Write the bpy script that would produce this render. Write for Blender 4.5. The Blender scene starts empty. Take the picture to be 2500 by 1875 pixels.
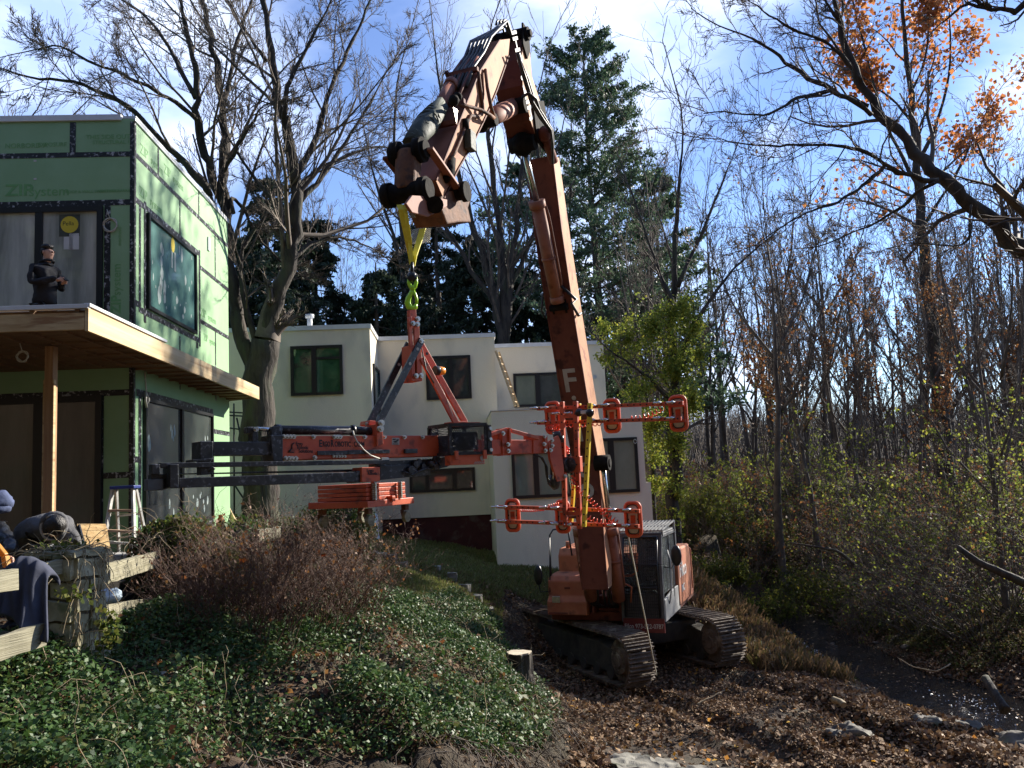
import bpy, bmesh, math, random
import numpy as np
from mathutils import Vector, Matrix
random.seed(7); rng = np.random.default_rng(7)
sc = bpy.context.scene
COL = sc.collection
def V(*a): return Vector(a[0] if len(a) == 1 else a)
# ---------------------------------------------------------------- camera
F_PX = 2020.0
PITCH = math.atan(0.107); ROLL = 0.0455
cF = Vector((0, math.cos(PITCH), math.sin(PITCH)))
cR0 = Vector((1, 0, 0)); cU0 = Vector((0, -math.sin(PITCH), math.cos(PITCH)))
cR = (cR0*math.cos(ROLL) - cU0*math.sin(ROLL)); cU = (cU0*math.cos(ROLL) + cR0*math.sin(ROLL))
cam_d = bpy.data.cameras.new("camera"); cam = bpy.data.objects.new("camera", cam_d); COL.objects.link(cam)
cam_d.sensor_width = 36; cam_d.lens = F_PX/2500*36; cam_d.clip_end = 3000; cam_d.clip_start = 0.05
M = Matrix((cR, cU, -cF)).transposed().to_4x4(); cam.matrix_world = M
sc.camera = cam
def ray(px, py): return cF + cR*((px-1250)/F_PX) + cU*((937.5-py)/F_PX)
def P(px, py, Y):
    d = ray(px, py); return d*(Y/d.y)
def hitp(px, py, p0, n):
    d = ray(px, py); return d*(p0.dot(n)/d.dot(n))
def proj(p):
    p = Vector(p); w = p.dot(cF); return (1250+F_PX*p.dot(cR)/w, 937.5-F_PX*p.dot(cU)/w)
# ---------------------------------------------------------------- materials
MATS = {}
def new_mat(name):
    m = bpy.data.materials.new(name); m.use_nodes = True; MATS[name] = m
    nt = m.node_tree; b = nt.nodes['Principled BSDF']; return m, nt, b
def pm(name, c1, c2=None, scale=4.0, rough=0.6, bump=0.0, metal=0.0, bscale=None, stretch=(1,1,1), lo=0.35, hi=0.65, detail=6, coat=0, c3=None, s3=30, island=None, spec=None):
    m, nt, b = new_mat(name); N = nt.nodes; L = nt.links
    b.inputs['Roughness'].default_value = rough; b.inputs['Metallic'].default_value = metal
    if spec is not None: b.inputs['Specular IOR Level'].default_value = spec
    if coat: b.inputs['Coat Weight'].default_value = coat
    b.inputs['Base Color'].default_value = (*c1, 1)
    tc = N.new('ShaderNodeTexCoord'); mp = N.new('ShaderNodeMapping'); mp.inputs['Scale'].default_value = stretch
    L.new(tc.outputs['Object'], mp.inputs['Vector'])
    col = None
    if c2:
        n = N.new('ShaderNodeTexNoise'); n.inputs['Scale'].default_value = scale; n.inputs['Detail'].default_value = detail; n.inputs['Roughness'].default_value = 0.62
        L.new(mp.outputs[0], n.inputs['Vector'])
        r = N.new('ShaderNodeValToRGB'); r.color_ramp.elements[0].position = lo; r.color_ramp.elements[1].position = hi
        r.color_ramp.elements[0].color = (*c1, 1); r.color_ramp.elements[1].color = (*c2, 1)
        L.new(n.outputs['Fac'], r.inputs['Fac']); col = r.outputs['Color']
    if c3:
        n3 = N.new('ShaderNodeTexNoise'); n3.inputs['Scale'].default_value = s3; n3.inputs['Detail'].default_value = 4
        L.new(mp.outputs[0], n3.inputs['Vector'])
        r3 = N.new('ShaderNodeValToRGB'); r3.color_ramp.elements[0].position = 0.56; r3.color_ramp.elements[1].position = 0.68
        L.new(n3.outputs['Fac'], r3.inputs['Fac'])
        mx = N.new('ShaderNodeMix'); mx.data_type = 'RGBA'; L.new(r3.outputs['Color'], mx.inputs['Factor'])
        if col: L.new(col, mx.inputs[6])
        else: mx.inputs[6].default_value = (*c1, 1)
        mx.inputs[7].default_value = (*c3, 1); col = mx.outputs[2]
    if col: L.new(col, b.inputs['Base Color'])
    if bump:
        nb = N.new('ShaderNodeTexNoise'); nb.inputs['Scale'].default_value = bscale or scale*3; nb.inputs['Detail'].default_value = 8
        L.new(mp.outputs[0], nb.inputs['Vector'])
        bp = N.new('ShaderNodeBump'); bp.inputs['Strength'].default_value = bump; bp.inputs['Distance'].default_value = 0.05 if name == 'bark' else 0.02
        L.new(nb.outputs['Fac'], bp.inputs['Height']); L.new(bp.outputs[0], b.inputs['Normal'])
    return m
def leafmat(name, cols, rough=0.45, trans=0.35, spec=0.5):
    """leaf: colour per leaf, light shines through a little"""
    m, nt, b = new_mat(name); N = nt.nodes; L = nt.links
    g = N.new('ShaderNodeNewGeometry'); r = N.new('ShaderNodeValToRGB'); r.color_ramp.interpolation = 'LINEAR'
    while len(r.color_ramp.elements) < len(cols): r.color_ramp.elements.new(0.5)
    for i, c in enumerate(cols):
        r.color_ramp.elements[i].position = i/(len(cols)-1); r.color_ramp.elements[i].color = (*c, 1)
    L.new(g.outputs['Random Per Island'], r.inputs['Fac'])
    L.new(r.outputs[0], b.inputs['Base Color']); b.inputs['Roughness'].default_value = rough; b.inputs['Specular IOR Level'].default_value = spec
    t = N.new('ShaderNodeBsdfTranslucent'); L.new(r.outputs[0], t.inputs['Color'])
    mx = N.new('ShaderNodeMixShader'); mx.inputs[0].default_value = trans
    L.new(b.outputs[0], mx.inputs[1]); L.new(t.outputs[0], mx.inputs[2]); L.new(mx.outputs[0], nt.nodes['Material Output'].inputs['Surface'])
    return m
pm('bark', (0.018,0.0135,0.010), (0.065,0.052,0.038), 6, 0.9, 1.0, stretch=(1,1,0.22), bscale=11, c3=(0.05,0.055,0.03), s3=3)
pm('twig_bark', (0.06,0.046,0.036), (0.14,0.11,0.082), 3, 0.85)
pm('far_bark', (0.055,0.043,0.034), (0.135,0.11,0.085), 2, 0.9)
pm('red_twig', (0.06,0.028,0.02), (0.14,0.072,0.045), 5, 0.7)
pm('vine_stem', (0.16,0.12,0.07), (0.34,0.27,0.16), 8, 0.8)
pm('zip_green', (0.235,0.405,0.20), (0.27,0.445,0.235), 1.6, 0.55, 0.03, bscale=60)
pm('zip_print', (0.13,0.32,0.11), (0.17,0.39,0.14), 8, 0.6)
pm('seam_tape', (0.008,0.009,0.012), (0.02,0.022,0.028), 8, 0.35, 0.3, c3=(0.42,0.43,0.45), s3=16)
pm('black_frame', (0.012,0.013,0.016), None, rough=0.35)
pm('white_metal', (0.62,0.64,0.66), (0.72,0.73,0.74), 3, 0.4)
pm('grey_coping', (0.45,0.47,0.49), (0.6,0.62,0.64), 5, 0.35, metal=0.3)
pm('stucco', (0.76,0.68,0.52), (0.83,0.75,0.59), 0.5, 0.95, 0.4, bscale=60, detail=8, stretch=(1,1,.5), c3=(0.66,0.60,0.48), s3=1.1)
pm('red_foundation', (0.06,0.014,0.014), (0.09,0.022,0.02), 2, 0.9, 0.3, c3=(0.11,0.07,0.06), s3=2.5)
pm('fresh_wood', (0.42,0.27,0.12), (0.58,0.42,0.22), 2.2, 0.65, 0.12, stretch=(1,0.14,7), c3=(0.30,0.16,0.07), s3=1.6)
pm('fascia_wood', (0.52,0.36,0.17), (0.66,0.50,0.29), 2.2, 0.6, 0.12, stretch=(1,0.14,7), c3=(0.36,0.20,0.09), s3=1.4)
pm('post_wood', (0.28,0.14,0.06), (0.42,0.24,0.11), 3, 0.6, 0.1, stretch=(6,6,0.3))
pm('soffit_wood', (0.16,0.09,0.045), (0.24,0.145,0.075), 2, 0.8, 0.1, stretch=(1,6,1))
pm('weathered_wood', (0.19,0.17,0.105), (0.32,0.295,0.205), 3, 0.85, 0.6, stretch=(0.25,1,7), bscale=14, c3=(0.14,0.13,0.07), s3=5)
pm('osb', (0.44,0.27,0.10), (0.66,0.45,0.20), 14, 0.75, 0.25, stretch=(1,1,2.2), detail=2, c3=(0.30,0.17,0.06), s3=22)
pm('concrete', (0.30,0.29,0.26), (0.42,0.40,0.36), 4, 0.9, 0.3)
pm('machine_orange', (0.34,0.10,0.045), (0.48,0.18,0.085), 1.6, 0.75, 0.1, c3=(0.17,0.06,0.035), s3=3.2)
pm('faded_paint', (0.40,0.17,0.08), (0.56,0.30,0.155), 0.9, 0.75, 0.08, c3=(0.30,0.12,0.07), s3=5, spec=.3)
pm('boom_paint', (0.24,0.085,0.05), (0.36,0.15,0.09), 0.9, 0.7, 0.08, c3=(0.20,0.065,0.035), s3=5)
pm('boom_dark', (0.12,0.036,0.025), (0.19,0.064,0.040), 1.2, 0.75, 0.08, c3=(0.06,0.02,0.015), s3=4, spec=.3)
pm('robot_red', (0.48,0.062,0.022), (0.62,0.12,0.045), 2.5, 0.5, 0.05, c3=(0.24,0.045,0.02), s3=7)
pm('robot_black', (0.012,0.012,0.014), (0.035,0.035,0.038), 6, 0.35, 0.12, c3=(0.12,0.12,0.13), s3=26)
pm('grease_black', (0.006,0.005,0.004), (0.022,0.018,0.015), 6, 0.85, 0.5, bscale=12, spec=.12)
pm('hose_black', (0.012,0.012,0.012), (0.05,0.045,0.04), 10, 0.5)
pm('rust', (0.10,0.038,0.018), (0.20,0.085,0.035), 5, 0.8, 0.5, c3=(0.05,0.025,0.018), s3=7)
pm('chrome', (0.62,0.62,0.6), None, rough=0.18, metal=1.0)
pm('bolt_steel', (0.42,0.39,0.34), (0.6,0.57,0.5), 20, 0.35, metal=0.8)
pm('cab_grey', (0.06,0.063,0.07), (0.11,0.115,0.12), 4, 0.5, 0.1)
pm('cab_light', (0.20,0.20,0.20), (0.34,0.34,0.33), 3, 0.5)
pm('track_steel', (0.07,0.048,0.032), (0.16,0.115,0.08), 5, 0.75, 0.6, c3=(0.26,0.21,0.15), s3=6)
pm('track_dark', (0.028,0.024,0.02), (0.06,0.05,0.038), 4, 0.9, 0.4)
pm('yellow_strap', (0.72,0.62,0.03), (0.8,0.72,0.08), 8, 0.6, 0.2, stretch=(8,8,1))
pm('hook_green', (0.40,0.74,0.02), (0.48,0.82,0.05), 6, 0.35)
pm('yellow_paint', (0.66,0.47,0.03), (0.76,0.58,0.06), 6, 0.4)
pm('cup_rubber', (0.60,0.085,0.03), (0.68,0.13,0.05), 9, 0.5, 0.1)
pm('cup_plate', (0.55,0.52,0.48), (0.65,0.62,0.58), 5, 0.4)
pm('coil_red', (0.85,0.09,0.03), None, rough=0.25)
pm('tarp_green', (0.035,0.042,0.03), (0.08,0.09,0.065), 5, 0.7, 0.8, bscale=9)
pm('wire_mesh', (0.35,0.34,0.31), (0.5,0.48,0.44), 12, 0.5, metal=0.4)
pm('white_print', (0.50,0.48,0.44), (0.38,0.35,0.31), 5, 0.8, spec=.2)
pm('letter_white', (0.66,0.65,0.62), None, rough=0.7)
pm('black_print', (0.012,0.01,0.01), None, rough=0.6)
pm('red_plate', (0.10,0.012,0.012), (0.15,0.02,0.02), 5, 0.5)
pm('beacon_amber', (0.95,0.32,0.015), None, rough=0.15, coat=0.5)
pm('stone', (0.21,0.19,0.115), (0.42,0.385,0.26), 5, 0.92, 1.0, bscale=9, c3=(0.11,0.125,0.055), s3=4)
pm('stone_mortar', (0.10,0.09,0.065), (0.15,0.135,0.10), 8, 0.95, 0.6)
pm('river_stone', (0.06,0.052,0.042), (0.14,0.125,0.10), 4, 0.8, 0.7, c3=(0.12,0.13,0.07), s3=3)
pm('pale_stone', (0.13,0.12,0.10), (0.26,0.245,0.20), 3, 0.9, 1.0, bscale=7, c3=(0.07,0.075,0.045), s3=5)
pm('cut_wood', (0.48,0.40,0.28), (0.58,0.50,0.37), 8, 0.8, 0.2)
pm('navy_cloth', (0.028,0.032,0.052), (0.055,0.062,0.095), 4, 0.9, 0.5, bscale=8)
pm('grey_cloth', (0.075,0.075,0.078), (0.12,0.12,0.125), 5, 0.95, 0.4, bscale=40)
pm('hood_light', (0.33,0.31,0.27), (0.42,0.40,0.35), 5, 0.9, 0.3)
pm('blue_cloth', (0.045,0.065,0.13), (0.08,0.10,0.19), 6, 0.9, 0.4)
pm('black_coat', (0.005,0.005,0.008), (0.012,0.012,0.016), 5, 0.8, 0.6, bscale=6)
pm('skin', (0.48,0.27,0.19), (0.55,0.33,0.24), 8, 0.55)
pm('hair', (0.006,0.005,0.004), (0.02,0.017,0.014), 30, 0.5, 0.6, bscale=60)
pm('aluminium', (0.42,0.41,0.38), (0.58,0.57,0.53), 6, 0.45, metal=0.35, c3=(0.7,0.69,0.66), s3=14)
pm('ladder_step', (0.32,0.20,0.12), (0.45,0.31,0.21), 6, 0.7)
pm('blue_plastic', (0.015,0.03,0.16), (0.02,0.045,0.22), 5, 0.45)
pm('pale_blue_bag', (0.35,0.45,0.55), (0.5,0.6,0.68), 6, 0.4, 0.6)
pm('black_tarp', (0.008,0.009,0.011), (0.02,0.022,0.026), 4, 0.3, 0.8, bscale=4)
pm('pipe_white', (0.55,0.56,0.56), None, rough=0.4)
pm('cable_white', (0.55,0.53,0.45), None, rough=0.5)
pm('sticker_yellow', (0.65,0.50,0.03), None, rough=0.5)
pm('paper', (0.55,0.54,0.50), (0.62,0.61,0.58), 5, 0.8)
pm('glue_white', (0.22,0.28,0.26), (0.33,0.38,0.36), 9, 0.6)
pm('curtain', (0.33,0.33,0.27), (0.42,0.42,0.35), 1.2, 0.8)
pm('door_dark', (0.20,0.20,0.155), (0.27,0.265,0.21), 0.8, 0.3, stretch=(1,1,0.2))
pm('pane_film', (0.085,0.18,0.165), (0.12,0.23,0.21), 0.8, 0.12, coat=0.3)
pm('pane_clear', (0.035,0.04,0.04), (0.08,0.085,0.08), 0.9, 0.04, coat=0.8)
pm('pane_low', (0.045,0.055,0.05), (0.09,0.10,0.09), 0.9, 0.05, coat=0.9)
pm('pane_door', (0.24,0.25,0.21), (0.60,0.60,0.52), 0.9, 0.04, lo=.38, hi=.6, coat=0.4, stretch=(1.6,1.6,0.25))  # pale and dark noise blotches painted in as reflections on the door glass
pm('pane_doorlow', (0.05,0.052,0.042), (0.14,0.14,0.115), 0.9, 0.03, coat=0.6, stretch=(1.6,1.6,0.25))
pm('pane_green', (0.03,0.085,0.04), (0.06,0.15,0.07), 1.2, 0.05, coat=0.9, stretch=(1,1,1.6), c3=(0.015,0.03,0.02), s3=1.6)
pm('pane_pale', (0.13,0.15,0.12), (0.23,0.25,0.20), 0.8, 0.06, coat=0.9, stretch=(1,1,0.5))
leafmat('ivy_leaf', [(0.02,0.048,0.013),(0.038,0.085,0.02),(0.065,0.13,0.03),(0.045,0.095,0.025),(0.13,0.15,0.04)], 0.5, 0.25, 0.3)
leafmat('vine_leaf', [(0.05,0.07,0.015),(0.10,0.14,0.028),(0.16,0.17,0.035),(0.09,0.07,0.03)], 0.7, 0.4, .15)
leafmat('litter_leaf', [(0.07,0.04,0.024),(0.14,0.082,0.045),(0.24,0.145,0.08),(0.36,0.25,0.15),(0.11,0.06,0.036),(0.20,0.13,0.085)], 0.75, 0.1, 0.15)
leafmat('orange_leaf', [(0.32,0.10,0.03),(0.48,0.19,0.06),(0.40,0.14,0.04),(0.55,0.28,0.10)], 0.6, 0.5)
leafmat('creeper_leaf', [(0.16,0.21,0.04),(0.31,0.35,0.05),(0.12,0.18,0.04),(0.46,0.42,0.07)], 0.6, 0.5, .2)
leafmat('ivy_pale', [(0.04,0.08,0.02),(0.08,0.13,0.03),(0.13,0.16,0.05),(0.09,0.07,0.03)], 0.55, 0.3, .25)
leafmat('rust_leaf', [(0.12,0.045,0.02),(0.22,0.085,0.03),(0.30,0.15,0.05),(0.10,0.06,0.03)], 0.6, 0.4)
leafmat('yellow_leaf', [(0.10,0.12,0.02),(0.20,0.21,0.03),(0.07,0.10,0.02),(0.30,0.26,0.035)], 0.8, 0.5, .1)
leafmat('gold_leaf', [(0.70,0.36,0.04),(0.62,0.26,0.05),(0.75,0.48,0.12)], 0.5, 0.4)
leafmat('dull_leaf', [(0.04,0.055,0.018),(0.09,0.10,0.03),(0.11,0.08,0.035),(0.06,0.04,0.022)], 0.8, 0.35, .1)
leafmat('grass_blade', [(0.09,0.12,0.03),(0.17,0.21,0.05),(0.26,0.26,0.10),(0.14,0.11,0.05)], 0.5, 0.35)
leafmat('dry_grass', [(0.16,0.10,0.05),(0.25,0.17,0.09),(0.12,0.08,0.04),(0.10,0.10,0.03)], 0.6, 0.3)
leafmat('pine_needle', [(0.045,0.085,0.045),(0.08,0.14,0.07),(0.15,0.22,0.13),(0.06,0.10,0.06)], 0.55, 0.3, .3)
leafmat('spruce_needle', [(0.02,0.035,0.023),(0.038,0.06,0.035),(0.065,0.09,0.05)], 0.6, 0.2, .3)
# ---------------------------------------------------------------- mesh helpers
def wloc(o):
    p = Vector((0,0,0))
    while o is not None: p += o.location; o = o.parent
    return p
def mesh_np(name, verts, quads=None, tris=None, smooth=False):
    me = bpy.data.meshes.new(name); verts = np.asarray(verts, dtype=np.float32).reshape(-1,3)
    me.vertices.add(len(verts)); me.vertices.foreach_set('co', verts.ravel())
    idx = []; st = []; n = 0
    if quads is not None and len(quads):
        q = np.asarray(quads, dtype=np.int32).reshape(-1,4); idx.append(q.ravel()); st.append(np.arange(len(q))*4); n = len(q)*4
    if tris is not None and len(tris):
        t = np.asarray(tris, dtype=np.int32).reshape(-1,3); idx.append(t.ravel()); st.append(n+np.arange(len(t))*3)
    idx = np.concatenate(idx); st = np.concatenate(st).astype(np.int32)
    me.loops.add(len(idx)); me.loops.foreach_set('vertex_index', idx)
    me.polygons.add(len(st)); me.polygons.foreach_set('loop_start', st)
    if smooth: me.polygons.foreach_set('use_smooth', np.ones(len(st), dtype=bool))
    me.update(calc_edges=True); return me
def link_mesh(name, me, mat, parent=None, loc=None):
    me.materials.append(MATS[mat] if isinstance(mat, str) else mat)
    o = bpy.data.objects.new(name, me); COL.objects.link(o)
    if parent is not None: o.parent = parent
    if loc is not None: o.location = loc
    return o
def thing(name, loc, label, cat, group=None):
    o = bpy.data.objects.new(name, None); COL.objects.link(o); o.location = loc; o.empty_display_size = 0.2
    o['label'] = label; o['category'] = cat
    if group: o['group'] = group
    return o
def tag(o, label=None, cat=None, group=None, kind=None):
    if label: o['label'] = label
    if cat: o['category'] = cat
    if group: o['group'] = group
    if kind: o['kind'] = kind
    return o
def perp(t):
    t = t.normalized(); a = Vector((0,0,1)) if abs(t.z) < 0.9 else Vector((1,0,0))
    x = t.cross(a).normalized(); return x, t.cross(x).normalized()
EACH = {k: k for k in ('joist','joist_end','drive_wheel','cylinder_lug','hose','hydraulic_pipe','side_rail','rear_leg','grab_rail','post_strip','hose_fitting','glasses_','mirror','cup_bracket','hose_clamp','filler_cap','sling_sleeve','boom_knuckle','rail_block','pan_motor','coupler_plate','boom_bracket','clamp','glue_mark')}
EACH.update({'track_rollers':'track_roller','bolts':'bolt','lock_pins':'lock_pin','retaining_pins':'retaining_pin','glue_marks':'glue_mark','cup_ports':'cup_port','nose_and_ears':'facial_feature'})
class MB:
    def __init__(s): s.v = []; s.f = []; s.sm = []
    def add(s, vs, fs, smooth=False):
        n = len(s.v); s.v += [Vector(v) for v in vs]; s.f += [tuple(i+n for i in f) for f in fs]; s.sm += [smooth]*len(fs); return s
    def box(s, c, hx, hy, hz, ax=None):
        ax = ax or (Vector((1,0,0)), Vector((0,1,0)), Vector((0,0,1))); c = Vector(c)
        vs = [c+ax[0]*hx*i+ax[1]*hy*j+ax[2]*hz*k for i in (-1,1) for j in (-1,1) for k in (-1,1)]
        return s.add(vs, [(0,1,3,2),(4,6,7,5),(0,4,5,1),(2,3,7,6),(0,2,6,4),(1,5,7,3)])
    def beam(s, p0, p1, w, h, up=None):
        p0 = Vector(p0); p1 = Vector(p1); t = (p1-p0); L = t.length; t.normalize()
        up = Vector(up) if up is not None else (Vector((0,0,1)) if abs(t.z) < 0.95 else Vector((0,1,0)))
        x = t.cross(up).normalized(); u = x.cross(t).normalized()
        return s.box((p0+p1)/2, w/2, L/2, h/2, (x, t, u))
    def prism(s, pts, vec):
        n = len(pts); pts = [Vector(p) for p in pts]; vec = Vector(vec)
        return s.add(pts+[p+vec for p in pts], [tuple(range(n)), tuple(range(2*n-1, n-1, -1))]+[(i, i+n, (i+1) % n+n, (i+1) % n) for i in range(n)])
    def tube(s, pts, r, n=8, cap=True):
        pts = [Vector(p) for p in pts]; m = len(pts); rs = r if hasattr(r, '__len__') else [r]*m
        vs = []; prev = None
        for i, p in enumerate(pts):
            t = (pts[min(i+1, m-1)]-pts[max(i-1, 0)]).normalized()
            if prev is None: x, y = perp(t)
            else:
                x = (prev-t*prev.dot(t))
                x = x.normalized() if x.length > 1e-6 else perp(t)[0]
                y = t.cross(x)
            prev = x
            vs += [p+(x*math.cos(a)+y*math.sin(a))*rs[i] for a in [2*math.pi*k/n for k in range(n)]]
        s.add(vs, [(i*n+k, i*n+(k+1) % n, (i+1)*n+(k+1) % n, (i+1)*n+k) for i in range(m-1) for k in range(n)], True)
        if cap:
            b = len(s.v)-len(vs); s.f += [tuple(b+k for k in range(n)), tuple(b+(m-1)*n+k for k in range(n-1, -1, -1))]; s.sm += [False, False]
        return s
    def cyl(s, p0, p1, r, n=14, r1=None): return s.tube([p0, p1], [r, r if r1 is None else r1], n)
    def sph(s, c, r, n=10, sc_=(1,1,1), ax=None):
        c = Vector(c); ax = ax or (Vector((1,0,0)), Vector((0,1,0)), Vector((0,0,1))); m = max(4, n//2)
        vs = [c+ax[2]*r*sc_[2]]
        for i in range(1, m):
            a = math.pi*i/m
            for k in range(n):
                b = 2*math.pi*k/n; vs.append(c+(ax[0]*math.cos(b)*sc_[0]*math.sin(a)+ax[1]*math.sin(b)*sc_[1]*math.sin(a)+ax[2]*math.cos(a)*sc_[2])*r)
        vs.append(c-ax[2]*r*sc_[2]); e = len(vs)-1
        fs = [(0, 1+k, 1+(k+1) % n) for k in range(n)]
        fs += [(1+(i-1)*n+k, 1+i*n+k, 1+i*n+(k+1) % n, 1+(i-1)*n+(k+1) % n) for i in range(1, m-1) for k in range(n)]
        fs += [(e, 1+(m-2)*n+(k+1) % n, 1+(m-2)*n+k) for k in range(n)]
        return s.add(vs, fs, True)
    def islands(s):
        n = len(s.v); p = list(range(n))
        def fd(a):
            while p[a] != a: p[a] = p[p[a]]; a = p[a]
            return a
        for f in s.f:
            for k in f[1:]: p[fd(k)] = fd(f[0])
        g = {}
        for i in range(n): g.setdefault(fd(i), []).append(i)
        L = list(g.values()); bb = [[min(s.v[i][k] for i in l)-.004 for k in range(3)]+[max(s.v[i][k] for i in l)+.004 for k in range(3)] for l in L]; q = list(range(len(L)))
        def fq(a):
            while q[a] != a: a = q[a]
            return a
        for a in range(len(L)):
            for b in range(a):
                A, B = bb[a], bb[b]
                if all(A[k] <= B[k+3] and B[k] <= A[k+3] for k in range(3)): q[fq(a)] = fq(b)
        out = {}
        for a in range(len(L)): out.setdefault(fq(a), []).extend(L[a])
        return list(out.values())
    def build(s, name, mat, parent=None, bev=0, loc=None):
        if parent is not None and name in EACH:
            isl = s.islands()
            if len(isl) > 1:
                first = None
                for l in isl:
                    m = {i: k for k, i in enumerate(l)}; t = MB(); t.v = [s.v[i] for i in l]
                    for f, sm in zip(s.f, s.sm):
                        if f[0] in m: t.f.append(tuple(m[i] for i in f)); t.sm.append(sm)
                    o = t.build_one(EACH[name], mat, parent, bev, loc); first = first or o
                return first
            return s.build_one(EACH[name], mat, parent, bev, loc)
        return s.build_one(name, mat, parent, bev, loc)
    def build_one(s, name, mat, parent=None, bev=0, loc=None):
        base = wloc(parent) if parent is not None else Vector((0,0,0))
        if parent is None: base = Vector(loc) if loc is not None else Vector((sum(v.x for v in s.v)/len(s.v), sum(v.y for v in s.v)/len(s.v), min(v.z for v in s.v)))
        me = bpy.data.meshes.new(name); me.from_pydata([tuple(v-base) for v in s.v], [], s.f)
        me.polygons.foreach_set('use_smooth', s.sm)
        bm = bmesh.new(); bm.from_mesh(me); bmesh.ops.recalc_face_normals(bm, faces=bm.faces); bm.to_mesh(me); bm.free()
        o = link_mesh(name, me, mat, parent)
        if parent is None: o.location = base
        if bev:
            b = o.modifiers.new('bevel', 'BEVEL'); b.width = bev; b.segments = 2; b.limit_method = 'ANGLE'; b.angle_limit = math.radians(40)
        return o
def jitter_mesh(o, amp, freq, seed=0):
    """push the vertices about with smooth noise so faces are not dead straight"""
    from mathutils import noise
    for v in o.data.vertices:
        n = noise.noise_vector(v.co*freq+Vector((seed, seed*1.7, 0))); v.co += n*amp
def copy_tree(o, parent=None):
    c = o.copy(); COL.objects.link(c); c.parent = parent
    for ch in [x for x in bpy.data.objects if x.parent == o]: copy_tree(ch, c)
    return c
def text_mesh(name, s, origin, xdir, ydir, size, mat, parent, depth=0.004, squeeze=1.0, bold=0.0, fit=None):
    cu = bpy.data.curves.new('t', 'FONT'); cu.body = s; cu.size = size; cu.extrude = depth/2; cu.offset = bold; cu.resolution_u = 3
    ob = bpy.data.objects.new('t', cu); COL.objects.link(ob)
    dg = bpy.context.evaluated_depsgraph_get(); me = bpy.data.meshes.new_from_object(ob.evaluated_get(dg)); me.name = name
    bpy.data.objects.remove(ob)
    if fit: squeeze = fit/max(1e-6, max(v.co.x for v in me.vertices))
    x = Vector(xdir).normalized(); y = Vector(ydir).normalized(); z = x.cross(y)
    base = wloc(parent) if parent is not None else Vector((0,0,0))
    for v in me.vertices: v.co = Vector(origin)+x*v.co.x*squeeze+y*v.co.y+z*v.co.z-base
    me.materials.clear()
    return link_mesh(name, me, mat, parent)
# ---------------------------------------------------------------- vegetation helpers (vectorised)
def nrm(a): return a/np.maximum(np.linalg.norm(a, axis=-1, keepdims=True), 1e-9)
def rperp(d):
    r = rng.normal(size=d.shape); r -= d*(r*d).sum(-1, keepdims=True); return nrm(r)
def grow(P0, D0, L, R, k=5, wander=0.25, up=0.0, taper=0.25):
    N = len(P0); pts = np.zeros((N,k,3)); pts[:,0] = P0; d = nrm(D0); rad = np.zeros((N,k))
    for i in range(k): rad[:,i] = R*(1-(1-taper)*i/(k-1))
    for i in range(1, k):
        d = nrm(d+rng.normal(size=d.shape)*wander+np.array([0,0,up])); pts[:,i] = pts[:,i-1]+d*(L/(k-1))[:,None]
    return pts, rad
def spawn(pts, rad, n, t0=0.2, t1=1.0, ang=0.8, lr=(0.35,0.6), rr=0.55, L=None, taperlen=0.5):
    N, k, _ = pts.shape; pi = np.repeat(np.arange(N), n); t = rng.uniform(t0, t1, len(pi))
    if n > 1: t = t0+(t1-t0)*((np.tile(np.arange(n), N)+rng.uniform(0, 1, len(pi)))/n)
    x = t*(k-1); i = np.minimum(x.astype(int), k-2); f = (x-i)[:,None]
    p = pts[pi,i]*(1-f)+pts[pi,i+1]*f; d = nrm(pts[pi,i+1]-pts[pi,i]); r = rad[pi,i]*(1-f[:,0])+rad[pi,i+1]*f[:,0]
    a = (ang*rng.uniform(0.6, 1.25, len(pi)))[:,None]
    nd = d*np.cos(a)+rperp(d)*np.sin(a)
    PL = L[pi] if L is not None else np.linalg.norm(pts[pi,-1]-pts[pi,0], axis=1)
    nl = PL*rng.uniform(lr[0], lr[1], len(pi))*(1-taperlen*t)
    return p, nd, nl, r*rr
def tubes_np(batches, sides=3):
    """batches: list of (pts (N,k,3), rad (N,k), sides)"""
    VV = []; QQ = []; off = 0
    for pts, rad, n in batches:
        N, k, _ = pts.shape
        if N == 0: continue
        t = np.zeros_like(pts); t[:,1:-1] = pts[:,2:]-pts[:,:-2]; t[:,0] = pts[:,1]-pts[:,0]; t[:,-1] = pts[:,-1]-pts[:,-2]; t = nrm(t)
        ref = np.array([0.31,0.52,0.79]); x = nrm(np.cross(t, ref)); y = np.cross(t, x)
        ang = 2*np.pi*np.arange(n)/n
        v = pts[:,:,None,:]+rad[:,:,None,None]*(x[:,:,None,:]*np.cos(ang)[None,None,:,None]+y[:,:,None,:]*np.sin(ang)[None,None,:,None])
        VV.append(v.reshape(-1,3))
        b = (np.arange(N)*k*n)[:,None,None]; i = (np.arange(k-1)*n)[None,:,None]; j = np.arange(n)[None,None,:]; j2 = (j+1) % n
        q = np.stack([b+i+j, b+i+j2, b+i+n+j2, b+i+n+j], -1).reshape(-1,4)+off
        QQ.append(q); off += N*k*n
    return np.concatenate(VV), np.concatenate(QQ)
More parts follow.
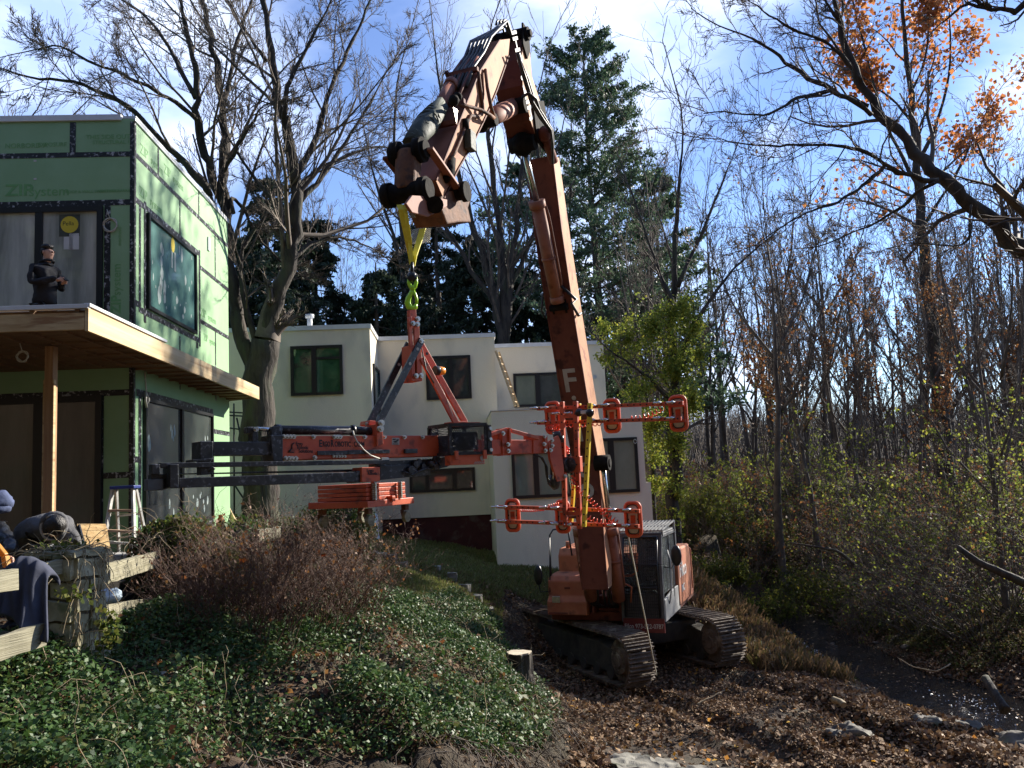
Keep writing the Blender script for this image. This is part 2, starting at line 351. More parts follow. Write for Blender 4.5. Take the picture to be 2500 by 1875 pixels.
def leaf_np(pos, size, nd=None, tilt=1.0, droop=0.0, aspect=0.62, kind='leaf'):
    """folded rhombic leaves; returns verts, quads"""
    N = len(pos); a = nrm(rng.normal(size=(N,3))*tilt+(nd if nd is not None else 0)); d = rperp(a)
    if droop: d = nrm(d+np.array([0,0,-droop])); 
    s = nrm(np.cross(a, d)); size = np.asarray(size).reshape(-1,1)*np.ones((N,1))
    h = a*size*0.14
    if kind == 'leaf':
        v = np.stack([pos, pos+d*size*0.45+s*size*aspect*0.5+h, pos+d*size, pos+d*size*0.45-s*size*aspect*0.5+h], 1)
    else:
        v = np.stack([pos-s*size*aspect*0.5, pos+s*size*aspect*0.5, pos+d*size+s*size*0.04, pos+d*size-s*size*0.04], 1)
    return v.reshape(-1,3), np.arange(N*4).reshape(-1,4)
def cat(parts):
    VV = []; QQ = []; o = 0
    for v, q in parts: VV.append(v); QQ.append(q+o); o += len(v)
    return np.concatenate(VV), np.concatenate(QQ)
def resample(pl, k):
    pl = np.asarray(pl, dtype=float); d = np.r_[0, np.cumsum(np.linalg.norm(np.diff(pl, axis=0), axis=1))]
    s = np.linspace(0, d[-1], k)
    # smooth interpolation (catmull-like through dense linear then blur)
    out = np.stack([np.interp(s, d, pl[:,i]) for i in range(pl.shape[1])], 1)
    for _ in range(2): out[1:-1] = out[1:-1]*0.5+(out[:-2]+out[2:])*0.25
    return out
# ---------------------------------------------------------------- sky, sun
SUN = Vector((1.49, 1.22, 1.0)).normalized()
SUN_EL = math.asin(SUN.z); SUN_AZ = math.atan2(SUN.x, SUN.y)
w = bpy.data.worlds.new("World"); sc.world = w; w.use_nodes = True; nt = w.node_tree; N = nt.nodes; L = nt.links
bg = N['Background']; sky = N.new('ShaderNodeTexSky'); sky.sky_type = 'NISHITA'; sky.sun_disc = False
sky.sun_elevation = SUN_EL; sky.sun_rotation = SUN_AZ; sky.altitude = 300; sky.dust_density = 0.0; sky.ozone_density = 4.5; sky.air_density = 1.0
tc = N.new('ShaderNodeTexCoord'); mp = N.new('ShaderNodeMapping'); mp.inputs['Scale'].default_value = (1.0, 1.0, 2.3); mp.inputs['Location'].default_value = (0.35, 0.1, 0.62)
L.new(tc.outputs['Generated'], mp.inputs['Vector'])
n1 = N.new('ShaderNodeTexNoise'); n1.inputs['Scale'].default_value = 1.9; n1.inputs['Detail'].default_value = 9; n1.inputs['Roughness'].default_value = 0.52; n1.inputs['Distortion'].default_value = 0.35
L.new(mp.outputs[0], n1.inputs['Vector'])
cr = N.new('ShaderNodeValToRGB'); cr.color_ramp.elements[0].position = 0.52; cr.color_ramp.elements[1].position = 0.76
cr.color_ramp.elements[0].color = (0,0,0,1); cr.color_ramp.elements[1].color = (1,1,1,1)
# clouds: broad bank high up, a bank low over the woods, a small puff
def dir_mask(px, py, r_in, r_out):
    d = ray(px, py).normalized(); vm = N.new('ShaderNodeVectorMath'); vm.operation = 'DISTANCE'; vm.inputs[1].default_value = d
    nz = N.new('ShaderNodeVectorMath'); nz.operation = 'NORMALIZE'; L.new(tc.outputs['Generated'], nz.inputs[0]); L.new(nz.outputs[0], vm.inputs[0])
    mr = N.new('ShaderNodeMapRange'); mr.inputs[1].default_value = r_in; mr.inputs[2].default_value = r_out; mr.inputs[3].default_value = 1; mr.inputs[4].default_value = 0; mr.interpolation_type = 'SMOOTHSTEP'
    L.new(vm.outputs['Value'], mr.inputs[0]); return mr.outputs[0]
def madd(a, b, op='ADD', clamp=False):
    m = N.new('ShaderNodeMath'); m.operation = op; m.use_clamp = clamp
    for i, x in enumerate((a, b)):
        if isinstance(x, (int, float)): m.inputs[i].default_value = x
        else: L.new(x, m.inputs[i])
    return m.outputs[0]
def nudge(mask, k): return madd(mask, k, 'MULTIPLY')
den = n1.outputs['Fac']
for (px, py, a, b, k) in [(-50, 60, 0.02, 0.40, 0.27), (560, 330, 0.0, 0.17, 0.24), (1250, 60, 0.02, 0.28, 0.19), (1650, 0, 0.0, 0.18, 0.34), (2500, 880, 0.1, 0.55, 0.24), (1600, 880, 0.05, 0.3, 0.16), (1900, 345, 0.01, 0.05, 0.22), (2150, 500, 0.02, 0.22, -0.16), (1900, 560, 0.02, 0.26, -0.18), (650, 480, 0.0, 0.12, -0.16), (60, 280, 0.0, 0.13, -0.15), (950, 330, 0.0, 0.15, -0.10), (1150, 600, 0.0, 0.15, -0.10)]:
    den = madd(den, nudge(dir_mask(px, py, a, b), k))
L.new(den, cr.inputs['Fac'])
n2 = N.new('ShaderNodeTexNoise'); n2.inputs['Scale'].default_value = 4.5; n2.inputs['Detail'].default_value = 7
mp2 = N.new('ShaderNodeMapping'); mp2.inputs['Location'].default_value = (3, 1, 2); mp2.inputs['Scale'].default_value = (1, 1, 2.2); L.new(tc.outputs['Generated'], mp2.inputs['Vector']); L.new(mp2.outputs[0], n2.inputs['Vector'])
cc = N.new('ShaderNodeValToRGB'); cc.color_ramp.elements[0].position = 0.35; cc.color_ramp.elements[0].color = (2.1, 2.9, 5.0, 1); cc.color_ramp.elements[1].position = 0.66; cc.color_ramp.elements[1].color = (5.2, 5.7, 6.8, 1)
L.new(n2.outputs['Fac'], cc.inputs['Fac'])
gl = dir_mask(1720, -120, 0.0, 0.55)
sat = N.new('ShaderNodeHueSaturation'); sat.inputs['Hue'].default_value = 0.51; sat.inputs['Saturation'].default_value = 0.98; sat.inputs['Value'].default_value = 0.80; L.new(sky.outputs[0], sat.inputs['Color'])
mx = N.new('ShaderNodeMix'); mx.data_type = 'RGBA'; L.new(cr.outputs[0], mx.inputs['Factor']); L.new(sat.outputs[0], mx.inputs[6]); L.new(cc.outputs[0], mx.inputs[7])
L.new(mx.outputs[2], bg.inputs['Color']); bg.inputs['Strength'].default_value = 0.128
sd = bpy.data.lights.new('sun', 'SUN'); sd.energy = 5.0; sd.angle = math.radians(0.5); sd.color = (1.0, 0.93, 0.82)
so = bpy.data.objects.new('sun', sd); COL.objects.link(so); so.rotation_euler = SUN.to_track_quat('Z', 'Y').to_euler(); so.location = (30, 25, 30)
sc.view_settings.view_transform = 'Standard'; sc.view_settings.look = 'None'; sc.view_settings.gamma = 1; sc.view_settings.exposure = 1.18
# ---------------------------------------------------------------- ground
PTS = []
def cp(px, py, Y): p = P(px, py, Y); PTS.append(tuple(p))
for q in [(-5,9,-1.35),(-8,9,-1.35),(-12,9,-1.3),(-5.2,12,-1.3),(-12,14,-1.3),(-5.2,19,-1.3),(-12,20,-1.3),(-6.5,22,-1.2),(-9,26,-1.1),(-4.2,12,-1.4),(-4.6,16,-1.35),
          (0.5,15.4,-4.0),(0.3,17.5,-4.0),(2,14,-4.1),(4,14,-4.15),(2.3,18.4,-4.1),(4.5,18,-4.1),(1.2,19.6,-4.05),(1.0,12.5,-4.05),(3,11,-4.15),(6,11,-4.2),(6,15,-4.25),(2.6,21,-4.0),(5.0,20.5,-4.1),
          (-0.7,15.4,-2.95),(-0.7,17.5,-2.9),(-0.2,13.2,-3.1),
          (7.8,23,-4.75),(8,20,-4.75),(8.2,17,-4.8),(9.2,14.5,-4.9),(12,12.8,-4.95),(16,11,-5.0),(22,8,-5),(7,28,-4.5),(6,13,-4.35),(9,11.3,-4.45),(5,9,-4.2),(9,8,-4.3),(13,8,-4.4),
          (11.5,17,-4.1),(15,16,-3.9),(20,14,-3.8),(10.5,21,-4.1),(6.0,26,-3.9),(4.7,22.6,-3.5),(10,27,-4.1),(18,22,-3.6),(26,22,-3.4),
          (0,35,-1.8),(8,38,-2.9),(20,40,-2.6),(32,40,-2.4),(-15,40,0),(0,60,0),(20,60,-1.0),(45,60,-0.6),(-30,60,1),(0,120,4),(60,120,3.5),(-60,120,6),(150,150,6),(-150,150,10),(0,240,9),(150,20,-3),(-150,0,2),(-30,10,-1),(-20,-7,-1),(0,-7,-1.8),(14,-7,-3.5),(-24,-18,12),(0,-18,12),(24,-18,12),(-40,0,8),(-70,-60,24),(0,-60,24),(70,-60,24),  # steep rise behind the viewer is added to cover the low sky
          (0,0,-1.7),(-3,2,-1.6),(3,2.6,-3.4),(-2,5,-1.85),(0.6,5.6,-2.9),(2,6.5,-3.9),(4,6,-4.2),(6,3,-4.2),(1.6,9.3,-4.0),(-6,5,-1.5),(-10,4,-1.4)]: PTS.append(q)
for q in [(160,1650,6.8),(60,1700,6.3),(0,1875,5.4),(300,1875,5.9),(600,1875,6.8),(900,1700,8),(900,1850,7.5),(1120,1780,8.8),(600,1600,8.5),(350,1550,8),(500,1450,10.5),(1000,1500,12),(1180,1640,10.8),
          (900,1400,16),(1100,1430,18),(1290,1445,21.3),(1180,1430,20),(1200,1385,23),(950,1335,22),(750,1290,21),(1350,1402,22.8),(1520,1400,23),(1650,1380,23),(1750,1300,28),(1600,1240,33),(950,1312,25.8),(1080,1336,25.8),(1190,1352,25.8)]: cp(*q)
PT = np.array(PTS)
def _fit():
    X = PT[:,:2]; D = np.linalg.norm(X[:,None]-X[None], axis=2); n = len(X)
    A = np.zeros((n+3,n+3)); A[:n,:n] = -D - np.eye(n)*0.02*0; A[:n,n] = 1; A[:n,n+1:] = X; A[n,:n] = 1; A[n+1:,:n] = X.T
    A[:n,:n] -= np.eye(n)*0.05
    return np.linalg.solve(A, np.r_[PT[:,2], 0, 0, 0])
_W = _fit()
def vnoise(x, y, seed=0):
    xi = np.floor(x).astype(np.int64); yi = np.floor(y).astype(np.int64); fx = x-xi; fy = y-yi; fx = fx*fx*(3-2*fx); fy = fy*fy*(3-2*fy)
    def h(a, b): 
        n = (a*374761393+b*668265263+seed*982451653) & 0x7fffffff; n = ((n ^ (n >> 13))*1274126177) & 0x7fffffff; return ((n ^ (n >> 16)) & 0xffff)/65535.0
    return (h(xi,yi)*(1-fx)+h(xi+1,yi)*fx)*(1-fy)+(h(xi,yi+1)*(1-fx)+h(xi+1,yi+1)*fx)*fy
def fbm(x, y, o=4, seed=0):
    s = 0; a = 0.5
    for i in range(o): s = s+a*(vnoise(x*2**i, y*2**i, seed+i)-0.5); a *= 0.5
    return s
def sstep(a, b, x): t = np.clip((x-a)/(b-a), 0, 1); return t*t*(3-2*t)
def segd(x, y, pl):
    d = np.full(x.shape, 1e9)
    for (x0,y0),(x1,y1) in zip(pl[:-1], pl[1:]):
        vx, vy = x1-x0, y1-y0; t = np.clip(((x-x0)*vx+(y-y0)*vy)/(vx*vx+vy*vy), 0, 1)
        d = np.minimum(d, np.hypot(x-x0-t*vx, y-y0-t*vy))
    return d
STREAM = [(7.0,30),(7.4,26),(7.9,22),(8.1,18.5),(8.6,16.0),(10.0,14.3),(12.6,13.0),(17,11.5),(24,8)]
EDGE = [(-2.2,6.2),(-1.0,7.2),(-0.2,8.4),(0.25,10.2),(0.05,12.4),(-0.15,14.0),(-0.25,17.5),(-0.3,19.4),(1.2,20.9)]
def ground_z(x, y):
    x = np.asarray(x, dtype=float); y = np.asarray(y, dtype=float); sh = x.shape; xf = x.ravel(); yf = y.ravel(); out = np.zeros(len(xf))
    for s in range(0, len(xf), 20000):
        a = xf[s:s+20000]; b = yf[s:s+20000]
        D = np.hypot(a[:,None]-PT[None,:,0], b[:,None]-PT[None,:,1])
        out[s:s+20000] = -D@_W[:len(PT)]+_W[len(PT)]+_W[len(PT)+1]*a+_W[len(PT)+2]*b
    near = np.exp(-((xf/40)**2+((yf-15)/50)**2))
    out += fbm(xf*0.9, yf*0.9, 4, 3)*0.28*near*(1-0.75*np.exp(-(((xf-2.3)/3)**2+((yf-18)/4)**2)))+fbm(xf*0.15, yf*0.15, 3, 9)*1.2*(1-near)
    out += fbm(xf*4, yf*4, 3, 5)*0.09*near
    for k_ in (0, 2.2): rd = segd(xf, yf, [(2.2+k_*.9, 15.6+k_*.45), (3.6+k_*.9, 12.6+k_*.3), (4.6+k_*.8, 9.5)]); out -= 0.13*np.exp(-(rd/.28)**2)-0.07*np.exp(-((rd-.5)/.16)**2)
    d = segd(xf, yf, STREAM); out -= 0.40*np.exp(-(d/1.1)**2)+0.2*np.exp(-(((xf-8.3)/1.3)**2+((yf-17.2)/1.5)**2))
    e = np.exp(-(segd(xf, yf, EDGE)/.75)**2); out += e*(fbm(xf*5.5, yf*5.5, 4, 21)*.42+fbm(xf*1.7, yf*1.7, 2, 23)*.35)
    return out.reshape(sh)
def gz(x, y): return float(ground_z(np.array([x]), np.array([y]))[0])
def axis(lo, hi, step, far, g=1.16):
    c = list(np.arange(lo, hi+step/2, step)); s = step; a = hi; r = []
    while a < far: s *= g; a += s; r.append(a)
    s = step; a = lo; l = []
    while a > -far: s *= g; a -= s; l.append(a)
    return np.array(l[::-1]+c+r)
xs = axis(-8, 14, 0.09, 900); ys = axis(4.5, 26, 0.10, 900)
GX, GY = np.meshgrid(xs, ys); GZ = ground_z(GX, GY)
vv = np.stack([GX, GY, GZ], -1).reshape(-1,3); nx = len(xs); ny = len(ys)
ii = (np.arange(ny-1)[:,None]*nx+np.arange(nx-1)[None]).ravel()
g_me = mesh_np('ground', vv, np.stack([ii, ii+1, ii+nx+1, ii+nx], 1), smooth=True)
m, nt, b = new_mat('ground_soil'); N2 = nt.nodes; L2 = nt.links
g = N2.new('ShaderNodeNewGeometry')
def nz(scale, det=8, dist=0):
    n = N2.new('ShaderNodeTexNoise'); n.inputs['Scale'].default_value = scale; n.inputs['Detail'].default_value = det; n.inputs['Roughness'].default_value = 0.65; n.inputs['Distortion'].default_value = dist; L2.new(g.outputs['Position'], n.inputs['Vector']); return n.outputs['Fac']
def ramp(fac, els):
    r = N2.new('ShaderNodeValToRGB')
    while len(r.color_ramp.elements) < len(els): r.color_ramp.elements.new(0.5)
    for e, (p, c) in zip(r.color_ramp.elements, els): e.position = p; e.color = (*c, 1)
    L2.new(fac, r.inputs['Fac']); return r.outputs[0]
c1 = ramp(nz(9, 10, 0.4), [(0.3,(0.022,0.014,0.009)),(0.48,(0.055,0.034,0.02)),(0.62,(0.085,0.055,0.032)),(0.75,(0.13,0.088,0.052))])
c2 = ramp(nz(22, 10, 1.0), [(0.35,(0.022,0.015,0.009)),(0.5,(0.04,0.036,0.016)),(0.68,(0.07,0.05,0.028))])
mxx = N2.new('ShaderNodeMix'); mxx.data_type = 'RGBA'; f = ramp(nz(0.35, 5), [(0.45,(0,0,0)),(0.6,(1,1,1))]); L2.new(f, mxx.inputs['Factor']); L2.new(c1, mxx.inputs[6]); L2.new(c2, mxx.inputs[7])
L2.new(mxx.outputs[2], b.inputs['Base Color']); b.inputs['Roughness'].default_value = 0.95
bp = N2.new('ShaderNodeBump'); bp.inputs['Strength'].default_value = 1.0; bp.inputs['Distance'].default_value = 0.06; L2.new(nz(14, 12, 0.5), bp.inputs['Height']); L2.new(bp.outputs[0], b.inputs['Normal'])
ground = link_mesh('ground', g_me, 'ground_soil'); ground['kind'] = 'structure'
# stream water
m, nt, b = new_mat('water'); N2 = nt.nodes; L2 = nt.links; g = N2.new('ShaderNodeNewGeometry')
b.inputs['Base Color'].default_value = (0.014,0.011,0.007,1); b.inputs['Roughness'].default_value = 0.03; b.inputs['Specular IOR Level'].default_value = 0.45
bp = N2.new('ShaderNodeBump'); bp.inputs['Strength'].default_value = 1.0; bp.inputs['Distance'].default_value = 0.12; L2.new(nz(11, 8, 1.6), bp.inputs['Height']); L2.new(bp.outputs[0], b.inputs['Normal'])
def ribbon(pl, wd, z, n=80):
    q = resample(np.array(pl, float), n); t = nrm(np.gradient(q, axis=0)); nn = np.stack([t[:,1], -t[:,0]], 1)
    cols = 7; vs = []
    for j in range(cols):
        s = (j/(cols-1)-0.5)*2*wd; p = q+nn*s; vs.append(np.c_[p, np.interp(q[:,1], [10,30], [z[0], z[1]])+fbm(p[:,0]*3, p[:,1]*3, 3, 7)*0.03])
    vs = np.stack(vs, 1).reshape(-1,3); i = (np.arange(n-1)[:,None]*cols+np.arange(cols-1)).ravel()
    return mesh_np('water', vs, np.stack([i, i+1, i+cols+1, i+cols], 1), smooth=True)
water = link_mesh('stream_water', ribbon(STREAM, 1.6, (-4.92, -4.66)), 'water'); water['kind'] = 'structure'
# ---------------------------------------------------------------- houses
class Fr:
    """upright wall frame: origin O, horizontal axis A, outward normal N"""
    def __init__(s, O, A, N): s.O = Vector(O); s.A = Vector(A).normalized(); s.N = Vector(N).normalized()
    def pt(s, a, z, o=0): return Vector((0,0,z))+Vector((s.O.x, s.O.y, 0))+s.A*a+s.N*o
    def un(s, px, py): q = hitp(px, py, s.O, s.N); return ((q-s.O).dot(s.A), q.z)
    def rect(s, mb, a0, a1, z0, z1, o0, o1):
        return mb.box(s.pt((a0+a1)/2, (z0+z1)/2, (o0+o1)/2), abs(a1-a0)/2, abs(z1-z0)/2, abs(o1-o0)/2, (s.A, Vector((0,0,1)), s.N))
    def line(s, mb, a0, z0, a1, z1, w, o0, o1): mb.beam(s.pt(a0, z0, (o0+o1)/2), s.pt(a1, z1, (o0+o1)/2), w, o1-o0, s.N)
S_ = Vector((-.07,.9975,0)).normalized(); L_ = Vector((-S_.y, S_.x, 0))  # along the side wall (away), along the front (left)
NF = -S_; NS = -L_
def window(fr, a0, a1, z0, z1, parent, panes, vbars=(), hbars=(), fw=0.07, depth=0.06, cols=None, off=0.0):
    mb = MB(); 
    fr.rect(mb, a0, a1, z1-fw, z1, off+.002, off+depth); fr.rect(mb, a0, a1, z0, z0+fw, off+.002, off+depth)
    fr.rect(mb, a0, a0+fw, z0+fw, z1-fw, off+.002, off+depth); fr.rect(mb, a1-fw, a1, z0+fw, z1-fw, off+.002, off+depth)
    xs_ = [a0+fw]; 
    for (v, wv) in vbars: fr.rect(mb, v-wv/2, v+wv/2, z0+fw, z1-fw, off+.002, off+depth*.9); xs_ += [v-wv/2, v+wv/2]
    xs_.append(a1-fw)
    wo = mb.build('window', 'black_frame', parent)
    cells = [(xs_[i], xs_[i+1]) for i in range(0, len(xs_), 2)]
    for i, (x0, x1) in enumerate(cells):
        zc = [z0+fw, z1-fw]
        for (hc, h, hw) in hbars:
            if hc == i:
                t = MB(); fr.rect(t, x0, x1, h-hw/2, h+hw/2, off+.002, off+depth*.8); t.build('transom', 'black_frame', wo); zc = [z0+fw, h-hw/2, h+hw/2, z1-fw]
        for k in range(0, len(zc), 2):
            p = MB(); fr.rect(p, x0, x1, zc[k], zc[k+1], off+.001, off+.015); p.build('pane', panes[i % len(panes)], wo)
    return wo
# ---- green sheathed house
D0 = 13.7; Cg = P(325, 1196, D0); Cg.z = 0
ZG = -1.35; ZR = P(325, 290, D0).z
Fs = Fr(Cg, S_, NS); Ff = Fr(Cg, L_, NF)
WL = Fs.un(557, 700)[0]     # length of the side wall
GH = thing('green_house', (Cg.x-2, Cg.y+2, ZG), 'unfinished flat roofed house clad in green sheathing boards with black seam tape', 'house')
mb = MB(); mb.box(Fs.pt(WL/2, (ZG+ZR)/2, -5), 5, WL/2, (ZR-ZG)/2, (L_, S_, V(0,0,1))); mb.build('wall', 'zip_green', GH)
mb = MB(); mb.box(Fs.pt(WL/2, ZG-0.6, -5), 4.98, WL/2-.02, 0.6, (L_, S_, V(0,0,1))); mb.build('foundation', 'concrete', GH)
mb = MB()  # coping: white on the front, grey on the side
b0 = Ff.un(297, 290)[0]; Ff.rect(mb, b0, 10, ZR-.03, ZR+.075, -.12, .035); mb.build('white_coping', 'white_metal', GH, .006)
mb = MB(); Fs.rect(mb, 0.0, WL+.03, ZR+.002, ZR+.055, -.2, .03); Fs.rect(mb, -.03, WL+.03, ZR-.05, ZR, .003, .03); mb.build('side_coping', 'grey_coping', GH, .006)
# seam tape on the side wall
T = MB()
def stape(p0, p1, w=.095, fr=Fs):
    a, z = fr.un(*p0); a2, z2 = fr.un(*p1)
    if abs(a2-a) < abs(z2-z): a2 = a = (a+a2)/2
    else: z = z2 = (z+z2)/2
    fr.line(T, a, z, a2, z2, w, .002, .006)
zA = Fs.un(440, 486)[1]; zB = Fs.un(327, 493)[1]; zC = Fs.un(520, 802)[1]; zM = Fs.un(520, 678)[1]
Fs.rect(T, 0, .07, ZG, ZR-.05, .002, .007)
Fs.rect(T, .07, WL, zA-.045, zA+.045, .002, .006)
aW0, zW1 = Fs.un(357, 527); aW1, zW0 = Fs.un(474, 815); zW0 = (Fs.un(359, 755)[1]+zW0)/2; aW1 = Fs.un(475, 700)[0]; aW1 -= 0.0
zW1 = (zW1+Fs.un(474, 612)[1])/2
aT = Fs.un(487, 740)[0]
Fs.rect(T, .07, aT, zW1+.03, zW1+.13, .003, .008); Fs.rect(T, aW0-.28, aT+.04, zW0-.13, zW0-.03, .003, .008); Fs.rect(T, .07, aW0-.25, zW0-.05, zW0+.05, .002, .006)
Fs.rect(T, aW0-.11, aW0-.02, zW0-.25, zW1+.18, .004, .010); Fs.rect(T, aT-.045, aT+.045, zW0-.2, zW1+.16, .004, .010)
a = Fs.un(341, 600)[0]; Fs.rect(T, a-.04, a+.04, zW0-.12, zW1+.12, .005, .009)
Fs.rect(T, aT, WL, zM-.045, zM+.045, .002, .006); Fs.rect(T, aT, WL, zC-.045, zC+.045, .002, .006)
for px, ya, yb in [(386,380,430),(485,480,525),(439,500,580),(525,580,680),(439,810,850),(526,820,890)]:
    a = Fs.un(px, (ya+yb)/2)[0]
    z1 = {386:ZR-.05,485:ZR-.05,439:zA-.045,525:zA-.045,526:zC-.045}[px] if not (px == 439 and ya > 700) else zW0-.2
    z0 = {386:zA+.045,485:zA+.045,439:zW1+.13,525:zM+.045,526:1.9}[px] if not (px == 439 and ya > 700) else 1.9
    Fs.rect(T, a-.032, a+.032, z0, z1, .002, .006)
# lower side wall
aL0, zL1 = Fs.un(349, 975); aL1 = Fs.un(516, 1100)[0]; aM = Fs.un(441, 1100)[0]; zL0 = Fs.un(441, 1280)[1]; zL1 = Fs.un(441, 993)[1]
Fs.rect(T, .12, aL1+.12, zL1+.0, zL1+.12, .003, .008); Fs.rect(T, aL0, aL1+.12, zL0-.13, zL0-.02, .003, .008); Fs.rect(T, aL1, aL1+.1, zL0-.45, zL1, .004, .01); Fs.rect(T, aL0-.2, aL0-.09, ZG+.1, zL1+.1, .004, .01)
z = Fs.un(535, 1055)[1]; Fs.rect(T, aL1+.1, WL, z-.05, z+.05, .002, .006); z = Fs.un(340, 1122)[1]; Fs.rect(T, .07, aL0-.1, z-.05, z+.05, .002, .006)
# front wall tape
zf1 = Ff.un(200, 378)[1]; zf2 = Ff.un(200, 496)[1]
Ff.rect(T, .07, 8, zf1-.045, zf1+.045, .002, .006); Ff.rect(T, .07, 8, zf2-.05, zf2+.05, .002, .006); Ff.rect(T, 0, .07, ZG, ZR-.05, .002, .007)
a = Ff.un(178, 330)[0]; Ff.rect(T, a-.05, a+.05, zf1+.045, ZR-.05, .002, .006)
a = Ff.un(262, 640)[0]; Ff.rect(T, a-.05, a+.05, 2.2, zf2-.05, .003, .009)
zf3 = Ff.un(290, 1160)[1]; Ff.rect(T, .07, Ff.un(249,1160)[0], zf3-.05, zf3+.05, .002, .006); zf4 = Ff.un(290, 957)[1]; Ff.rect(T, .07, 8, zf4-.06, zf4+.04, .002, .006)
a = Ff.un(247, 1100)[0]; Ff.rect(T, a-.04, a+.04, ZG+.1, zf4, .003, .009)
T.build('seam_tape', 'seam_tape', GH)
# windows
window(Fs, aW0, aW1, zW0, zW1, GH, ['pane_film'], fw=.06)
window(Fs, aL0, aL1, zL0, zL1, GH, ['pane_clear', 'pane_low'], vbars=[(aM, .12)], fw=.06)
x = lambda px, py: Ff.un(px, py)
bD0 = x(252, 640)[0]; zD1 = x(170, 506)[1]
bb = [(x(88,600)[0]+x(106,600)[0])/2]
window(Ff, bD0, 6.5, 2.36, zD1, GH, ['pane_door'], vbars=[(bb[0], .12)], fw=.09)
zE1 = x(170, 968)[1]; bE = x(96, 1100)[0]; window(Ff, x(250,1100)[0], 6.5, ZG+.12, zE1, GH, ['pane_doorlow'], vbars=[(bE, .16)], fw=.1)
# prints on the boards
def prt(fr, px, py, s, size, vertical=False, sq=1.0, mat='zip_print', bold=0.0):
    a, z = fr.un(px, py); o = fr.pt(a, z, .004)
    xd = fr.A if fr is Fs else -fr.A
    if vertical: text_mesh('board_print', s, o, V(0,0,1), -xd, size, mat, GH, .002, sq, bold)
    else: text_mesh('board_print', s, o, xd, V(0,0,1), size, mat, GH, .002, sq, bold)
prt(Ff, 13, 478, 'ZIP', .28, sq=1.15, bold=.006); prt(Ff, 70, 479, 'system', .24); prt(Ff, 160, 472, 'ROOF & WALL SHEATHING', .07); prt(Ff, 236, 470, 'WEATHER BARRIER', .07)
prt(Ff, 12, 362, 'NORBORD A', .12); prt(Ff, 92, 358, 'EXPOSURE 1', .10); prt(Ff, 210, 340, 'THIS SIDE OUT', .11); prt(Ff, 226, 352, 'STRUCTURAL 1', .09)
prt(Ff, 294, 765, 'ZIP', .22, True, bold=.006); prt(Ff, 294, 722, 'system', .20, True); prt(Ff, 296, 600, 'SHEATHING', .06, True)
for q in [(342,372,.26),(400,420,.26),(340,476,.26),(490,770,.26),(497,830,.22)]:
    prt(Fs, q[0], q[1], 'ZIP', q[2]); a_, z_ = Fs.un(q[0], q[1]); o_ = Fs.pt(a_+.5*q[2]/.26, z_, .004); text_mesh('board_print', 'system', o_, Fs.A, V(0,0,1), q[2]*.85, 'zip_print', GH, .002)
prt(Ff, 257, 960, 'PEMKO', .08)
# small things fixed to the house
def patch(fr, px, py, w_, h_, mat, name, o0=.002, o1=.008, parent=GH, ell=False, rot=0, o=None):
    a, z = fr.un(px, py)
    if ell:
        m_ = MB(); m_.prism([fr.pt(a+w_/2*math.cos(t)*math.cos(rot)-h_/2*math.sin(t)*math.sin(rot), z+w_/2*math.cos(t)*math.sin(rot)+h_/2*math.sin(t)*math.cos(rot), o0) for t in [2*math.pi*k/18 for k in range(18)]], fr.N*(o1-o0))
    else: m_ = MB(); fr.rect(m_, a-w_/2, a+w_/2, z-h_/2, z+h_/2, o0, o1)
    return m_.build(name, mat, parent)
def sticker(fr, px, py, sz):
    s = patch(fr, px, py, sz, sz*1.12, 'tarp_green', 'sticker', .016, .018); t_ = patch(fr, px, py-2, sz*.86, sz*.86, 'sticker_yellow', 'disc', .0185, .020, s, True)
    a, z = fr.un(px, py); xd = fr.A if fr is Fs else -fr.A
    text_mesh('lettering', 'Pella', fr.pt(a, z, .0205)-xd*sz*.34, xd, V(0,.0,1), sz*.30, 'black_print', s, .001)
sticker(Ff, 171, 551, .34)
patch(Ff, 168, 594, .15, .22, 'paper', 'notice', .016, .018); patch(Ff, 182, 590, .16, .28, 'paper', 'notice', .016, .018)
patch(Ff, 86, 393, .045, .03, 'paper', 'clip'); patch(Ff, 86, 437, .045, .03, 'paper', 'clip')
patch(Fs, 420, 598, .20, .30, 'sticker_yellow', 'sticker', .016, .018, GH, True); patch(Fs, 418, 634, .09, .32, 'glue_white', 'sticker_tab', .016, .018); patch(Fs, 425, 640, .10, .38, 'glue_white', 'sticker_tab', .019, .021)
patch(Fs, 508, 596, .12, .30, 'white_metal', 'vent_cap', .002, .03); patch(Fs, 354, 777, .08, .16, 'black_print', 'tape_scrap'); patch(Fs, 481, 843, .12, .12, 'black_print', 'tape_scrap')
r5 = random.Random(4); gl_ = MB()
def blob(px, py, w_, h_, fr=Fs):
    a, z = fr.un(px, py); k = r5.uniform(0, 1)
    gl_.prism([fr.pt(a+w_/2*math.cos(t)*(1+.18*math.sin(2*t+k*6)), z+h_/2*math.sin(t)*(1+.15*math.cos(3*t+k)), .0155) for t in [2*math.pi*j/14 for j in range(14)]], fr.N*.002)
for (px, py, w_, h_) in [(392,605,.12,.2),(395,615,.1,.18),(392,638,.11,.22),(393,668,.14,.28),(391,695,.15,.30),(387,722,.16,.34),(400,705,.16,.3),(400,728,.14,.22),(390,708,.12,.2),(442,625,.10,.28),(436,612,.05,.2),(451,685,.1,.2),(430,733,.12,.16),(449,757,.1,.14),(445,773,.1,.1),(420,714,.04,.06),(409,700,.04,.06),(460,706,.06,.1),(466,690,.04,.08),(372,676,.04,.14),(370,640,.03,.08),(404,752,.05,.06),(425,752,.06,.06),(438,745,.05,.05),(452,740,.04,.04),(378,700,.03,.06),(465,772,.05,.07),(466,630,.05,.08)]: blob(px, py, w_, h_)
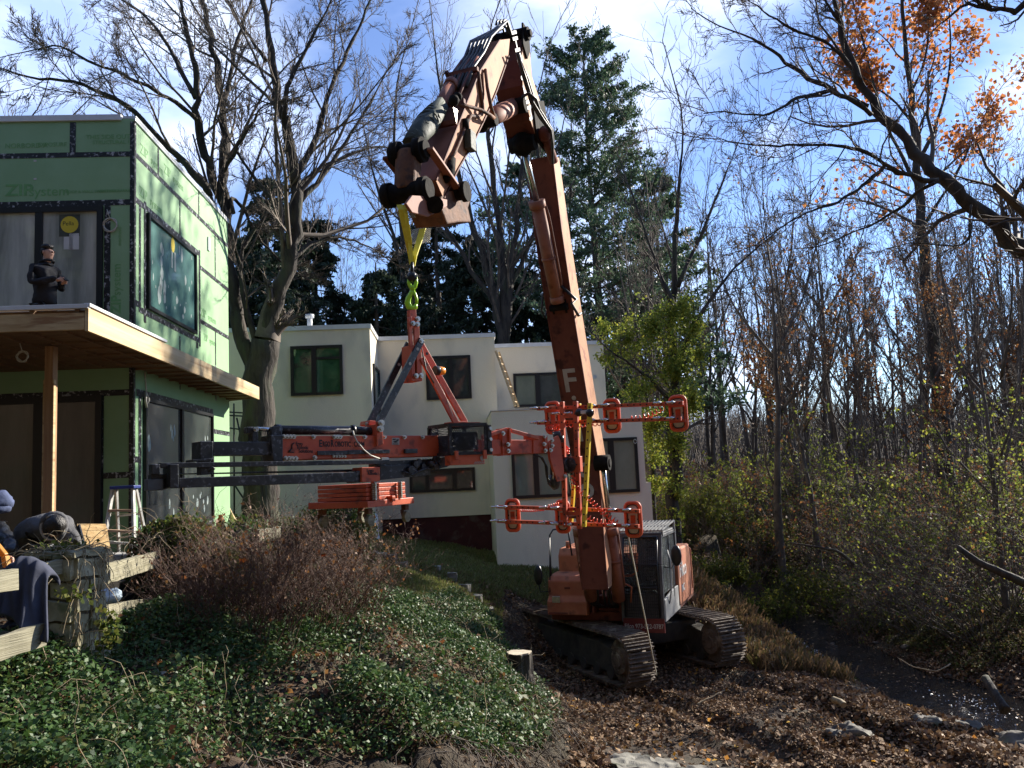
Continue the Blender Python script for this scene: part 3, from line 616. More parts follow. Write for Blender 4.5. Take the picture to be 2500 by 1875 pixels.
for (px, py, w_, h_) in [(362,1083,.16,.3),(418,1060,.08,.22),(424,1053,.1,.24),(415,1045,.06,.14),(421,1072,.05,.1),(480,1228,.16,.18),(487,1212,.08,.1),(495,1225,.08,.1),(505,1222,.12,.18),(497,1242,.1,.16),(412,1231,.1,.18),(489,1205,.05,.08),(470,1213,.06,.08),(499,1072,.05,.14),(505,1070,.05,.1),(422,1255,.06,.2)]: blob(px, py, w_, h_)
gl_.build('glue_marks', 'glue_white', GH)
def coil(c, r, n_, mat, name, ax, ay, label, catg, wob=.012):
    m_ = MB(); rr = random.Random(len(name)+n_)
    for k in range(n_):
        ph = rr.uniform(0, 6); r2 = r*rr.uniform(.82, 1.08); off = ax.cross(ay)*(k*.008)
        m_.tube([c+off+ax*(r2*math.cos(t))+ay*(r2*math.sin(t)*1.05)+ax*wob*math.sin(3*t+ph) for t in [2*math.pi*j/22 for j in range(23)]], .007, 5)
    m_.tube([c+ay*r, c+ay*(r+.1)+ax*.03, c+ay*(r+.16)+ax*.05], .007, 5)
    o = m_.build(name, mat); return tag(o, label, catg)
a, z = Ff.un(270, 550); coil(Ff.pt(a, z, .03), .11, 4, 'cable_white', 'cable_coil', L_, V(0,0,1), 'coil of white cable hanging on the green wall beside the upper window', 'cable')
a, z = Fs.un(349, 972); m_ = MB(); m_.tube([Fs.pt(a, z+.45, .03), Fs.pt(a+.02, z+.1, .05), Fs.pt(a+.10, z, .06), Fs.pt(a+.02, z-.12, .05), Fs.pt(a+.06, z-.05, .08), Fs.pt(a+.14, z+.02, .05)], .014, 6); m_.tube([Fs.pt(a, z+.1, .05), Fs.pt(a-.07, z-.05, .07), Fs.pt(a, z-.16, .06)], .02, 6)
tag(m_.build('cable', 'cable_white'), 'bunched pale cable dangling at the corner above the lower windows', 'cable')
# ---- deck with its post
DK = thing('balcony_deck', tuple(V(-5.6, 12, ZG)), 'raised wooden balcony deck with pale plank fascia wrapping the green house', 'deck')
zdt = P(215, 751, 10.2).z; zdb = P(215, 808, 10.2).z; CD = P(216, 780, 10.2); CD.z = 0
dS = (P(633, 960, 19.6)-P(216, 780, 10.2)); dS.z = 0; DL = dS.length; dS.normalize(); 
Fd = Fr(CD, dS, V(dS.y, -dS.x, 0)); Fdf = Fr(CD, L_, NF)
DL = Fd.un(633, 962)[0]
mb = MB(); Fd.rect(mb, 0, DL, zdb, zdt, -.045, 0); mb.build('side_fascia', 'fascia_wood', DK, .004)
mb = MB(); Fdf.rect(mb, .05, 8, zdb+.02, zdt-.06, -.05, .0); mb.build('front_beam', 'fresh_wood', DK, .004)
mb = MB(); Fdf.rect(mb, 0.0, 8, zdt-.01, zdt+.045, -.06, .03); a = Fd.un(405, 838)[0]; Fd.rect(mb, -.02, a, zdt+.012, zdt+.055, -.05, .025); mb.build('flashing', 'white_metal', DK, .004)
mb = MB()   # structural slab: deck boards and soffit
pts = [CD+Vector((0,0,zdb+.03))+NF*-.05+V(-.05,0,0), CD+L_*8+Vector((0,0,zdb+.03))-NF*.05, CD+L_*8+S_*3.6+Vector((0,0,zdb+.03)), Fs.pt(.1, zdb+.03, -.2), Fs.pt(WL-.02, zdb+.03, -.1), Fs.pt(WL+.02, zdb+.03, -.4)+V(.1,.55,0), Fd.pt(DL-.02, zdb+.03, -.05)]
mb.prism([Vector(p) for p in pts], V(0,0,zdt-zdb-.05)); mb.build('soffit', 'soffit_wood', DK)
mb = MB()
for k in range(14):
    Fdf.rect(mb, .3+k*.42, .34+k*.42, zdb-.0, zdb+.028, -3.3, -.06)
for k in range(16):
    aa = .9+k*.55
    mb.beam(Fd.pt(aa, zdb+.012, -.05), Fd.pt(aa, zdb+.012, -.85), .04, .03)
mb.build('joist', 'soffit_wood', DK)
mb = MB()
for k in range(9): Fdf.rect(mb, .12+k*.55, .17+k*.55, zdt-.058, zdt-.012, -.2, -.005)
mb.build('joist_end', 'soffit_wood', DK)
pc = P(125, 900, 11.2); pc.z = 0; zpb = -1.35
mb = MB(); mb.box(pc+V(0,0,(zpb+zdb)/2), .055, .07, (zdb-zpb)/2, (L_, S_, V(0,0,1))); mb.build('post', 'post_wood', DK, .004)
mb = MB(); zt_ = P(125, 928, 11.2).z
for dx in (-.064, .064): mb.box(pc+V(dx,-.035,(zpb+zt_)/2), .009, .03, (zt_-zpb)/2, (L_, S_, V(0,0,1)))
mb.build('post_strip', 'fresh_wood', DK)
q = P(54, 870, 11.0); coil(q, .07, 3, 'cable_white', 'cable_loop', L_, V(0,0,1), 'small loop of cable hanging under the balcony deck', 'cable')
# ---- white stucco house
WH = thing('white_house', (0, 25, -2.5), 'white flat roofed stucco house of stepped blocks with black framed windows', 'house')
Hn = NF; ZWR = 4.5
def blk(pxl, pxr, Y, ztop, zbot, depth, coping=True, name='wall', top_at=None):
    O = P(pxl, 1000, Y); fr = Fr(V(O.x, O.y, 0), -L_, NF); a1 = fr.un(pxr, 1000)[0]
    m_ = MB(); fr.rect(m_, 0, a1, zbot, ztop, -depth, 0); m_.build(name, 'stucco', WH)
    if coping:
        c = MB(); fr.rect(c, -.04, a1+.04, ztop-.10, ztop+.03, .002, .05); fr.rect(c, -.04, a1+.04, ztop+.002, ztop+.03, -depth, .0); 
        c.box(fr.pt(a1+.022, ztop-.035, -depth/2), .02, depth/2, .065, (-L_, S_, V(0,0,1))); c.build('coping', 'white_metal', WH)
    return fr, a1
Y1 = 23.0
zt1 = P(750, 788, 23.0).z; zt2 = P(1070, 818, 26).z; zt3 = P(1350, 836, 28.7).z; zt4 = P(1380, 996, 23).z
F1, w1 = blk(400, 908, 23.35, zt1, -2.2, 6); F2, w2 = blk(900, 1214, 26, zt2, P(1080,1262,26).z, 6); F3, w3 = blk(1205, 1482, 28.7, zt3, -2.2, 6); F4, w4 = blk(1199, 1566, 23, zt4, -4.0, 5.4, False)
m_ = MB(); F4.rect(m_, w4+.002, w4+.14, -4, P(1583,1178,23).z, -5, -.02); m_.build('wall_step', 'stucco', WH)
m_ = MB(); F4.rect(m_, -.02, w4+.02, zt4+.002, zt4+.02, -5.4, .02); m_.build('roof_edge', 'grey_coping', WH)
m_ = MB(); F2.rect(m_, .15, w2-.01, -4, P(1080,1262,26).z-.002, -5, -.06); m_.build('foundation', 'red_foundation', WH)
m_ = MB(); F2.rect(m_, .6, w2-.01, -4, P(1100,1335,26).z-.35, -5, .02); m_.build('footing', 'concrete', WH)
def wwin(fr, x0, y0, x1, y1, panes, vb=(), hb=(), fw=.085):
    xm = (x0+x1)/2; ym = (y0+y1)/2
    a0 = fr.un(x0, ym)[0]; a1 = fr.un(x1, ym)[0]; z1_ = fr.un(xm, y0)[1]; z0_ = fr.un(xm, y1)[1]
    return window(fr, a0, a1, z0_, z1_, WH, panes, [(fr.un(v, ym)[0], wv) for v, wv in vb], [(i, fr.un(xm, h)[1], hw) for i, h, hw in hb], fw)
wwin(F1, 710, 844, 837, 965, ['pane_green'], [(767, .14)], [(1, 875, .07)])
wwin(F2, 1040, 869, 1150, 975, ['pane_clear'], [(1101, .12)])
wwin(F2, 1000, 1144, 1160, 1200, ['pane_clear'], [(1043, .12), (1110, .14)])
wwin(F3, 1254, 910, 1400, 992, ['pane_pale', 'pane_clear'], [(1313, .18)])
wwin(F4, 1250, 1100, 1395, 1215, ['pane_pale'], [(1309, .15), (1374, .1)])
wwin(F4, 1452, 1069, 1558, 1203, ['pane_pale'], [(1493, .17)])
# side window of the left block
Fx = Fr(F1.pt(w1, 0, 0), S_, NS); a0 = Fx.un(914, 900)[0]; 
window(Fx, .55, 2.3, .7, 3.4, WH, ['pane_film'], fw=.08)
for px, py, Y in [(756,776,24.5)]:
    q = P(px, py, Y); m_ = MB(); m_.cyl(V(q.x,q.y,zt1+.02), V(q.x,q.y,q.z+.02), .075, 10); m_.cyl(V(q.x,q.y,q.z+.0), V(q.x,q.y,q.z+.1), .13, 10); m_.build('roof_vent', 'white_metal', WH)
q = P(1101, 812, 27.5); m_ = MB(); m_.sph(V(q.x,q.y,zt2+.05), .2, 10, (1,1,.6)); m_.build('roof_vent', 'white_metal', WH)
m_ = MB(); a, z = F4.un(1549, 1078); m_.tube([F4.pt(a+.04*math.cos(t), z+.06*math.sin(t), .08) for t in [k*.6 for k in range(11)]], .012, 5); m_.build('wall_hook', 'cable_white', WH)
m_ = MB(); a, z = F3.un(1452, 920); m_.cyl(F3.pt(a,z,0), F3.pt(a,z,.04), .07, 10); m_.build('wall_cap', 'grey_coping', WH)
# wooden ladder lying against the middle block, on the low roof
lb = P(1262, 992, 25.6); lt = P(1214, 858, 26.3); ll = MB(); t_ = (lt-lb).normalized(); sd_ = V(.30,.95,0).normalized()
for s in (-.16, .16): ll.beam(lb+sd_*s, lt+sd_*s, .035, .07, V(1,0,0))
for k in range(7):
    q = lb+(lt-lb)*((k+.6)/7.3); ll.beam(q-sd_*.16, q+sd_*.16, .03, .03)
tag(ll.build('wooden_ladder', 'fresh_wood'), 'wooden ladder leaning against the white house above its low roof', 'ladder')
# scaffold frame between the two houses
m_ = MB(); SY = 21.6
def sp(px, py): return P(px, py, SY)
for a_, b_ in [((571,985),(572,1265)),((558,1006),(630,1010)),((558,1014),(630,1018)),((578,1020),(612,1180)),((604,1185),(606,1285)),((560,1165),(610,1240)),((560,1045),(600,1050))]:
    m_.cyl(sp(*a_), sp(*b_), .022, 6)
m_.cyl(sp(571,985)+V(0,.9,0), sp(572,1265)+V(0,.9,0), .022, 6)
tag(m_.build('scaffold', 'black_frame'), 'thin dark scaffold frame standing between the green house and the big trunk', 'scaffold')
for k, (px, py, px2, py2, wd) in enumerate([(556,1241,582,1296,.10),(562,1250,590,1298,.06),(560,1262,574,1296,.05)]):
    m_ = MB(); m_.beam(P(px,py,19.7+k*.05), P(px2,py2,19.1+k*.05), wd, .03, V(0,1,0)); tag(m_.build('plank', 'fresh_wood'), ['wide pale plank leaning at the far corner of the green house', 'narrow plank leaning rightmost of the offcuts by the green house', 'short offcut leaning lowest at the green house corner'][k], 'plank', 'planks leaning at the corner')
m_ = MB(); m_.sph(P(539,1283,17.3), .13, 10, (.8,.8,1.5)); m_.cyl(P(539,1283,17.3), P(539,1275,17.3)+V(0,0,.15), .05, 8); tag(m_.build('bottle', 'gold_leaf'), 'small orange bottle standing before the green corner', 'bottle')
# downpipe and elbow at the foot of the white house
m_ = MB(); m_.tube([P(916,1255,22.5), P(918,1300,22.4), P(925,1335,22.2), P(938,1340,21.9), P(952,1338,21.7)], .075, 10); tag(m_.build('drain_pipe', 'pipe_white'), 'white drain pipe bending out at the foot of the white house', 'pipe')
# ---------------------------------------------------------------- excavator
ZP = -4.1
h_ = Vector((-.356,-.934,0)).normalized(); r_ = Vector((-h_.y, h_.x, 0))   # forward, and to the right in the picture
CX = Vector((2.3, 18.4, 0))
if r_.x < 0: r_ = -r_
UZ = Vector((0,0,1))
def E(u, v, z): return CX+h_*u+r_*v+UZ*(ZP+z)
EX = thing('excavator', (CX.x, CX.y, ZP), 'large weathered orange excavator on tracks reaching its two piece boom over the houses', 'excavator')
def bp_(px, py, v=0.0):
    q = hitp(px, py, CX+r_*v, r_); d = q-CX; return (d.dot(h_), q.z-ZP)
def plate(poly, v0, v1, mb):   # poly of (u,z)
    mb.prism([E(u, v0, z) for u, z in poly], r_*(v1-v0)); return mb
def thick(line, ts, side):
    """offset a (u,z) polyline sideways, side=+1/-1"""
    L2 = [Vector(p) for p in line]; out = []
    for i, p in enumerate(L2):
        t = (L2[min(i+1, len(L2)-1)]-L2[max(i-1, 0)]).normalized(); n = Vector((-t.y, t.x))*side; out.append(p+n*ts[i])
    return [tuple(p) for p in L2]+[tuple(p) for p in out[::-1]]
# tracks
Tn = Vector((.44,-.9,0)).normalized(); Qn = Vector((-Tn.y, Tn.x, 0)); 
def TK(c, t, q, z): return c+Tn*t+Qn*q+UZ*(ZP+z)
LT = 4.7; RT = .44
def track(c, lab):
    # path of the chain: stadium
    half = LT/2-RT; per = []; n = 52; tot = 4*half+2*math.pi*RT
    def path(s):
        s %= tot
        if s < 2*half: return (-half+s, 2*RT+.06, 0.0)
        s -= 2*half
        if s < math.pi*RT: a = s/RT; return (half+RT*math.sin(a), RT+.06+RT*math.cos(a), a)
        s -= math.pi*RT
        if s < 2*half: return (half-s, .06, math.pi)
        s -= 2*half; a = math.pi+s/RT; return (-half+RT*math.sin(a), RT+.06+RT*math.cos(a), a)
    m_ = MB()
    for k in range(n):
        t, z, a = path(tot*k/n); tz = Vector((math.cos(a), -math.sin(a))); nzv = Vector((math.sin(a), math.cos(a)))
        T3 = Tn*tz.x+UZ*tz.y; N3 = Tn*nzv.x+UZ*nzv.y
        ctr = TK(c, t, 0, z)
        m_.box(ctr, tot/n*.44, .30, .014, (T3, Qn, N3))
        for o, hh in ((-.07,.022),(.0,.03),(.07,.022)): m_.box(ctr+T3*o+N3*(hh+.012), .009, .298, hh, (T3, Qn, N3))
        m_.box(ctr-N3*.05, tot/n*.36, .09, .035, (T3, Qn, N3))
    m_.build('track_shoes', 'track_steel', EX)
    f = MB(); f.prism([TK(c,-half*.93,-.17,.2), TK(c,half*.93,-.17,.2), TK(c,half*.96,-.17,.62), TK(c,half*.6,-.17,.72), TK(c,-half*.8,-.17,.72)], Qn*.34); f.build('track_frame', 'track_dark', EX, .02)
    w_ = MB()
    for e in (1, -1):
        cc = TK(c, e*half, 0, RT+.06)
        w_.cyl(cc-Qn*.16, cc+Qn*.16, RT-.05, 26); w_.cyl(cc-Qn*.24, cc+Qn*.24, RT*.55, 20); w_.cyl(cc-Qn*.27, cc+Qn*.27, .12, 14)
        for k in range(8):
            a = k*math.pi/4; w_.cyl(cc-Qn*.262+(Tn*math.cos(a)+UZ*math.sin(a))*.18, cc+Qn*.262+(Tn*math.cos(a)+UZ*math.sin(a))*.18, .02, 6)
    w_.build('drive_wheel', 'track_steel', EX)
    w_ = MB()
    for k in range(7): cc = TK(c, -half*.8+k*half*1.6/6, 0, .20); w_.cyl(cc-Qn*.2, cc+Qn*.2, .12, 14)
    for k in range(2): cc = TK(c, -half*.35+k*half*.8, 0, .84); w_.cyl(cc-Qn*.16, cc+Qn*.16, .07, 12)
    w_.build('track_rollers', 'track_dark', EX)
track(CX-Qn*1.3, 'near'); track(CX+Qn*1.08-Tn*.28, 'far')
m_ = MB(); m_.box(CX+UZ*(ZP+.62), 1.15, .85, .2, (Qn, Tn, UZ)); m_.cyl(E(0,0,.7), E(0,0,1.02), .75, 28); m_.build('undercarriage', 'track_dark', EX, .03)
# upper body
def eb(mb, u0, u1, v0, v1, z0, z1): return mb.box(E((u0+u1)/2, (v0+v1)/2, (z0+z1)/2), abs(u1-u0)/2, abs(v1-v0)/2, abs(z1-z0)/2, (h_, r_, UZ))
m_ = MB(); eb(m_, -2.1, 1.30, -1.32, 1.08, 1.02, 1.2); m_.build('deck_plate', 'boom_dark', EX, .02)
m_ = MB(); m_.prism([E(u, -1.34, z) for u, z in [(1.5,1.15),(1.5,1.42),(1.38,1.52),(1.38,1.82),(1.28,1.92),(.75,1.95),(.75,1.15)]], r_*.86); m_.build('tool_box', 'machine_orange', EX, .025)
m_ = MB(); m_.prism([E(u, -1.30, z) for u, z in [(.74,1.2),(.74,2.28),(.62,2.42),(-1.0,2.45),(-1.0,1.2)]], r_*.84); m_.build('fuel_tank', 'machine_orange', EX, .03)
m_ = MB(); eb(m_, 1.502, 1.52, -1.3, -.9, 1.17, 1.21); eb(m_, 1.382, 1.39, -.98, -.86, 1.66, 1.70); m_.build('box_trim', 'boom_dark', EX)
m_ = MB(); eb(m_, 1.49, 1.515, -1.22, -1.05, 1.40, 1.53); m_.build('headlight', 'glass_lamp' if 'glass_lamp' in MATS else 'bolt_steel', EX, .005)
m_ = MB(); m_.cyl(E(.2,-.9,2.44), E(.2,-.9,2.52), .09, 14); m_.cyl(E(.55,-1.12,2.42), E(.55,-1.12,2.56), .05, 10); m_.cyl(E(-.3,-.6,2.44), E(-.3,-.6,2.62), .035, 10); m_.build('filler_cap', 'machine_orange', EX)
m_ = MB(); m_.prism([E(u, -.45, z) for u, z in [(-.4,1.2),(-.4,2.2),(-2.1,2.2),(-2.4,1.9),(-2.4,1.2)]], r_*1.3); m_.build('engine_cover', 'machine_orange', EX, .03)
m_ = MB(); m_.prism([E(-2.1+.0, -1.34, 1.05), E(-2.75, -1.05, 1.05), E(-2.95, 0, 1.05), E(-2.75, .85, 1.05), E(-2.1, 1.10, 1.05)], UZ*1.1); m_.build('counterweight', 'machine_orange', EX, .05)
# left side door panel behind the cab with the firm's name
m_ = MB(); m_.prism([E(u, .86, z) for u, z in [(-.0,1.12),(-.0,2.10),(-.18,2.30),(-1.5,2.30),(-1.65,2.1),(-1.65,1.12)]], r_*.28); sp_ = m_.build('side_panel', 'machine_orange', EX, .04)
text_mesh('lettering', 'Filco', E(-.1, 1.145, 1.70), -h_, UZ, .46, 'letter_white', sp_, .004, 1.0, .004)
text_mesh('lettering', 'INC', E(-.25, 1.145, 1.38), -h_, UZ, .22, 'letter_white', sp_, .004, 1.0, .003)
for k in range(5):
    m_ = MB()
m_ = MB()
for k in range(6): eb(m_, -.35-k*.05, -.37-k*.05, .9, 1.1, 2.301, 2.307)
m_.build('louvres', 'boom_dark', EX)
# grab rails and mirrors
m_ = MB()
for v in (-1.30,):
    m_.tube([E(1.30,v,1.55), E(1.22,v,2.75), E(1.16,v+.06,2.86), E(1.1,v+.26,2.88), E(1.06,v+.36,2.84), E(1.0,v+.40,2.3)], .018, 7); m_.tube([E(1.38,v,1.6), E(1.24,v,2.7)], .014, 6)
m_.tube([E(1.12,-1.05,2.88), E(1.12,-1.05,2.78)], .012, 6); m_.build('grab_rail', 'black_frame', EX)
m_ = MB(); m_.sph(E(1.45,-1.52,1.95), .1, 12, (1,.5,2.1), (r_, h_, UZ)); m_.tube([E(1.3,-1.34,1.6), E(1.42,-1.5,1.6), E(1.45,-1.52,1.8)], .012, 6); m_.build('mirror', 'black_frame', EX)
# cab
cu0, cu1, cv0, cv1, cz0, cz1 = -.15, 1.52, .24, 1.10, 1.06, 2.70
fr = .07
m_ = MB()
for v in (cv0+fr/2, cv1-fr/2):
    m_.beam(E(cu1, v, cz0), E(cu1-.02, v, cz0+1.1), fr, fr, h_); m_.beam(E(cu1-.02, v, cz0+1.1), E(cu1-.17, v, cz1), fr, fr, h_)
    m_.beam(E(cu0, v, cz0), E(cu0, v, cz1), fr, .12, h_); m_.beam(E(cu0, v, cz1), E(cu1-.17, v, cz1), fr, fr, UZ); m_.beam(E(cu0, v, cz0+.03), E(cu1, v, cz0+.03), fr, fr, UZ)
    m_.beam(E(cu0+.72, v, cz0), E(cu0+.72, v, cz1), .05, .06, h_)
for u, z in ((cu1, cz0+.03), (cu1-.17, cz1), (cu0, cz1), (cu0, cz0+.03)): m_.beam(E(u, cv0, z), E(u, cv1, z), fr, fr, UZ)
cabf = m_.build('cab_frame', 'cab_grey', EX, .012)
m_ = MB(); m_.prism([E(u, cv1-.03, z) for u, z in [(cu1-.01,cz0),(cu1-.03,cz0+.42),(cu0+.7,cz0+.5),(cu0,cz0+.5),(cu0,cz0)]], r_*.045); m_.build('cab_door_panel', 'cab_light', EX, .01)
m_ = MB(); eb(m_, cu1-.01, cu1+.012, cv0+fr, cv1-fr, cz0+.0, cz0+.55); eb(m_, cu0, cu1, cv0, cv0+.03, cz0, cz0+.9); eb(m_, cu0-.01, cu0+.05, cv0+.05, cv1-.05, cz0, cz1); m_.build('cab_lower_panel', 'cab_grey', EX)
m_, nt_, b_ = new_mat('cab_glass'); b_.inputs['Base Color'].default_value = (.55,.6,.6,1); b_.inputs['Transmission Weight'].default_value = .9; b_.inputs['Roughness'].default_value = .03; b_.inputs['IOR'].default_value = 1.1
m_ = MB(); m_.prism([E(cu1-.02, cv0+fr, cz0+.56), E(cu1-.02, cv1-fr, cz0+.56), E(cu1-.02, cv1-fr, cz0+1.1), E(cu1-.02, cv0+fr, cz0+1.1)], h_*-.008); m_.prism([E(cu1-.02, cv0+fr, cz0+1.101), E(cu1-.02, cv1-fr, cz0+1.101), E(cu1-.16, cv1-fr, cz1-.04), E(cu1-.16, cv0+fr, cz1-.04)], h_*-.008); m_.build('windscreen', 'cab_glass', EX)
m_ = MB(); m_.prism([E(cu1-.06, cv1-.04, cz0+.5), E(cu0+.76, cv1-.04, cz0+.52), E(cu0+.76, cv1-.04, cz1-.05), E(cu1-.2, cv1-.04, cz1-.05)], r_*.008); m_.prism([E(cu0+.68, cv1-.04, cz0+.52), E(cu0+.07, cv1-.04, cz0+.52), E(cu0+.07, cv1-.04, cz1-.05), E(cu0+.68, cv1-.04, cz1-.05)], r_*.008); m_.build('side_glass', 'cab_glass', EX)
# window guard of crossed bars in front of the cab
m_ = MB(); gz0, gz1 = cz0+.10, cz1-.0; n1_, n2_ = 17, 26
def gp(a, b):
    z = gz0+(gz1-gz0)*b; u = cu1+.06 if z < cz0+1.1 else cu1+.06-.15*(z-cz0-1.1)/(cz1-cz0-1.1); return E(u, cv0+.09+(cv1-cv0-.18)*a, z)
for i in range(n1_): m_.tube([gp(i/(n1_-1), 0), gp(i/(n1_-1), .57), gp(i/(n1_-1), 1)], .0055, 4)
for j in range(n2_): m_.tube([gp(0, j/(n2_-1)), gp(1, j/(n2_-1))], .0055, 4)
m_.tube([gp(0,0), gp(0,.57), gp(0,1)], .02, 6); m_.tube([gp(1,0), gp(1,.57), gp(1,1)], .02, 6); m_.tube([gp(0,.37), gp(1,.37)], .016, 6); m_.tube([gp(0,.66), gp(1,.66)], .014, 6); m_.tube([gp(0,1), gp(1,1)], .02, 6)
m_.build('window_guard', 'black_frame', EX)
m_ = MB(); eb(m_, cu0+.1, cu1-.1, cv0-.02, cv1+.02, cz1+.17, cz1+.20)
m_ = MB()
for k in range(13): v = cv0+(cv1-cv0)*k/12; m_.beam(E(cu0+.1, v, cz1+.22), E(cu1-.2, v, cz1+.12), .018, .03)
for u in (cu0+.1, (cu0+cu1)/2, cu1-.2): m_.beam(E(u, cv0-.02, cz1+.22-.1*(u-cu0-.1)/(cu1-cu0-.3)-.01), E(u, cv1+.02, cz1+.22-.1*(u-cu0-.1)/(cu1-cu0-.3)-.01), .04, .03)
for v in (cv0, cv1): m_.beam(E(cu1-.22, v, cz1), E(cu1-.22, v, cz1+.13), .04, .04, h_); m_.beam(E(cu0+.12, v, cz1), E(cu0+.12, v, cz1+.23), .04, .04, h_)
m_.build('roof_guard', 'cab_light', EX)
m_ = MB(); eb(m_, cu0+.02, cu1-.14, cv0+.01, cv1-.01, cz1+.03, cz1+.08); m_.build('cab_roof', 'cab_grey', EX, .02)
m_ = MB(); eb(m_, .15, .75, .46, .90, 1.5, 1.68); m_.prism([E(u,.48,z) for u, z in [(.2,1.68),(.32,1.68),(.16,2.35),(.05,2.35)]], r_*.4); eb(m_, .0,.1,.54,.84,2.25,2.45); eb(m_, .15,.7,.54,.84,1.2,1.5); m_.build('seat', 'black_frame', EX, .03)
m_ = MB(); eb(m_, cu1+.02, cu1+.05, cv0+.03, cv1-.01, cz0-.20, cz0+.07); pl = m_.build('name_plate', 'red_plate', EX)
pw = text_mesh('lettering', 'Filco 973-522-0787', E(cu1+.053, cv0+.05, cz0-.12), r_, UZ, .125, 'white_print', pl, .004, .80, .0015, cv1-cv0-.08)
m_ = MB(); m_.sph(E(1.35,1.36,2.32), .11, 12, (1,.45,1.9), (r_, h_, UZ)); m_.tube([E(1.35,1.10,2.1), E(1.36,1.26,2.08), E(1.35,1.34,2.22)], .012, 6); m_.build('mirror', 'black_frame', EX)
m_ = MB(); m_.tube([E(1.1,1.12,1.35), E(1.16,1.18,1.6), E(1.05,1.18,2.2), E(1.0,1.12,2.4)], .014, 6); m_.tube([E(.5,1.11,1.4), E(.45,1.14,2.35)], .014, 6); m_.build('grab_rail', 'cab_light', EX)
# boom foot and hoses in front
m_ = MB()
for v in (-.40, .16): m_.prism([E(u, v, z) for u, z in [(.2,1.2),(1.45,1.2),(1.42,1.7),(1.15,2.2),(.7,2.3),(.25,1.9)]], r_*.06)
eb(m_, .3, 1.2, -.34, .16, 1.2, 1.5); m_.build('boom_bracket', 'boom_dark', EX, .015)
m_ = MB(); rr = random.Random(11)
for k in range(9):
    v = -.36+k*.065; m_.tube([E(1.25,v,1.28), E(1.62+.06*rr.random(),v+rr.uniform(-.05,.05),1.42), E(1.66,v+rr.uniform(-.06,.06),1.7), E(1.5,v*.8,1.95), E(1.3,v*.6,2.05)], .022, 6)
m_.build('hose_bundle', 'hose_black', EX)
m_ = MB(); 
for s in (-1, 1): m_.tube([E(1.5,s*.62,2.4), E(1.52,s*.6,2.05), E(1.55,s*.5,1.96), E(1.58,s*.2,1.95), E(1.6,s*.1,1.85), E(1.6,s*.1,1.5)], .022, 7); m_.tube([E(1.6,s*.45,1.45), E(1.66,s*.5,1.75), E(1.64,s*.3,1.85), E(1.6,s*.05,1.84)], .018, 7)
m_.build('hydraulic_pipe', 'machine_orange', EX)
# ---- main boom (lower piece): underside line traced at v=0
und = [bp_(x_, y_) for x_, y_ in [(1453,1440),(1447,1365),(1430,1130),(1400,960),(1372,791),(1338,565),(1316,385)]]
def boomseg(und, ts, side, w, mat, name, belly=True):
    side_poly = thick(und, ts, side)
    mb = MB(); plate(side_poly, -w/2, w/2, mb); o_ = mb.build(name, mat, EX, .012)
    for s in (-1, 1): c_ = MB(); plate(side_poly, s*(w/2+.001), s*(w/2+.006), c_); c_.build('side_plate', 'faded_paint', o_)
    return o_, side_poly
# the side away from the camera (back/top of the boom)
bw = .46
# two tones: the box is one part, its sun-faded paint is the same everywhere
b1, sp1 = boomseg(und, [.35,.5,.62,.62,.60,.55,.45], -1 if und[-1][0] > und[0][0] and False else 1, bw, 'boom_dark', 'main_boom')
BT = b1
def bpt(i, f, off, v):   # a point on the underside line, off metres proud of it
    a = Vector(und[i]); c = Vector(und[i+1]); p = a+(c-a)*f; t = (c-a).normalized(); n = Vector((-t.y, t.x)); p -= n*off; return E(p.x, v, p.y), E((p+t).x, v, (p+t).y)-E(p.x, v, p.y)
# flange strips along both edges
m_ = MB()
for sgn in (-1, 1):
    for i in range(len(und)-1):
        a = E(und[i][0], sgn*(bw/2+.012), und[i][1]); c = E(und[i+1][0], sgn*(bw/2+.012), und[i+1][1]); m_.beam(a, c, .022, .03, r_)
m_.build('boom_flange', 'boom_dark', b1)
# big letters stacked on the underside, reading down the boom
for ch, py, px in [('F', 948, 1374), ('i', 1014, 1400), ('l', 1075, 1410), ('c', 1165, 1424), ('o', 1215, 1432)]:
    u, z = bp_(px, py); A0 = E(u, 0, z)
    # find the segment to get the tangent
    for i in range(len(und)-1):
        if und[i][1] <= z <= und[i+1][1]: break
    f = (z-und[i][1])/(und[i+1][1]-und[i][1]); p0, tv = bpt(i, f, .006, 0); nrm_ = r_.cross(tv.normalized())
    if nrm_.dot(-p0) < 0: nrm_ = -nrm_
    text_mesh('lettering', ch, p0-r_*(.17 if ch not in 'il' else .07)+tv.normalized()*.0, r_, tv, .62 if ch in 'Fil' else .58, 'white_print', b1, .003, .95, .012)
m_ = MB()
p0, tv = bpt(3, .2, .002, 0); 
# ---- second boom cylinder lying on the underside
def bq(px, py, v=0.0, lift=.16):
    u, z = bp_(px, py, v); return E(u, v, z)
rodA = bq(1276, 352); rodB = bq(1310, 492); barB = bq(1362, 738)
m_ = MB(); m_.cyl(rodA, rodB, .052, 16); m_.build('cylinder_rod', 'chrome', EX)
m_ = MB(); m_.cyl(rodB, barB, .115, 20); d_ = (barB-rodB).normalized(); m_.cyl(rodB-d_*.02, rodB+d_*.12, .145, 20); m_.cyl(rodB+d_*1.0, rodB+d_*1.05, .13, 18); m_.cyl(barB-d_*.12, barB, .13, 18)
m_.tube([rodB+d_*.1+r_*.15, rodB+d_*.3+r_*.17, barB-d_*.4+r_*.15, barB-d_*.2+r_*.11], .018, 6); m_.build('boom_cylinder', 'boom_paint', EX)
m_ = MB(); 
for s in (-.14, .10): m_.prism([barB+r_*s-d_*.05, barB+r_*s+d_*.22, barB+r_*s+d_*.22+h_*-.35, barB+r_*s-d_*.1+h_*-.35], r_*.04)
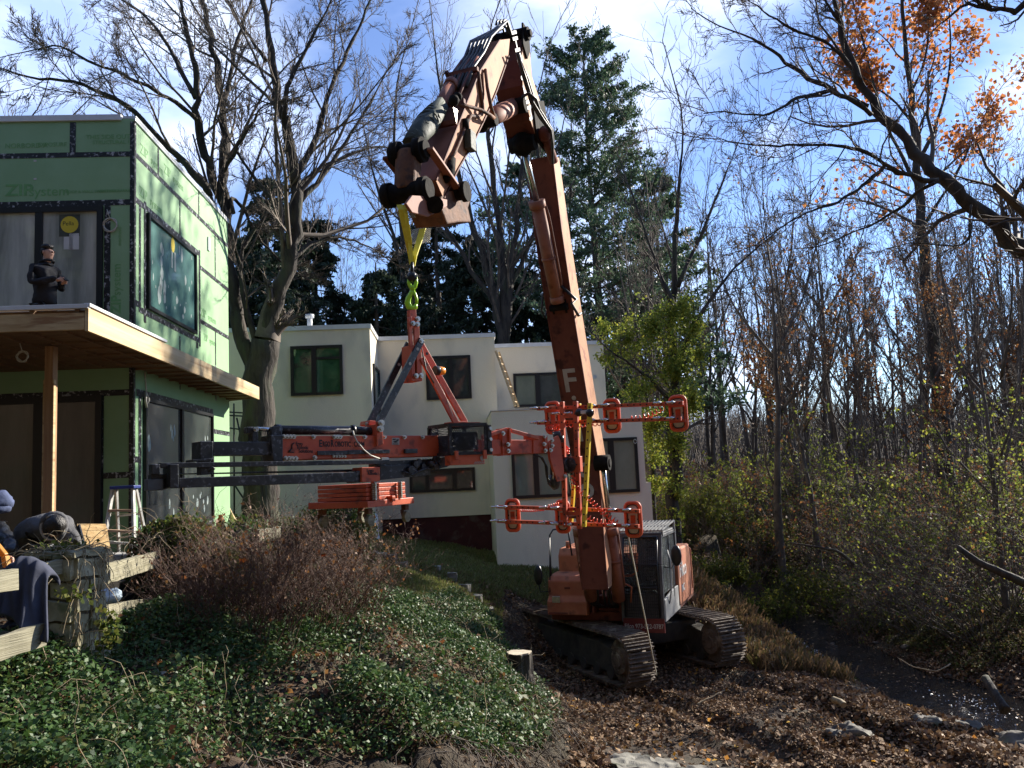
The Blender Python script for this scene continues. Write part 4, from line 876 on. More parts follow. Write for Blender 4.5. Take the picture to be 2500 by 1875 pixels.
m_.cyl(barB+d_*.1-r_*.17, barB+d_*.1+r_*.17, .06, 12); m_.build('cylinder_lug', 'grease_black', EX)
m_ = MB(); rr = random.Random(5)
pr = bq(1405, 700, .3)
m_.tube([barB+d_*-.3+r_*.12, barB+r_*.35, bq(1395,740,.32), bq(1412,770,.34), bq(1418,765,.30)], .028, 7)
m_.tube([bq(1345,690,-.2), bq(1325,720,-.3), bq(1322,760,-.3), bq(1330,775,-.28), bq(1335,760,-.26)], .02, 6)
m_.build('hose', 'hose_black', EX)
# boom lift cylinders at each side
for s in (-1, 1):
    topc = bp_(1467, 1130, .30) if s > 0 else bp_(1467, 1130, .30)
    topu = topc; A = E(topu[0], s*.33, topu[1]); B = E(1.62, s*.34 if s < 0 else .22, 1.5); d_ = (B-A).normalized(); Lc = (B-A).length
    # keep the left one alike
    m_ = MB(); m_.cyl(A, A+d_*(Lc*.47), .05, 14); m_.build('lift_rod', 'chrome', EX)
    m_ = MB(); m_.cyl(A+d_*(Lc*.45), B, .125, 18); m_.cyl(A+d_*(Lc*.45), A+d_*(Lc*.45+.16), .15, 18); m_.cyl(A+d_*(Lc*.45+.7), A+d_*(Lc*.45+.76), .14, 18); m_.tube([A+d_*(Lc*.5)+r_*.14*s, A+d_*(Lc*.75)+r_*.15*s, B-d_*.3+r_*.15*s], .02, 6); m_.build('lift_cylinder', 'boom_paint', EX)
    m_ = MB(); m_.cyl(A-r_*s*.14, A+r_*s*.14, .15, 18); m_.cyl(A-r_*s*.16, A+r_*s*.16, .08, 12); m_.build('lift_pin', 'grease_black', EX)
# ---- upper boom piece
und2 = [bp_(x_, y_) for x_, y_ in [(1278,345),(1262,300),(1243,215),(1240,150),(1246,92)]]
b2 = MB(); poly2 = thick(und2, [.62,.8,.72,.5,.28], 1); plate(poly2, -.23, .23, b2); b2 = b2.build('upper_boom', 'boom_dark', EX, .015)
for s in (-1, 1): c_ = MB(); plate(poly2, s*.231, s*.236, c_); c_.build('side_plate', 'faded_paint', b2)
m_ = MB(); u_, z_ = bp_(1318, 325, .2); 
for s in (-.27, .23): plate([(u_+.35,z_-.25),(u_+.5,z_+.35),(u_-.1,z_+.6),(u_-.35,z_+.1),(u_-.2,z_-.3)], s, s+.04, m_)
m_.cyl(E(u_,-.33,z_), E(u_,.33,z_), .11, 16); m_.cyl(rodA-r_*.22, rodA+r_*.22, .13, 16); m_.sph(rodA, .2, 12); m_.build('boom_knuckle', 'grease_black', EX)
# hydraulic ram beside the knuckle running down the back
m_ = MB(); m_.cyl(bq(1330,330,.34), bq(1352,395,.34), .08, 12); m_.sph(bq(1329,328,.34), .13, 10); m_.build('side_link', 'boom_dark', EX)
m_ = MB()
for k, (v, dz) in enumerate([(.30,0),(.36,.06),(.33,.12)]):
    m_.tube([bq(1262,130,v), bq(1278+k*5,190,v), bq(1296+k*5,250,v+.05), bq(1318+k*6,288,v+.12), bq(1342+k*3,318,v+.16), bq(1347+k*2,350,v+.1), bq(1350,400,v)], .022, 6)
m_.tube([bq(1276,236,.24), bq(1290,228,.4), bq(1308,240,.45), bq(1316,265,.42)], .026, 6)
m_.build('hose', 'hose_black', EX)
# name sticker on the lit side of the upper boom
i0 = Vector(bp_(1304, 292, .235)); i1 = Vector(bp_(1286, 205, .235)); tdir = (E(i1.x,0,i1.y)-E(i0.x,0,i0.y)).normalized()
text_mesh('lettering', 'HITACHI', E(i0.x,.239,i0.y), tdir, r_.cross(tdir), .36, 'letter_white', b2, .003, 1.0, .008)
# ---- stick
w2_ = .21
outer = [bp_(x_, y_, w2_) for x_, y_ in [(1218,98),(1168,176),(1131,267),(1102,340),(1063,440)]]
inner = [bp_(x_, y_, w2_) for x_, y_ in [(1082,484),(1117,412),(1153,350),(1189,274),(1211,220),(1240,137),(1244,95)]]
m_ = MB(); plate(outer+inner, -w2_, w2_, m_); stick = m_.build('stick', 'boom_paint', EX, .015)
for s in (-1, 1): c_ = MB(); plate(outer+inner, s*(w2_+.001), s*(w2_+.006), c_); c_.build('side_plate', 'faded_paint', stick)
m_ = MB()
for s in (-1, 1):
    for ln in (outer, inner[:-1]):
        for i in range(len(ln)-1): m_.beam(E(ln[i][0], s*(w2_+.01), ln[i][1]), E(ln[i+1][0], s*(w2_+.01), ln[i+1][1]), .02, .025, r_)
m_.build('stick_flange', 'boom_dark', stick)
# joint pin at the very top
u_, z_ = bp_(1247, 92); m_ = MB(); m_.cyl(E(u_,-.32,z_), E(u_,.32,z_), .11, 18); m_.cyl(E(u_,-.36,z_), E(u_,.36,z_), .06, 12); plate([(u_-.16,z_+.12),(u_+.12,z_+.14),(u_+.16,z_-.25),(u_-.02,z_-.42),(u_-.18,z_-.2)], -.27, -.24, m_); plate([(u_-.16,z_+.12),(u_+.12,z_+.14),(u_+.16,z_-.25),(u_-.02,z_-.42),(u_-.18,z_-.2)], .24, .27, m_); m_.build('boom_pin', 'grease_black', EX)
# pipes along the back of the stick and loops of hose over the top joint
def ost(i, f, off, v):
    a = Vector(outer[i]); c = Vector(outer[i+1]); p = a+(c-a)*f; t = (c-a).normalized(); n = Vector((t.y, -t.x))
    if n.x < 0: n = -n
    p += n*off; return E(p.x, v, p.y)
m_ = MB(); rr = random.Random(3)
for k in range(6):
    v = -.17+k*.066; m_.tube([bq(1247,84,v), bq(1238,66,v)+UZ*rr.uniform(.0,.1), bq(1222,70,v)+UZ*rr.uniform(-.02,.08), ost(0,.12,.12,v), ost(0,.5,.06,v*.9), ost(0,.95,.07,v*.9), ost(1,.5,.06,v)], .024, 6)
for k in range(3):
    v = -.15+k*.15; c_ = bq(1222+8*k, 84, v); m_.tube([c_+h_*(.2*math.cos(t))+UZ*(.22*math.sin(t)) for t in [j*.35 for j in range(1, 9)]], .02, 6)
m_.build('hose', 'hose_black', EX)
m_ = MB()
for (i, f) in ((1,.05),(1,.92),(2,.6)):
    a = ost(i, f, .07, -.24); c = ost(i, f, .07, .24); m_.beam(a, c, .06, .06, h_)
m_.beam(ost(1,.1,.03,-.2), ost(1,.1,.16,-.2), .05, .05); m_.build('hose_clamp', 'boom_dark', EX)
for k, v in enumerate((-.13, 0.0, .13)):
    m_ = MB(); m_.tube([ost(0,.7,.09,v), ost(1,.5,.09,v), ost(1,.98,.09,v)], .02, 6); m_.build('hydraulic_pipe', 'boom_dark', EX)
# bucket cylinder on the outside of the stick, its rod wrapped in tarpaulin
ca = bq(1112, 210, .0)+h_*.1; ca = ost(1,.5,.13,-.05); cb = ost(2,.35,.17,-.05); cc_ = hitp(1003, 352, CX-r_*.05, r_)
m_ = MB(); m_.cyl(ca, cb, .08, 18); d_ = (cb-ca).normalized(); m_.cyl(ca-d_*.08, ca+d_*.03, .095, 16); m_.build('bucket_cylinder', 'boom_paint', EX)
m_ = MB(); m_.tube([cb-d_*.2, cb+(cc_-cb)*.15, cb+(cc_-cb)*.4, cb+(cc_-cb)*.7, cc_], [.10,.14,.15,.13,.10], 14); tp = m_.build('tarpaulin_wrap', 'tarp_green', EX); jitter_mesh(tp, .03, 9)
m_ = MB()
for k in range(9): 
    q = cb+(cc_-cb)*(k/8.5); x_, y_ = perp(cc_-cb); rad = .15-.03*abs(k-3)/3; m_.tube([q+(x_*math.cos(t)+y_*math.sin(t))*rad+d_*.03*math.sin(2*t+k) for t in [j*.45 for j in range(15)]], .010, 4)
m_.build('tarpaulin_cord', 'tarp_green', EX)
# hose over the side with fittings
m_ = MB(); 
def sq_(px, py, o=.0): return hitp(px, py, CX+r_*(w2_+.03+o), r_)
m_.tube([sq_(1168,176), sq_(1172,210), sq_(1178,250), sq_(1180,275), sq_(1168,285), sq_(1150,282), sq_(1140,300), sq_(1130,325), sq_(1112,368), sq_(1098,392)], .024, 7)
m_.tube([sq_(1120,256), sq_(1145,260), sq_(1172,268,.06), sq_(1195,280,.12), sq_(1206,288,.1)], .026, 7)
m_.tube([sq_(1185,170), sq_(1190,215,.05), sq_(1199,262,.12), sq_(1208,288,.1)], .026, 7)
m_.tube([sq_(1178,180), sq_(1180,230), sq_(1176,282)], .02, 6)
m_.build('hose', 'rust', EX)
m_ = MB(); m_.tube([sq_(1104,388), sq_(1098,415), sq_(1088,440)], [.05,.075,.05], 8); m_.tube([sq_(1136,292), sq_(1137,318)], .05, 8); m_.sph(sq_(1108,245), .075, 8); m_.sph(sq_(1118,236), .06, 8); m_.build('hose_fitting', 'grease_black', EX)
m_ = MB(); q = sq_(1148,344,.04); m_.box(q, .05, .09, .13, (r_, h_, UZ)); m_.build('work_lamp', 'tarp_green', EX, .01)
m_ = MB(); a = sq_(1110,262); m_.prism([sq_(1104,262), sq_(1115,270), sq_(1112,300)], r_*.015); m_.build('bracket_tab', 'bolt_steel', EX)
# stick cylinder: stub between boom and stick
a = bq(1250, 262, 0); c = bq(1192, 290, 0); m_ = MB(); d_ = (c-a).normalized(); m_.cyl(a-d_*.1, c+d_*.35, .14, 20); m_.build('stick_cylinder', 'boom_paint', EX)
m_ = MB(); m_.cyl(a-d_*.02-r_*.24, a-d_*.02+r_*.24, .13, 14); m_.cyl(c+d_*.35, c+d_*.7, .06, 12); m_.sph(c+d_*.4+r_*.02, .15, 10); m_.cyl(c+d_*.42-r_*.25, c+d_*.42+r_*.27, .09, 14); m_.build('cylinder_lug', 'grease_black', EX)
# bucket linkage and coupler
pA = hitp(998, 372, CX, r_); pB = hitp(994, 470, CX, r_); pT = hitp(1077, 478, CX, r_); pM = hitp(1072, 462, CX, r_)
m_ = MB(); m_.cyl(pA-r_*.24, pA+r_*.24, .105, 18); m_.cyl(pA-r_*.20, pA-r_*.10, .15, 18); m_.cyl(pA+r_*.10, pA+r_*.20, .15, 18); m_.build('link_pin', 'grease_black', EX)
m_ = MB(); m_.cyl(pB-r_*.27, pB+r_*.30, .12, 18); m_.cyl(pB-r_*.29, pB-r_*.20, .15, 18); m_.cyl(pB+r_*.18, pB+r_*.27, .15, 18); m_.build('link_pin', 'grease_black', EX)
m_ = MB(); m_.beam(pA, pB, .27, .2, h_); m_.cyl(pA+r_*.0, pB+r_*.0, .14, 16); m_.build('bucket_link', 'rust', EX, .03)
for s in (-.31, .27):
    m_ = MB(); m_.beam(pA+r_*s, pT+r_*s, .04, .10, r_); m_.build('idler_link', 'boom_paint' if s > 0 else 'boom_dark', EX, .008)
m_ = MB(); m_.cyl(pT-r_*.34, pT+r_*.34, .10, 16); m_.cyl(pT+r_*.30, pT+r_*.37, .13, 16); m_.build('stick_pin', 'grease_black', EX)
pC = hitp(1070, 497, CX, r_)
def ep(px, py, v=0): return hitp(px, py, CX+r_*v, r_)
m_ = MB(); m_.prism([ep(x_, y_, -.22) for x_, y_ in [(990,505),(1015,560),(1046,555),(1078,555),(1070,520),(1080,490),(1045,478),(1010,482)]], r_*.44); cp_ = m_.build('coupler', 'rust', EX, .02)
m_ = MB(); 
for s in (-.25, .22): m_.prism([ep(x_, y_, s) for x_, y_ in [(985,498),(1000,520),(1040,530),(1086,505),(1086,488),(1040,480),(1000,478)]], r_*.035)
m_.build('coupler_plate', 'boom_paint', EX, .008)
m_ = MB(); m_.cyl(ep(1062,500,-.34), ep(1062,500,.34), .10, 16); m_.build('coupler_pin', 'grease_black', EX)
# diamond wire mesh hanging under the coupler
def netting(corners, nu, nv, name, parent, r=.004, lab=None):
    a, b, c, d = corners; m_ = MB()
    def q(u, v): return (a*(1-u)+b*u)*(1-v)+(d*(1-u)+c*u)*v
    for i in range(-nv, nu):
        for sgn in (1, -1):
            pts = []
            for j in range(nv*2+1):
                u = (i+j/2.0)/nu if sgn > 0 else (i+nv-j/2.0+.0)/nu
                v = j/(nv*2)
                if 0 <= u <= 1: pts.append(q(u, v)+Vector((0,.02*math.sin(u*9+v*4),0)))
            if len(pts) > 1: m_.tube(pts, r, 3, False)
    return m_.build(name, 'wire_mesh', parent)
netting([ep(998,560,-.2), ep(1052,556,.2), ep(1050,592,.2), ep(1004,598,-.2)], 9, 7, 'wire_netting', EX, .006)
netting([ep(962,505,-.3), ep(1015,500,-.1), ep(1014,530,-.1), ep(980,545,-.3)], 8, 5, 'wire_netting', EX, .006)
# tag line hanging from the suction frame to the ground in front of the cab
# ---------------------------------------------------------------- sling, hook
SL = thing('lifting_sling', tuple(P(1005,650,9.42)), 'yellow webbing sling looped over the excavator coupler', 'sling')
def strap(pts, ws, nrm_, name, parent, mat='yellow_strap', th=.008):
    m_ = MB(); vs = []; 
    for p, w_ in zip(pts, ws):
        x_ = Vector((1,0,0)); x_ = (x_-nrm_*x_.dot(nrm_)).normalized(); vs += [p-x_*w_/2-nrm_*th, p+x_*w_/2-nrm_*th, p+x_*w_/2+nrm_*th, p-x_*w_/2+nrm_*th]
    fs = []
    for i in range(len(pts)-1):
        b = i*4; fs += [(b+k, b+(k+1) % 4, b+4+(k+1) % 4, b+4+k) for k in range(4)]
    fs += [(0,1,2,3), tuple(len(vs)-4+k for k in (3,2,1,0))]; m_.add(vs, fs); return m_.build(name, mat, parent)
ny = Vector((.1,-1,0)).normalized()
front = ep(981,503,.0)
YS = 9.25
strap([P(978,500,9.0), P(982,512,8.98), P(989,548,9.05), P(997,590,9.15), P(1002,620,YS), P(1004,646,YS)], [.09,.09,.085,.075,.06,.045], ny, 'sling_leg', SL)
strap([P(988,502,9.0), P(990,520,8.99), P(1000,590,9.16), P(1005,646,YS)], [.05,.05,.05,.04], Vector((.5,-.86,0)), 'sling_leg', SL)
strap([P(1032,558,9.5), P(1026,580,9.45), P(1018,604,9.35), P(1012,625,YS+.03), P(1009,650,YS+.03)], [.08,.08,.07,.06,.04], Vector((-.3,-.95,0)).normalized(), 'sling_leg', SL)
m_ = MB(); m_.tube([P(1005,640,YS), P(1006,655,YS), P(1007,672,YS)], [.022,.022,.02], 8); m_.tube([P(1003,648,YS), P(1009,648,YS)], .03, 8); m_.build('sling_sleeve', 'black_frame', SL)
HK = thing('lifting_hook', tuple(P(1007,755,YS)), 'bright lime green safety hook hanging below the yellow sling', 'hook')
def loop(c, rx, rz, r, n=24, ax=None, mb=None, t0=0, t1=2*math.pi):
    ax = ax or Vector((1,0,0)); mb = mb or MB(); mb.tube([c+ax*rx*math.cos(t)+UZ*rz*math.sin(t) for t in [t0+(t1-t0)*k/n for k in range(n+1)]], r, 10); return mb
d40 = Vector((math.cos(math.radians(40)), math.sin(math.radians(40)), 0))
c = P(1007,690,YS); m_ = MB(); 
m_.tube([P(998,676,YS), P(998,690,YS), P(1002,700,YS), P(1007,703,YS), P(1013,700,YS), P(1016,690,YS), P(1016,676,YS)], [.016,.022,.024,.03,.024,.022,.016], 10)
m_.cyl(P(1007,698,YS), P(1007,709,YS), .036, 12, .028); m_.build('clevis', 'hook_green', HK)
m_ = MB(); m_.cyl(P(995,676,YS), P(1019,676,YS), .035, 12); m_.sph(P(1006,676,YS), .06, 12, (1,1,1.1)); m_.build('swivel_ball', 'black_frame', HK)
m_ = MB(); m_.tube([P(1007,706,YS), P(1004,716,YS), P(997,728,YS), P(995,740,YS), P(999,750,YS), P(1007,754,YS), P(1014,750,YS), P(1016,742,YS)], [.022,.028,.032,.036,.036,.034,.028,.018], 12)
m_.tube([P(1007,708,YS), P(1013,718,YS), P(1017,730,YS), P(1017,742,YS)], [.02,.020,.018,.016], 10); m_.build('hook_body', 'hook_green', HK)
m_ = MB(); m_.tube([P(1009,716,YS), P(1009,740,YS), P(1012,750,YS)], .010, 6); m_.build('latch', 'black_frame', HK)
# ---------------------------------------------------------------- glazing manipulator hanging from the hook
PV = P(1009, 760, YS); PV = Vector((PV.x, PV.y, 0))
dn = Vector((d40.y, -d40.x, 0))      # the side that faces camera and sun
RB = thing('glazing_manipulator', (PV.x, PV.y, P(900,1150,9).z), 'orange and black vacuum lifting manipulator with counterbalance beam, hanging level from the hook', 'lifting machine')
def R(px, py, off=0.0): return hitp(px, py, PV+dn*off, dn)
def rp(pts, depth, off, mb): mb.prism([R(x_, y_, off) for x_, y_ in pts], dn*-depth); return mb
def rpart(pts, depth, off, name, mat, bev=.005, parent=None):
    return rp(pts, depth, off, MB()).build(name, mat, parent or RB, bev)
beam_ = rpart([(689,1064),(1100,1063),(1100,1113),(689,1124)], .22, .11, 'main_beam', 'robot_red', .008)
m_ = MB(); rr = random.Random(8)
def bolt(px, py, off, mb, r=.014, L=.035): 
    q = R(px, py, off); mb.cyl(q, q+dn*L, r, 6); mb.cyl(q, q+dn*.008, r*1.7, 10)
for px in list(range(693,722,8))+[765]+list(range(816,836,7))+[890,938,987,1031]: bolt(px, 1066+ (px-689)*.004, .112, m_)
for px in (697,706,713,722): bolt(px, 1119, .112, m_)
for px in (768,): bolt(px, 1117, .112, m_)
for px in (814,821,828,835,842): bolt(px, 1114, .112, m_, .009, .02)
m_.build('bolts', 'bolt_steel', RB)
def btext(px, py, s, size, sq, bold=.0, mat='black_print'):
    text_mesh('lettering', s, R(px, py, .112), (R(px+100, py+.6, .112)-R(px, py, .112)), UZ, size, mat, beam_, .002, sq, bold)
def bfit(px, px2, py, s_, size, bold=.0):
    a = R(px, py, .112); text_mesh('lettering', s_, a, R(px2, py+.4, .112)-a, UZ, size, 'black_print', beam_, .002, 1, bold, (R(px2, py, .112)-a).length)
bfit(779, 787, 1090, 'E', .095, .003); bfit(788, 806, 1090, 'RGO', .075, .002); bfit(807.5, 816, 1090, 'R', .095, .003); bfit(817, 857, 1090, 'OBOTIC', .075, .002); bfit(859, 861, 1090, '.', .075, .002); bfit(864, 890, 1090, 'COM', .075, .002)
bfit(722, 739, 1087, 'Ergo', .05, .001); bfit(725, 753, 1096, 'Robotic', .05, .001); bfit(729, 764, 1105, 'Solutions', .05, .001)
m_ = MB()
for a_, b_ in [((705,1104),(712,1096)),((712,1096),(713,1085)),((713,1085),(719,1081)),((703,1104),(718,1104)),((706,1104),(707,1098))]: m_.tube([R(*a_, .114), R(*b_, .114)], .006, 5)
m_.build('robot_emblem', 'black_print', beam_)
sk = rpart([(957,1069),(975,1069),(975,1086),(957,1086)], .003, .113, 'sticker', 'white_print', 0)
m_ = MB()
for pts in ([(959,1071),(966,1071),(966,1074),(959,1074)],[(968,1073),(974,1072),(973,1076),(968,1077)],[(959,1079),(965,1076),(973,1079),(966,1081)],[(959,1083),(973,1083),(973,1084.6),(959,1084.6)]): rp(pts, .002, .116, m_)
m_.build('sticker_print', 'black_print', sk)
rpart([(776,1101),(850,1100),(850,1110),(776,1111.5)], .02, .135, 'slide_rail', 'robot_black', .003); rpart([(850,1099),(952,1097.5),(952,1106.5),(850,1109.5)], .03, .14, 'slide_rail', 'robot_black', .003); rpart([(990,1096),(1020,1095.5),(1020,1106),(990,1107)], .05, .15, 'rail_block', 'robot_black', .003)
m_ = MB(); a = R(864,1056,.12); m_.tube([R(862,1052,.14), R(864,1062,.16), R(872,1078,.15), R(888,1098,.15), R(905,1112,.16), R(930,1121,.15)], .008, 6); m_.build('cable', 'cable_white', RB)
# black telescoping beam and its left box
rpart([(521,1078),(690,1078.5),(690,1110.5),(521,1113)], .17, .085, 'inner_beam', 'robot_black', .006)
rpart([(489,1077),(521,1077),(521,1121),(489,1122)], .24, .12, 'end_box', 'robot_black', .008)
rpart([(660,1062),(691,1062),(691,1127),(668,1127)], .25, .125, 'collar', 'robot_black', .006)
# extension cylinder on top
m_ = MB(); m_.cyl(R(682,1050), R(860,1051), .047, 20); m_.cyl(R(672,1050), R(684,1050), .058, 20); m_.cyl(R(858,1051), R(864,1051), .058, 18); m_.cyl(R(864,1051), R(918,1053), .044, 18); m_.build('extension_cylinder', 'robot_black', RB)
m_ = MB(); m_.cyl(R(628,1047.5), R(675,1049.5), .022, 14); m_.build('cylinder_rod', 'chrome', RB)
rpart([(604,1042),(630,1042),(630,1058),(632,1094),(616,1094),(616,1058),(604,1058)], .10, .05, 'rod_clevis', 'robot_black', .006)
m_ = MB(); q = R(624,1048,.05); m_.cyl(q, q+dn*.03, .022, 10); bolt(624,1048,.08,m_); m_.build('clevis_bolt', 'bolt_steel', RB)
rpart([(664,1041),(684,1039),(690,1063),(662,1063)], .12, .06, 'cylinder_mount', 'robot_black', .006)
# lower counterweight arms
rpart([(391,1130),(951,1122.5),(951,1132.5),(391,1143)], .07, .18, 'upper_arm_rail', 'robot_black', .004)
rpart([(371,1133),(391,1133),(391,1158),(371,1158)], .10, .20, 'rail_end_block', 'robot_black', .006)
rpart([(437,1167),(869,1152),(869,1176.5),(437,1191.5)], .13, .22, 'lower_arm', 'robot_black', .006)
rpart([(437,1156),(880,1145),(880,1151.5),(437,1158.5)], .10, .0, 'arm_tie', 'robot_black', .003)
rpart([(415,1133),(436,1133),(437,1192),(415,1192)], .20, .235, 'end_plate', 'robot_black', .006)
rpart([(360,1170),(399,1169),(399,1197),(360,1198)], .10, .15, 'counter_block', 'cab_grey', .005); rpart([(369,1158),(415,1157),(415,1170),(369,1170)], .10, .12, 'counter_bracket', 'robot_black', .004); rpart([(399,1170),(416,1170),(416,1192),(399,1195)], .08, .10, 'counter_bracket', 'robot_black', .004)
rpart([(489,1121),(514,1121),(520,1158),(489,1160)], .10, .12, 'hanger_plate', 'robot_black', .004)
rpart([(471,1122),(521,1118),(521,1124),(471,1128)], .2, .14, 'slide_pad', 'robot_black', .003)
m_ = MB(); m_.tube([R(508,1152,.22), R(520,1140,.24), R(524,1146,.24)], .012, 6); m_.build('hose', 'hose_black', RB)
rpart([(869,1150),(886,1148),(886,1178),(869,1179)], .2, .2, 'arm_socket', 'robot_black', .004)
hb = rpart([(883,1141),(928,1140),(928,1175),(883,1178)], .20, .23, 'weight_bracket', 'robot_red', .006)
text_mesh('lettering', 'Ergo', R(895,1152,.233), R(928,1152,.233)-R(883,1152,.233), UZ, .045, 'black_print', hb, .002, 1, .001); text_mesh('lettering', 'Robotic', R(898,1159,.233), R(928,1152,.233)-R(883,1152,.233), UZ, .04, 'black_print', hb, .002, .9, .001)
rpart([(928,1137),(1050,1132),(1050,1160),(928,1172)], .15, .10, 'rear_beam', 'robot_black', .004)
rpart([(918,1127),(1060,1120),(1060,1134),(918,1140)], .16, .06, 'lower_rail', 'robot_black', .004)
m_ = MB()
for px, py in [(1000,1147),(1012,1133),(1030,1138),(1044,1132),(1056,1140),(1070,1130),(1062,1122),(1020,1126)]: m_.cyl(R(px,py,.1), R(px,py,.1)+dn*rr.uniform(.04,.1), rr.uniform(.02,.045), 8)
for k in range(5): m_.tube([R(985+k*20,1150-k*4,.12), R(1005+k*15,1160-k*8,.16), R(1035+k*9,1145,.16), R(1075,1126+k*3,.1)], .01, 5)
m_.build('valve_block', 'robot_black', RB)
rpart([(1058,1120),(1108,1113),(1108,1128),(1092,1140),(1060,1146)], .12, .04, 'drive_housing', 'robot_black', .006)
rpart([(932,1117),(950,1117),(950,1126),(932,1127)], .05, .17, 'cable_clip', 'bolt_steel', .003)
# stack of counterweight plates on its tray
kc = P(894, 1200, 8.85); kc.z = 0; kl = Vector((-.89,.45,0)).normalized(); kr = Vector((.45,.89,0)).normalized()
WS = thing('counterweight_tray', (0,0,0), 'x', 'x'); bpy.data.objects.remove(WS)
zT = P(894,1180,8.85).z; zB_ = P(894,1222,8.85).z; zt0 = P(894,1236,8.85).z
lp = .72; rpn = .80; npl = 4
for k in range(npl):
    z0 = zB_+(zT-zB_)*k/npl; z1_ = zB_+(zT-zB_)*(k+1)/npl-.006
    m_ = MB(); m_.box(kc+kl*lp*.46+kr*rpn*.46+UZ*((z0+z1_)/2), lp*.46-rr.uniform(0,.006), rpn*.46-rr.uniform(0,.006), (z1_-z0)/2, (kl, kr, UZ)); m_.build('weight_plate', 'robot_red', RB, .004)
m_ = MB(); c0 = kc+kl*lp*.5+kr*rpn*.5
m_.box(c0+UZ*(zt0+.02)-kl*0, lp*.56, rpn*.545, .035, (kl, kr, UZ)); m_.box(c0+UZ*(zt0+.06), lp*.60, .03, .03, (kl, kr, UZ)); m_.build('weight_tray', 'robot_red', RB, .005)
m_ = MB()
for t_ in (.12, .72):
    for k in range(npl*2):
        z0 = zB_+(zT-zB_)*(k+.5)/(npl*2); q = kc+kr*rpn*t_-kl*.01+UZ*z0; m_.cyl(q, q-kl*.05, .014, 6); m_.cyl(q-kr*.03-kl*.02, q+kr*.03-kl*.02, .01, 5)
m_.build('retaining_pins', 'bolt_steel', RB)
q = kc+kr*rpn*.16-kl*.02; m_ = MB(); m_.beam(kc+kr*rpn*.10-kl*.02+UZ*(zT+.02), kc+kr*rpn*.24-kl*.03+UZ*(zt0), .05, .008, kl); m_.build('ratchet_strap', 'cup_rubber', RB)
for cpt, s in ((kc+kl*lp*.9+kr*.06, 1), (kc+kl*.04+kr*.08, 1), (kc+kr*rpn*.98+kl*.05, 1), (kc+kl*lp*.9+kr*rpn*.95, 1)):
    m_ = MB(); zz = zt0-.02; m_.box(cpt+UZ*(zz-.035), .03, .035, .03, (kl, kr, UZ)); m_.prism([cpt+UZ*(zz-.06)+kl*.035+kr*.03, cpt+UZ*(zz-.06)+kl*.035-kr*.05, cpt+UZ*(zz-.15)+kl*.035-kr*.02], kl*-.008); cs = m_.build('caster_bracket', 'rust', RB, .003)
    m_ = MB(); m_.cyl(cpt+UZ*(zz-.14)-kl*.024+kr*.02, cpt+UZ*(zz-.14)+kl*.024+kr*.02, .062, 18); m_.build('caster_wheel', 'weathered_wood', cs, .006)
# A-frame
for px in (999,): pass
rpart([(999,757),(1016,755),(1018,800),(1000,802)], .05, .025, 'top_link', 'robot_red', .004)
for off, dx in ((.12,0),(-.03,0)):
    rpart([(997+dx,776),(1005+dx,772),(1009+dx,846),(1001+dx,846)], .03, off, 'lug_plate', 'robot_red', .003); rpart([(1010+dx,774),(1023+dx,774),(1025+dx,844),(1013+dx,844)], .03, off, 'lug_plate', 'robot_red', .003)
rpart([(1004,842),(1012,842),(1014,928),(1005,930)], .20, .12, 'mast_foot', 'robot_red', .004); rpart([(1017,842),(1028,842),(1031,928),(1019,930)], .20, .12, 'mast_foot', 'robot_red', .004); rpart([(1004,915),(1030,914),(1031,930),(1005,931)], .2, .125, 'mast_foot', 'robot_red', .004)
m_ = MB()
for px, py in [(1018,779),(1006,790),(1017,792),(1026,833),(1014,918),(1026,917)]: q = R(px,py,.125); m_.cyl(q, q+dn*.03, .028, 10); m_.cyl(q, q+dn*.045, .016, 8)
m_.build('bolts', 'bolt_steel', RB)
def arm(p0, p1, off, w_, th, name, mat, holes=()):
    a = R(*p0, off); b = R(*p1, off); m_ = MB(); m_.beam(a, b, th, w_, (b-a).cross(dn)); o = m_.build(name, mat, RB, .004)
    if holes:
        hm = MB()
        for f in holes: q = a+(b-a)*f+dn*(th/2); hm.cyl(q-dn*.002, q+dn*.003, .018, 10)
        hm.build('bolt_holes', 'white_print' if 'black' in mat else 'black_print', o)
    return o
arm((1030,829),(924,1034), .13, .075, .03, 'black_leg', 'robot_black', (.12,.30)); arm((998,838),(903,1032), -.13, .075, .03, 'black_leg', 'robot_black', (.12,.28))
arm((1027,840),(1136,1033), -.10, .075, .03, 'orange_leg', 'robot_red', (.12,.32)); arm((1030,874),(1114,1034), .12, .075, .03, 'orange_leg', 'robot_red', (.1,))
m_ = MB(); m_.tube([R(1073,935,.12), R(1092,980,.13), R(1105,1015,.13), R(1113,1034,.12)], .007, 5); m_.tube([R(1030,850,.13), R(1040,900,.14), R(1060,935,.14)], .007, 5); m_.build('cable', 'hose_black', RB)
q = R(1068, 905, .02); m_ = MB(); m_.cyl(q-d40*.04, q+d40*.015, .055, 16); m_.build('beacon_base', 'black_frame', RB, .004)
m_ = MB(); m_.tube([q+d40*.015, q+d40*.03, q+d40*.085, q+d40*.10], [.05,.052,.046,.028], 18); m_.build('beacon', 'beacon_amber', RB)
rpart([(903,1026),(921,1028),(917,1040),(900,1036)], .2, -.05, 'leg_shoe', 'robot_red', .004); rpart([(920,1030),(934,1030),(936,1084),(921,1090)], .03, .15, 'leg_bracket', 'robot_red', .004)
rpart([(916,1036),(930,1036),(930,1064),(918,1064)], .22, .11, 'leg_bracket', 'robot_red', .004)
m_ = MB()
for px, py in [(928,1033),(926,1047)]: q = R(px,py,.15); m_.cyl(q, q+dn*.04, .035, 10); m_.cyl(q, q+dn*.06, .02, 8)
